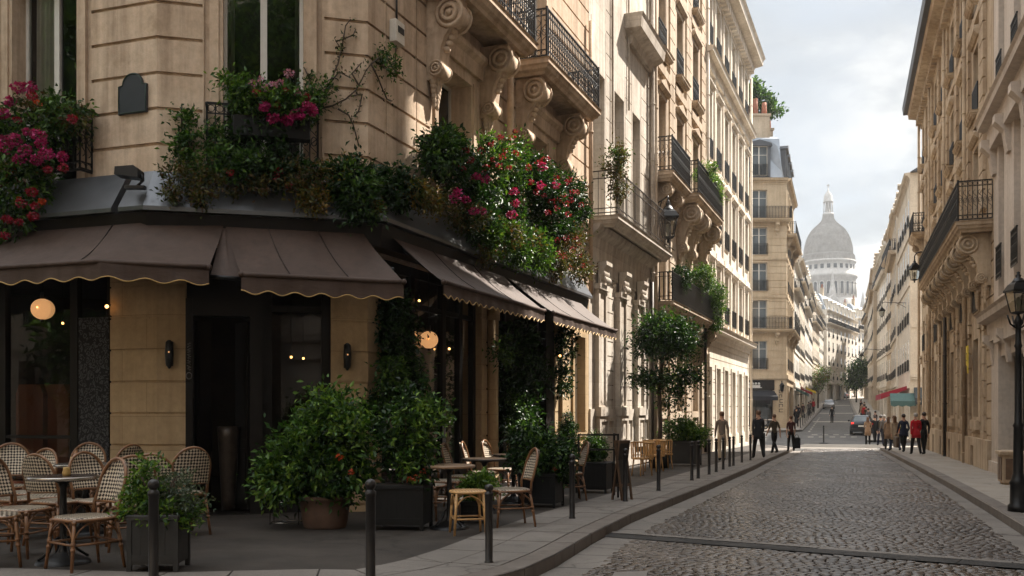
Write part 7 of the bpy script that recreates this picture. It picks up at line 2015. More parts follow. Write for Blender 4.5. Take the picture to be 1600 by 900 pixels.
# ------------------------------------------------------------------ lanterns
def lantern_parts(o, s, z, mat='iron'):
    """a four-sided tapering street lantern hung or stood with its base at z"""
    b = MB(); w0, w1, h = 0.13 * s, 0.22 * s, 0.52 * s
    c = [(-1, -1), (1, -1), (1, 1), (-1, 1)]
    for i in range(4):
        a, d = c[i], c[(i + 1) % 4]
        b.tube([(a[0] * w0, a[1] * w0, z), (a[0] * w1, a[1] * w1, z + h)], 0.014 * s, 5)
        b.tube([(a[0] * w0, a[1] * w0, z), (d[0] * w0, d[1] * w0, z)], 0.014 * s, 5); b.tube([(a[0] * w1, a[1] * w1, z + h), (d[0] * w1, d[1] * w1, z + h)], 0.018 * s, 5)
        m0 = ((a[0] + d[0]) / 2 * w0, (a[1] + d[1]) / 2 * w0); 
    b.lathe([(0.03 * s, z - 0.15 * s), (0.05 * s, z - 0.10 * s), (0.03 * s, z - 0.06 * s), (w0 * 1.35, z - 0.02 * s), (w0 * 1.35, z)], (0, 0), 4, PI / 4, PI / 4 + 2 * PI, False)
    b.build('frame', MAT[mat], o)
    b = MB(); b.lathe([(w1 * 1.62, z + h - 0.01), (w1 * 1.62, z + h + 0.03 * s), (w1 * 1.15, z + h + 0.17 * s), (w1 * 0.7, z + h + 0.24 * s)], (0, 0), 4, PI / 4, PI / 4 + 2 * PI, False)
    b.lathe([(0.15 * s, z + h + 0.24 * s), (0.10 * s, z + h + 0.32 * s), (0.05 * s, z + h + 0.34 * s), (0.075 * s, z + h + 0.39 * s), (0.03 * s, z + h + 0.43 * s), (0.045 * s, z + h + 0.47 * s), (0.001, z + h + 0.50 * s)], (0, 0), 10)
    b.build('roof', MAT[mat], o)
    b = MB(); q0, q1 = w0 * 0.97, w1 * 0.97
    b.lathe([(q0 * 1.414, z + 0.005), (q1 * 1.414, z + h - 0.01)], (0, 0), 4, PI / 4, PI / 4 + 2 * PI, False); b.build('glass', MAT['clear_glass'], o)
    b = MB(); b.lathe([(0.02 * s, z), (0.03 * s, z + 0.12 * s), (0.06 * s, z + 0.2 * s), (0.05 * s, z + 0.34 * s), (0.01 * s, z + 0.38 * s)], (0, 0), 10); b.build('burner', MAT['lamp_glass'], o)
p = at(1044, 372, 31.5); o = thing('street_lantern', 'large black hanging lantern on the ornate tan house', 'lantern', tuple(p)); lantern_parts(o, 1.22, 0.02)
wl = facL(19.6); v = Vector((wl.x - p.x, wl.y - p.y, 0)); L_ = v.length; v.normalize()
b = MB(); top = 0.02 + 1.02 * 1.22; b.tube([(0, 0, top - 0.02), (0, 0, top + 0.12), tuple(v * L_ + Vector((0, 0, top + 0.14)))], 0.025, 6)
b.tube([tuple(v * (L_ * 0.45) + Vector((0, 0, top + 0.12))), tuple(v * (L_ * 0.75) + Vector((0, 0, top - 0.25))), tuple(v * L_ + Vector((0, 0, top - 0.3)))], 0.02, 6); b.build('bracket', MAT['iron'], o)
def arm_lantern(label, px, py, Y, s, wallx):
    p = at(px, py, Y); o = thing('street_lantern', label, 'lantern', tuple(p)); lantern_parts(o, s, 0)
    t = 1.02 * s; L = wallx - p.x; b = MB()
    b.tube([(0, 0, t - 0.02), (0, 0, t + 0.15 * s), (0.1 * s, 0, t + 0.3 * s), (0.3 * s, 0, t + 0.36 * s), (L * 0.6, 0, t + 0.3 * s), (L, 0, t + 0.28 * s)], 0.028 * s, 6); b.tube([(L * 0.55, 0, t + 0.3 * s), (L * 0.8, 0, t + 0.05), (L, 0, t - 0.15)], 0.022 * s, 6)
    b.build('bracket', MAT['iron'], o); return o
arm_lantern('black lantern on a bracket beyond the far end of the long black balcony', 1429, 437, 43.5, 0.92, facR(43.5).x)
arm_lantern('small black lantern on a long arm in front of the cream gable house', 1378, 494, 70, 0.75, ffr(70))
arm_lantern('distant small lantern farther up the right side of the street', 1346, 563, 104, 0.9, ffr(104))
# lamp post at the right edge
p = gp(1591, 800); o = thing('lamp_post', 'black cast-iron lamp post at the right edge of the photo', 'lamp post', tuple(p))
hz = EYE + (HOR - 494) / FPX * p.y - p.z
b = MB(); b.lathe([(0.001, 0), (0.15, 0), (0.15, 0.10), (0.12, 0.13), (0.115, 0.42), (0.13, 0.45), (0.10, 0.50), (0.075, 0.60), (0.065, 1.3), (0.08, 1.33), (0.055, 1.38), (0.042, hz - 0.5), (0.06, hz - 0.46), (0.045, hz - 0.42), (0.04, hz - 0.14), (0.07, hz - 0.10), (0.03, hz)], (0, 0), 18)
for s in (-1, 1): b.tube([(s * 0.04, 0, hz - 0.18), (s * 0.12, 0, hz - 0.12), (s * 0.17, 0, hz + 0.02)], 0.014, 6); b.tube([(0, s * 0.04, hz - 0.18), (0, s * 0.12, hz - 0.12), (0, s * 0.17, hz + 0.02)], 0.014, 6)
b.build('post', MAT['iron'], o); lantern_parts(o, 0.62, hz + 0.06)
# bin-like stone utility cabinet by the right wall
p = gY(1580, 21.2); o = thing('utility_cabinet', 'low tan utility cabinet with an overhanging lid beside the shop window', 'cabinet', tuple(p), angd(dR) + PI * 0)
b = MB(); b.box(-0.35, 0.35, -0.22, 0.22, 0.05, 0.66); b.box(-0.30, 0.30, -0.18, 0.18, 0, 0.05); b.build('body', MAT['ochre_stone'], o)
b = MB(); b.box(-0.40, 0.40, -0.27, 0.27, 0.66, 0.74, 0.015); b.build('lid', MAT['ochre_stone'], o)
b = MB(); b.box(0.352, 0.36, -0.16, 0.16, 0.12, 0.58); b.box(-0.28, -0.02, -0.235, -0.222, 0.10, 0.60); b.box(0.02, 0.28, -0.235, -0.222, 0.10, 0.60); b.build('door', MAT['brown_wood'], o)
# yellow poster on the ochre wall
pw = onR = None
def onRt(px, py, w_=0.05):
    Q = FR0 + Vector((-0.944, 0.33)) * w_; r = (px - 800) / FPX; t = (r * Q.y - Q.x) / (DRf.x - r * DRf.y); q = Q + DRf * t; return Vector((q.x, q.y, EYE + (HOR - py) / FPX * q.y))
p = onRt(1512, 572, 0.20); o = thing('yellow_sign', 'torn bright yellow sign on the ochre stone wall', 'sign', tuple(p), angd(dR))
plain('sign_yellow', (0.72, 0.52, 0.02), 0.6, 0, 0.08)
b = MB(); b.prism([(-0.22, 0.05), (0.05, 0.0), (0.08, -0.22), (0.25, -0.25), (0.24, 0.35), (0.22, 0.66), (-0.05, 0.62), (-0.24, 0.66)], -0.03, 0.0, 'y'); b.build('plate', MAT['sign_yellow'], o)
b = MB(); b.box(-0.06, 0.10, -0.036, -0.031, 0.38, 0.42); b.box(0.05, 0.09, -0.036, -0.031, 0.2, 0.38); b.box(-0.06, 0.09, -0.036, -0.031, 0.16, 0.2); b.build('mark', MAT['dark_paint'], o)

# ================================================================== people
PEOPLE = []
plain('cloth_stone', (0.17, 0.135, 0.11), 0.85, 0, 0.15, 9, 120, 0.1, 0.2)
def skeleton(pose):
    """joints of a walking or standing figure facing -y, 1.75 m tall; returns verts, edges, radii, tags"""
    V = []; E = []; Rr = []; T = []
    def v(p, r, tag_, par=None):
        V.append(Vector(p)); Rr.append(r if isinstance(r, tuple) else (r, r)); T.append(tag_); i = len(V) - 1
        if par is not None: E.append((par, i))
        return i
    st = pose.get('stride', 0.0); lean = pose.get('lean', 0.0); arm = pose.get('arm', (0.1, -0.1)); bend = pose.get('bend', (0.25, 0.25))
    coat = pose.get('coat', 0)
    pel = v((0, 0, 0.95), (0.15, 0.11), 'top')
    lo = v((0, 0.0, 0.90), (0.15, 0.11), 'top', pel)
    wa = v((0, -0.01 - lean * 0.3, 1.10), (0.145, 0.105), 'top', pel)
    chs = v((0, -0.015 - lean * 0.7, 1.30), (0.155, 0.11), 'top', wa)
    up = v((0, -0.0 - lean, 1.43), (0.135, 0.085), 'top', chs)
    nk = v((0, -0.02 - lean * 1.1, 1.52), 0.056, 'skin', up)
    h1 = v((0, -0.035 - lean * 1.25, 1.60), (0.070, 0.085), 'skin', nk)
    h2 = v((0, -0.03 - lean * 1.35, 1.68), (0.078, 0.098), 'skin', h1)
    h3 = v((0, -0.015 - lean * 1.4, 1.735), (0.05, 0.065), 'skin', h2)
    ns = v((0, -0.135 - lean * 1.25, 1.625), 0.014, 'skin', h1)
    for sx in (-1, 1):
        e = v((sx * 0.085, -0.01 - lean * 1.3, 1.64), 0.014, 'skin', h1)
    for sx, k in ((-1, 0), (1, 1)):
        a = (st if k == 0 else -st)
        hip = v((sx * 0.09, 0, 0.88), (0.10, 0.105), 'leg' if not coat else 'top', pel)
        kb = max(0.0, -a) * 0.45
        kn = v((sx * 0.10, -0.44 * math.sin(a) - 0.02, 0.90 - 0.42 * math.cos(a)), 0.074, 'leg' if coat < 2 else 'top', hip)
        an = v((sx * 0.105, V[kn].y - 0.42 * math.sin(a - kb * 1.6) , max(0.075, V[kn].z - 0.42 * math.cos(a - kb * 1.6))), 0.060, 'leg', kn)
        he = v((sx * 0.108, V[an].y + 0.02, V[an].z - 0.035), 0.042, 'shoe', an)
        to = v((sx * 0.125, V[an].y - 0.15, V[an].z - 0.045), (0.042, 0.028), 'shoe', he)
        sh = v((sx * 0.165, -0.005 - lean, 1.41), 0.064, 'top', up)
        b_ = arm[k]; f = bend[k]
        el = v((sx * 0.212, V[sh].y - 0.29 * math.sin(b_) + 0.01, 1.405 - 0.29 * math.cos(b_)), 0.046, 'top', sh)
        wr = v((sx * 0.218, V[el].y - 0.25 * math.sin(b_ + f), V[el].z - 0.25 * math.cos(b_ + f)), 0.033, 'top' if pose.get('sleeve', 1) else 'skin', el)
        d = Vector((0, -math.sin(b_ + f), -math.cos(b_ + f)))
        pm = v(V[wr] + d * 0.06, (0.036, 0.022), 'skin', wr)
        for q, L in ((-0.024, 0.07), (-0.008, 0.085), (0.008, 0.08), (0.024, 0.06)):
            r0 = v(V[pm] + d * 0.03 + Vector((0, q, 0)), 0.009, 'skin', pm)
            v(V[r0] + d * L + Vector((-sx * 0.015, 0, 0)), 0.007, 'skin', r0)
        th = v(V[wr] + d * 0.03 + Vector((-sx * 0.01, -0.032, 0)), 0.011, 'skin', wr); v(V[th] + d * 0.05 + Vector((0, -0.012, 0)), 0.009, 'skin', th)
    return V, E, Rr, T
def person(label, px=None, Y=None, rz=180, h=1.75, top='cloth_charcoal', leg='cloth_black', hair='hair_dark', pose=None, loc=None, long=False, bag=None, shoe='cloth_black', group=None):
    pose = pose or {}
    p = Vector(loc) if loc else gY(px, Y)
    o = thing('person', label, 'person', tuple(p), R(rz), group); o.scale = (h / 1.78,) * 3
    V, E, Rr, T = skeleton(pose)
    me = bpy.data.meshes.new('skin'); me.from_pydata([tuple(q) for q in V], E, [])
    ob = bpy.data.objects.new('body_source', me); COL.objects.link(ob)
    md = ob.modifiers.new('s', 'SKIN'); md.use_smooth_shade = True; md.branch_smoothing = 0.4
    if not me.skin_vertices: me.attributes.new('x', 'FLOAT', 'POINT')
    PEOPLE.append((ob, o, V, E, T, (top, leg, shoe), hair, long, bag, Rr))
    return o
def finish_people():
    for (ob, *_r) in PEOPLE:
        me = ob.data
        if len(me.skin_vertices) == 0:
            bpy.context.view_layer.objects.active = ob
            bpy.ops.mesh.customdata_skin_add()
        for i, r in enumerate(_r[8]): me.skin_vertices[0].data[i].radius = r
        for i in range(len(me.vertices)): me.skin_vertices[0].data[i].use_root = (i == 0)
        ss = ob.modifiers.new('b', 'SUBSURF'); ss.levels = 1; ss.render_levels = 1
    bpy.context.view_layer.update()
    dg = bpy.context.evaluated_depsgraph_get()
    for (ob, o, V, E, T, mats, hair, long, bag, Rr) in PEOPLE:
        ev = ob.evaluated_get(dg); me = bpy.data.meshes.new_from_object(ev); me.name = 'body'
        for m_ in ('skin',) + tuple(mats): 
            me.materials.append(MAT[m_])
        idx = {'skin': 0, 'top': 1, 'leg': 2, 'shoe': 3}
        A = np.array([tuple(q) for q in V]); A2 = [(np.array(V[a]), np.array(V[b_]), T[b_]) for a, b_ in E]
        mi = []
        P0_ = np.array([x[0] for x in A2]); D_a = np.array([x[1] - x[0] for x in A2]); LL = (D_a ** 2).sum(1) + 1e-9
        for f in me.polygons:
            c = np.array(f.center); t = np.clip(((c - P0_) * D_a).sum(1) / LL, 0, 1); d = ((P0_ + D_a * t[:, None] - c) ** 2).sum(1)
            mi.append(idx[A2[int(d.argmin())][2]])
        me.polygons.foreach_set('material_index', mi); me.polygons.foreach_set('use_smooth', [True] * len(mi))
        link('body', me, o)
        if mats[0] in ('cloth_red', 'cloth_navy', 'cloth_beige', 'cloth_charcoal', 'cloth_tan') :
            c_ = MB(); k_ = {'cloth_charcoal': 0.74, 'cloth_red': 0.72, 'cloth_navy': 0.76}.get(mats[0], 0.58)
            c_.lathe([(0.172, 1.12), (0.178, 1.0), (0.19, 0.9), (0.205, k_), (0.18, k_ + 0.004)], (0, 0), 16); c_.v = [(x, y * 0.78 + 0.005, z) for x, y, z in c_.v]; c_.build('jacket', MAT[mats[0]], o)
        hd = V[7]; b = MB(); b.ball((hd.x, hd.y + 0.022, hd.z + 0.012), 0.094, 12, 8, 0.100)
        if long: b.prism([(-0.085, hd.y + 0.02), (0.085, hd.y + 0.02), (0.075, hd.y + 0.125), (-0.075, hd.y + 0.125)], 1.42, hd.z + 0.02, 'z')
        b.build('hair', MAT[hair], o)
        if bag:
            kind, mt = bag; b = MB()
            if kind == 'bag':
                b.bbox(0.26, 0.40, -0.24, 0.22, 0.24, 0.74, 0.04); b.tube([(0.33, -0.14, 0.73), (0.31, -0.07, 0.88), (0.33, 0.02, 0.73)], 0.012, 5); 
            else:
                b.bbox(-0.16, 0.16, 0.10, 0.28, 1.02, 1.46, 0.05)
            b.build(kind, MAT[mt], o)
        me0 = ob.data; bpy.data.objects.remove(ob); bpy.data.meshes.remove(me0)

walk = lambda s, **k: dict(stride=s, arm=(-s * 1.0, s * 1.0), **k)
person('man in a tan shirt walking close to the left wall in the sun', 1128, 33.6, 176, 1.74, 'cloth_stone', 'cloth_beige', 'hair_brown', walk(0.22))
person('broad man in a dark charcoal suit walking away past the left bollards', 1185, 34.8, 178, 1.80, 'cloth_charcoal', 'cloth_black', 'hair_brown', walk(-0.36, bend=(0.45, 0.3)))
person('person in an olive vest walking away ahead of the man in the suit', 1210, 40.5, 200, 1.70, 'cloth_olive', 'cloth_black', 'hair_brown', walk(0.34, sleeve=0))
person('woman in a burgundy top carrying a big black bag at the left kerb', 1236, 44.6, 180, 1.66, 'cloth_burgundy', 'cloth_black', 'hair_brown', walk(-0.12, sleeve=0), long=False, bag=None)
pb = gY(1236, 44.6); o = thing('handbag', 'big black bag held by the woman in the burgundy top', 'bag', (pb.x + 0.27, pb.y, pb.z + 0.12), R(180))
b = MB(); b.bbox(-0.16, 0.16, -0.09, 0.09, 0, 0.52, 0.05); b.build('body', MAT['cloth_black'], o); b = MB(); b.tube([(-0.1, 0, 0.5), (-0.05, 0, 0.64), (0.05, 0, 0.64), (0.1, 0, 0.5)], 0.012, 5); b.build('strap', MAT['cloth_black'], o)
pp = gY(1300, 98); pp.z -= 0.12
person('lone figure in dark clothes standing in the middle of the far road', None, None, 180, 1.75, 'cloth_black', 'cloth_black', 'hair_dark', walk(0.05), loc=pp)
person('woman in a beige cardigan standing at the right kerb of the crossing', 1356, 57.0, 160, 1.66, 'cloth_tan', 'cloth_black', 'hair_brown', walk(0.05, arm=None) if False else dict(stride=0.04, arm=(0.2, 0.25), bend=(1.2, 1.2)), long=True)
person('person in black walking between the parked car and the right wall', 1367, 62.0, 182, 1.76, 'cloth_black', 'cloth_black', 'hair_dark', walk(0.2))
person('person in a dark jacket beside the man in pale grey on the right pavement', 1376, 55.0, 176, 1.74, 'cloth_black', 'cloth_navy', 'hair_dark', walk(-0.15), bag=('backpack', 'cloth_olive'))
person('man in a pale grey top leaning to his side on the right pavement', 1383, 52.5, 190, 1.74, 'cloth_grey', 'cloth_charcoal', 'hair_grey', walk(0.15, lean=0.08))
person('person in a brown jacket half hidden behind the beige coat', 1388, 47.0, 150, 1.62, 'cloth_tan', 'cloth_black', 'hair_brown', walk(0.2), long=True)
person('person in a light beige coat walking away on the right pavement', 1398, 44.2, 188, 1.66, 'cloth_beige', 'cloth_denim', 'hair_brown', walk(-0.3, coat=1, lean=0.03), long=True)
person('man in a navy jacket walking away left of the red coat', 1412, 42.3, 178, 1.72, 'cloth_navy', 'cloth_black', 'hair_dark', walk(0.3, coat=1, bend=(1.2, 0.3)), bag=('bag', 'leather_brown'))
person('person in a bright red coat walking away along the right wall', 1431, 39.6, 172, 1.74, 'cloth_red', 'cloth_black', 'hair_grey', walk(-0.3, coat=1, bend=(0.5, 0.2)))
person('man in black walking close to the ochre wall, right of the red coat', 1444, 40.6, 196, 1.78, 'cloth_black', 'cloth_black', 'hair_dark', walk(0.14, coat=1))
cl = ['cloth_black', 'cloth_charcoal', 'cloth_navy', 'cloth_burgundy', 'cloth_grey', 'cloth_olive', 'cloth_red', 'cloth_tan']
places = ['by the corner shop', 'just past the corner shop', 'outside the white house', 'beside the far left posts', 'farther up the left pavement', 'near the parked silver car', 'high up the left pavement', 'farthest up the left pavement']
for i in range(8):
    Y = 86 + i * 7.5
    person('small distant person in %s %s' % (cl[i][6:] + ' clothes', places[i]), None, None, 180 + rnd.uniform(-30, 30), 1.72, cl[i], 'cloth_black', 'hair_dark', walk(0.2), loc=(kfl(Y) - 1.0 + rnd.uniform(-0.4, 0.3), Y, GZ(Y)))
places = ['under the red awning', 'past the red awning', 'outside the tan house', 'outside the white house on the right', 'halfway up the right pavement', 'farther up the right pavement', 'high on the right pavement', 'farthest up the right pavement']
for i in range(8):
    Y = 76 + i * 8.0
    person('small distant person in %s %s' % (cl[(i + 3) % 8][6:] + ' clothes', places[i]), None, None, 180 + rnd.uniform(-40, 40), 1.72, cl[(i + 3) % 8], 'cloth_black', 'hair_dark', walk(-0.2), loc=(kfr(Y) + 0.8 + rnd.uniform(-0.3, 0.4), Y, GZ(Y)))
finish_people()

# ================================================================== cars
plain('car_paint_dark', (0.02, 0.024, 0.03), 0.22, 0.3, 0.1, 2, 10, 0)
plain('car_paint_silver', (0.30, 0.30, 0.31), 0.25, 0.5, 0.1, 2, 10, 0)
plain('car_paint_white', (0.65, 0.65, 0.64), 0.25, 0.0, 0.05, 2, 10, 0)
plain('tyre_rubber', (0.012, 0.012, 0.012), 0.8)
def car(label, loc, rz, paint, group=None):
    """hatchback, rear towards -y"""
    o = thing('car', label, 'car', loc, rz, group)
    S = [(-2.0, 0.32, 0.62, 0.78, 0.80, 0.74, 0.70), (-1.93, 0.26, 0.62, 0.96, 0.98, 0.82, 0.74), (-1.75, 0.22, 0.6, 1.0, 1.08, 0.85, 0.72), (-1.42, 0.2, 0.6, 1.0, 1.42, 0.86, 0.58), (-1.1, 0.2, 0.6, 1.0, 1.49, 0.86, 0.60),
         (-0.2, 0.2, 0.6, 0.98, 1.50, 0.86, 0.61), (0.35, 0.2, 0.6, 0.96, 1.43, 0.86, 0.59), (1.1, 0.2, 0.6, 0.95, 1.0, 0.85, 0.72), (1.75, 0.22, 0.58, 0.82, 0.86, 0.82, 0.66), (2.0, 0.30, 0.5, 0.64, 0.66, 0.70, 0.56)]
    b = MB(); k = 10; vs = []
    for (y, zb_, zm_, belt, top, wb, wt) in S:
        vs += [(-wb * 0.9, y, zb_), (-wb, y, zb_ + 0.1), (-wb, y, zm_), (-wb * 0.97, y, belt), (-wt, y, top - 0.03), (-wt * 0.85, y, top), (wt * 0.85, y, top), (wt, y, top - 0.03), (wb * 0.97, y, belt), (wb, y, zm_)]
    fs = []
    vs2 = []
    k = 11
    for i in range(len(S)):
        r = vs[i * 10:(i + 1) * 10]; vs2 += r + [(S[i][5], S[i][0], S[i][1] + 0.1)]
    k = 12; vs3 = []
    for i in range(len(S)):
        vs3 += vs2[i * 11:(i + 1) * 11] + [(S[i][5] * 0.9, S[i][0], S[i][1])]
    for i in range(len(S) - 1):
        for j in range(k):
            l = (j + 1) % k; fs.append((i * k + j, i * k + l, (i + 1) * k + l, (i + 1) * k + j))
    fs += [tuple(range(k - 1, -1, -1)), tuple(range((len(S) - 1) * k, len(S) * k))]
    b.smooth = False; b.add(vs3, fs); b.build('body', MAT[paint], o)
    b = MB(); b.add([(-0.62, -1.775, 1.06), (0.62, -1.775, 1.06), (0.50, -1.455, 1.385), (-0.50, -1.455, 1.385)], [(0, 1, 2, 3)]); b.v = [(x, y - 0.012, z + 0.006) for x, y, z in b.v]; b.build('rear_window', MAT['pane_blue'], o)
    b = MB(); b.add([(-0.58, 0.47, 1.37), (0.58, 0.47, 1.37), (0.70, 1.02, 1.055), (-0.70, 1.02, 1.055)], [(0, 1, 2, 3)]); b.v = [(x, y + 0.012, z + 0.012) for x, y, z in b.v]; b.build('windscreen', MAT['pane_dark'], o)
    for sx in (-1, 1):
        b = MB(); b.add([(sx * 0.845, -1.35, 1.03), (sx * 0.83, 0.75, 0.99), (sx * 0.655, 0.25, 1.38), (sx * 0.63, -1.2, 1.42)], [(0, 1, 2, 3)]); b.build('side_window', MAT['pane_dark'], o)
        b = MB(); b.box(min(sx * 0.58, sx * 0.79), max(sx * 0.58, sx * 0.79), -1.985, -1.85, 0.80, 0.95, 0.02); b.build('tail_light', MAT['tail_light'], o)
        b = MB(); b.box(min(sx * 0.40, sx * 0.66), max(sx * 0.40, sx * 0.66), 1.92, 1.985, 0.58, 0.68, 0.02); b.build('headlight', MAT['lamp_glass'], o)
        b = MB(); b.box(min(sx * 0.87, sx * 1.02), max(sx * 0.87, sx * 1.02), 0.42, 0.52, 0.98, 1.12, 0.03); b.build('mirror', MAT[paint], o)
        for y in (-1.25, 1.28):
            b = MB(); x0, x1 = sorted((sx * 0.66, sx * 0.875))
            for (r_, q0, q1) in ((0.31, x0, x1),): b.prism([(y + r_ * math.cos(a), 0.31 + r_ * math.sin(a)) for a in [2 * PI * i / 20 for i in range(20)]], q0, q1, 'x')
            wv_ = b.build('wheel', MAT['tyre_rubber'], o)
            b = MB(); xx = sx * 0.88; b.prism([(y + 0.19 * math.cos(a), 0.31 + 0.19 * math.sin(a)) for a in [2 * PI * i / 14 for i in range(14)]], min(xx, xx - sx * 0.02), max(xx, xx - sx * 0.02), 'x'); b.build('rim', MAT['table_steel'], wv_)
    b = MB(); b.box(-0.27, 0.27, -2.012, -1.995, 0.60, 0.72); b.build('number_plate', MAT['white_paint'], o)
    b = MB(); b.box(-0.80, 0.80, -2.03, -1.92, 0.28, 0.48, 0.03); b.build('bumper', MAT['tyre_rubber'], o)
    return o
ang = -math.atan2(0.345, 1)
p = gY(1346, 76); car('dark hatchback parked at the right kerb just past the crossing', (p.x, p.y, p.z - 0.12), ang, 'car_paint_dark')
p = gY(1295, 150); car('silver car coming down the far left side of the street', (p.x, p.y, p.z - 0.12), ang + PI, 'car_paint_silver')
p = gY(1312, 215); car('white car crossing at the top of the street, left of the two', (p.x, p.y, p.z - 0.1), ang + 1.2, 'car_paint_white')
p = gY(1319, 222); car('white car crossing at the top of the street, right of the two', (p.x, p.y, p.z - 0.1), ang + 1.3, 'car_paint_white')

# ================================================================== shop awnings on the right past the crossing
def shop_awning(name_label, P, d, L, z, out, drop, mat, val=0.35):
    o = thing('awning', name_label, 'awning', (P[0], P[1], z), angd(d))
    b = MB(); n = 10; vs = []
    for j in range(7):
        t = j / 6
        for i in range(n + 1): vs.append((L * i / n, -out * t, -drop * t - 0.04 * math.sin(PI * t)))
    b.smooth = True; b.add(vs, [(j * (n + 1) + i, j * (n + 1) + i + 1, (j + 1) * (n + 1) + i + 1, (j + 1) * (n + 1) + i) for j in range(6) for i in range(n)]); b.smooth = False
    for x in (0, L): b.add([(x, 0, 0), (x, -out, -drop), (x, -out, -drop - val), (x, 0, -val * 0.6)], [(0, 1, 2, 3)])
    b.build('canopy', MAT[mat], o)
    b = MB(); m_ = int(L / 0.12); vs = []
    for i in range(m_ + 1): vs += [(L * i / m_, -out, -drop), (L * i / m_, -out - 0.01, -drop - val + 0.04 * math.cos(i * PI / 2))]
    b.add(vs, [(2 * i, 2 * i + 1, 2 * i + 3, 2 * i + 2) for i in range(m_)]); b.build('valance', MAT[mat], o)
    b = MB()
    for x in (0.2, L - 0.2): b.tube([(x, 0, -drop - 0.1), (x, -out + 0.05, -drop + 0.02)], 0.025, 5)
    b.build('arm', MAT['iron'], o)
    return o
plain('awning_red', (0.27, 0.012, 0.03), 0.75, 0, 0.12, 3); plain('awning_teal', (0.045, 0.095, 0.088), 0.75, 0, 0.12, 3); plain('awning_slate', (0.035, 0.042, 0.045), 0.75, 0, 0.12, 3)
dr2 = Vector((-0.322, -0.947))
qr = frp(76.5); shop_awning('deep red shop awning on the right past the crossing', qr, dr2, 9.8, zH + 3.95, 1.9, 0.6, 'awning_red', 0.40)
qr = Vector((27.55, 66.0)) - dG * 1.3; shop_awning('pale teal shop awning below the red one, at the gable house', qr, dG, 1.6, zH + 3.35, 1.2, 0.55, 'awning_teal')
qg = Vector((27.55, 66.0)) + dG * 0.25; shop_awning('dark slate awning across the ground floor of the cream gable', qg, dG, 9.0, zH + 3.75, 1.3, 0.75, 'awning_slate', 0.45)
for i, (Y, mt, lb) in enumerate(((100, 'awning_teal', 'small green shop awning up the left pavement, second past the corner'), (112, 'awning_red', 'small red shop awning up the left pavement'), (126, 'sign_yellow', 'small yellow shop awning up the left pavement'))):
    qf = flp(Y); shop_awning(lb, qf, dl, 4.0, GZ(Y) + 3.4, 1.2, 0.5, mt, 0.3)
# menu and flower boxes by the right shops
p = gY(1402, 60); o = thing('flower_stand', 'small stand of yellow and green flowers by the right shops', 'flower stand', tuple(p))
b = MB(); b.box(-0.5, 0.5, -0.2, 0.2, 0, 0.6); b.build('stand', MAT['planter_grey'], o)
foliage('foliage', o, [(0, 0, 0.8, 0.5, 0.25, 0.22, 1)], 300, 0.12, 'leaf_bright', 0.1); blossoms('blossoms', o, [(rnd.uniform(-0.5, 0.5), -0.2, rnd.uniform(0.7, 1.0)) for _ in range(9)], 0.08, 30, 'petal_orange', 0.06)
# moped-like clutter by the corner shop: a parked bicycle and a scooter
def scooter(label, loc, rz, mat):
    o = thing('scooter', label, 'scooter', loc, rz)
    for y in (-0.6, 0.6):
        b = MB(); b.tube([(0, y + 0.22 * math.cos(a), 0.26 + 0.22 * math.sin(a)) for a in [2 * PI * i / 18 for i in range(18)]], 0.05, 6, True); b.build('wheel', MAT['tyre_rubber'], o)
    b = MB(); b.prism([(-0.75, 0.5), (-0.7, 0.72), (-0.1, 0.74), (0.0, 0.35), (0.32, 0.32), (0.5, 0.9), (0.58, 0.88), (0.45, 0.24), (-0.35, 0.22)], -0.14, 0.14, 'x'); b.build('body', MAT[mat], o)
    b = MB(); b.bbox(-0.15, 0.15, -0.72, 0.0, 0.74, 0.84, 0.04); b.build('seat', MAT['leather_brown'], o)
    b = MB(); b.tube([(0, 0.55, 0.85), (0, 0.45, 1.05)], 0.03, 6); b.tube([(-0.32, 0.40, 1.08), (0, 0.47, 1.04), (0.32, 0.40, 1.08)], 0.02, 6); b.build('handlebar', MAT['iron'], o)
    return o
for i, (px, Y) in enumerate(((1176, 80.6), (1184, 80.9), (1199, 81.0))):
    p = gY(px, Y); scooter(['dark scooter parked before the corner shop, next to the white house', 'silver scooter parked before the corner shop, between two dark ones', 'dark scooter parked before the corner shop, nearest its corner'][i], (p.x, p.y, p.z), R(70 + 12 * i), ['car_paint_dark', 'car_paint_silver', 'car_paint_dark'][i])

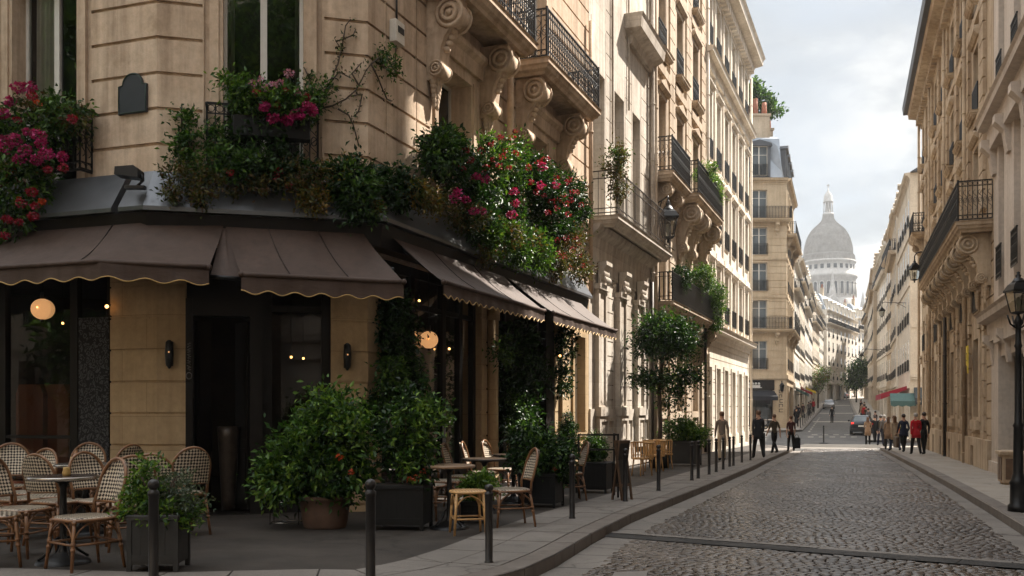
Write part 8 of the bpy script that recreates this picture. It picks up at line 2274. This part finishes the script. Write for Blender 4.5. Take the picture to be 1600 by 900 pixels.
# ================================================================== far street trees
def street_tree(label, loc, blobs, mat, leaf, dens, h):
    o = thing('tree', label, 'tree', loc)
    for mt, kk in mat: foliage('crown', o, blobs, dens * kk, leaf, mt, leaf * 1.3)
    b = MB(); b.tube([(0, 0, -0.2), (0.05, 0, h * 0.5), (0.0, 0.1, h)], [h * 0.035, h * 0.028, h * 0.015], 7)
    for i in range(5):
        a = 2 * PI * i / 5; b.tube([(0.02, 0.03, h * (0.5 + 0.06 * i)), (h * 0.16 * math.cos(a), h * 0.16 * math.sin(a), h * (0.75 + 0.05 * i)), (h * 0.28 * math.cos(a), h * 0.28 * math.sin(a), h * (0.95 + 0.05 * i))], [h * 0.018, h * 0.012, h * 0.006], 5)
    b.build('trunk', MAT['bark'], o); return o
p = gY(1330, 185); street_tree('dark green street tree at the top of the right side', (p.x + 1.0, p.y, p.z), [(0, 0, 5.2, 2.0, 1.8, 2.2, 2), (0.9, 0, 6.8, 1.6, 1.5, 1.6, 1.2), (-0.4, 0, 3.8, 1.6, 1.5, 1.2, 1)], (('leaf_dark', 1), ('leaf_mid', 1.2)), 0.4, 700, 5)
p = gY(1304, 150); street_tree('yellow-green little tree on the far left pavement', (kfl(150) - 0.6, 150, GZ(150)), [(0, 0, 4.2, 1.6, 1.5, 1.5, 1.2), (0.6, 0, 5.4, 1.2, 1.2, 1.2, 0.8)], (('leaf_bright', 1), ('leaf_yellow', 0.6)), 0.3, 600, 4)

# trees and a terrace on the near side of the crossroads, behind the viewer: the cafe windows mirror them
for (x, y, hh, lb) in ((1.6, -5.0, 11.5, 'tall broad street tree behind the viewer, mirrored in the middle window'), (-14.5, 8.3, 4.6, 'leafy street tree on the side street left of the photo, mirrored in the left window'), (-20.5, 8.5, 9.5, 'farther street tree on the side street left of the photo'), (-6.0, -11.0, 8.0, 'street tree behind the viewer opposite the cafe entrance')):
    street_tree(lb, (x, y, GZ(y)), [(0, 0, hh, 3.4, 3.0, 3.2, 3), (1.6, 0.6, hh + 1.8, 2.6, 2.4, 2.4, 2), (-1.8, -0.4, hh + 1.0, 2.6, 2.4, 2.6, 2), (0.3, 0.2, hh + 3.6, 2.2, 2.2, 2.0, 1.2), (-0.5, 0, hh - 2.6, 2.4, 2.2, 1.6, 1.2)], (('leaf_mid', 1), ('leaf_bright', 1)), 0.34, 900, hh)
far_house('long cream terrace across the crossroads behind the viewer', (16, -26), Vector((-1, 0.05)).normalized(), 46, 17, 'far_stone_a', 12, 4, 'zinc_roof')

far_house('unseen terrace added left of the viewer, keeping bright sky out of the left windows', (-13.5, 2.0), Vector((-0.945, 0.327)), 44, 15, 'far_stone_c', 12, 4, 'zinc_roof')  # added out of view so the left windows mirror wall instead of sky
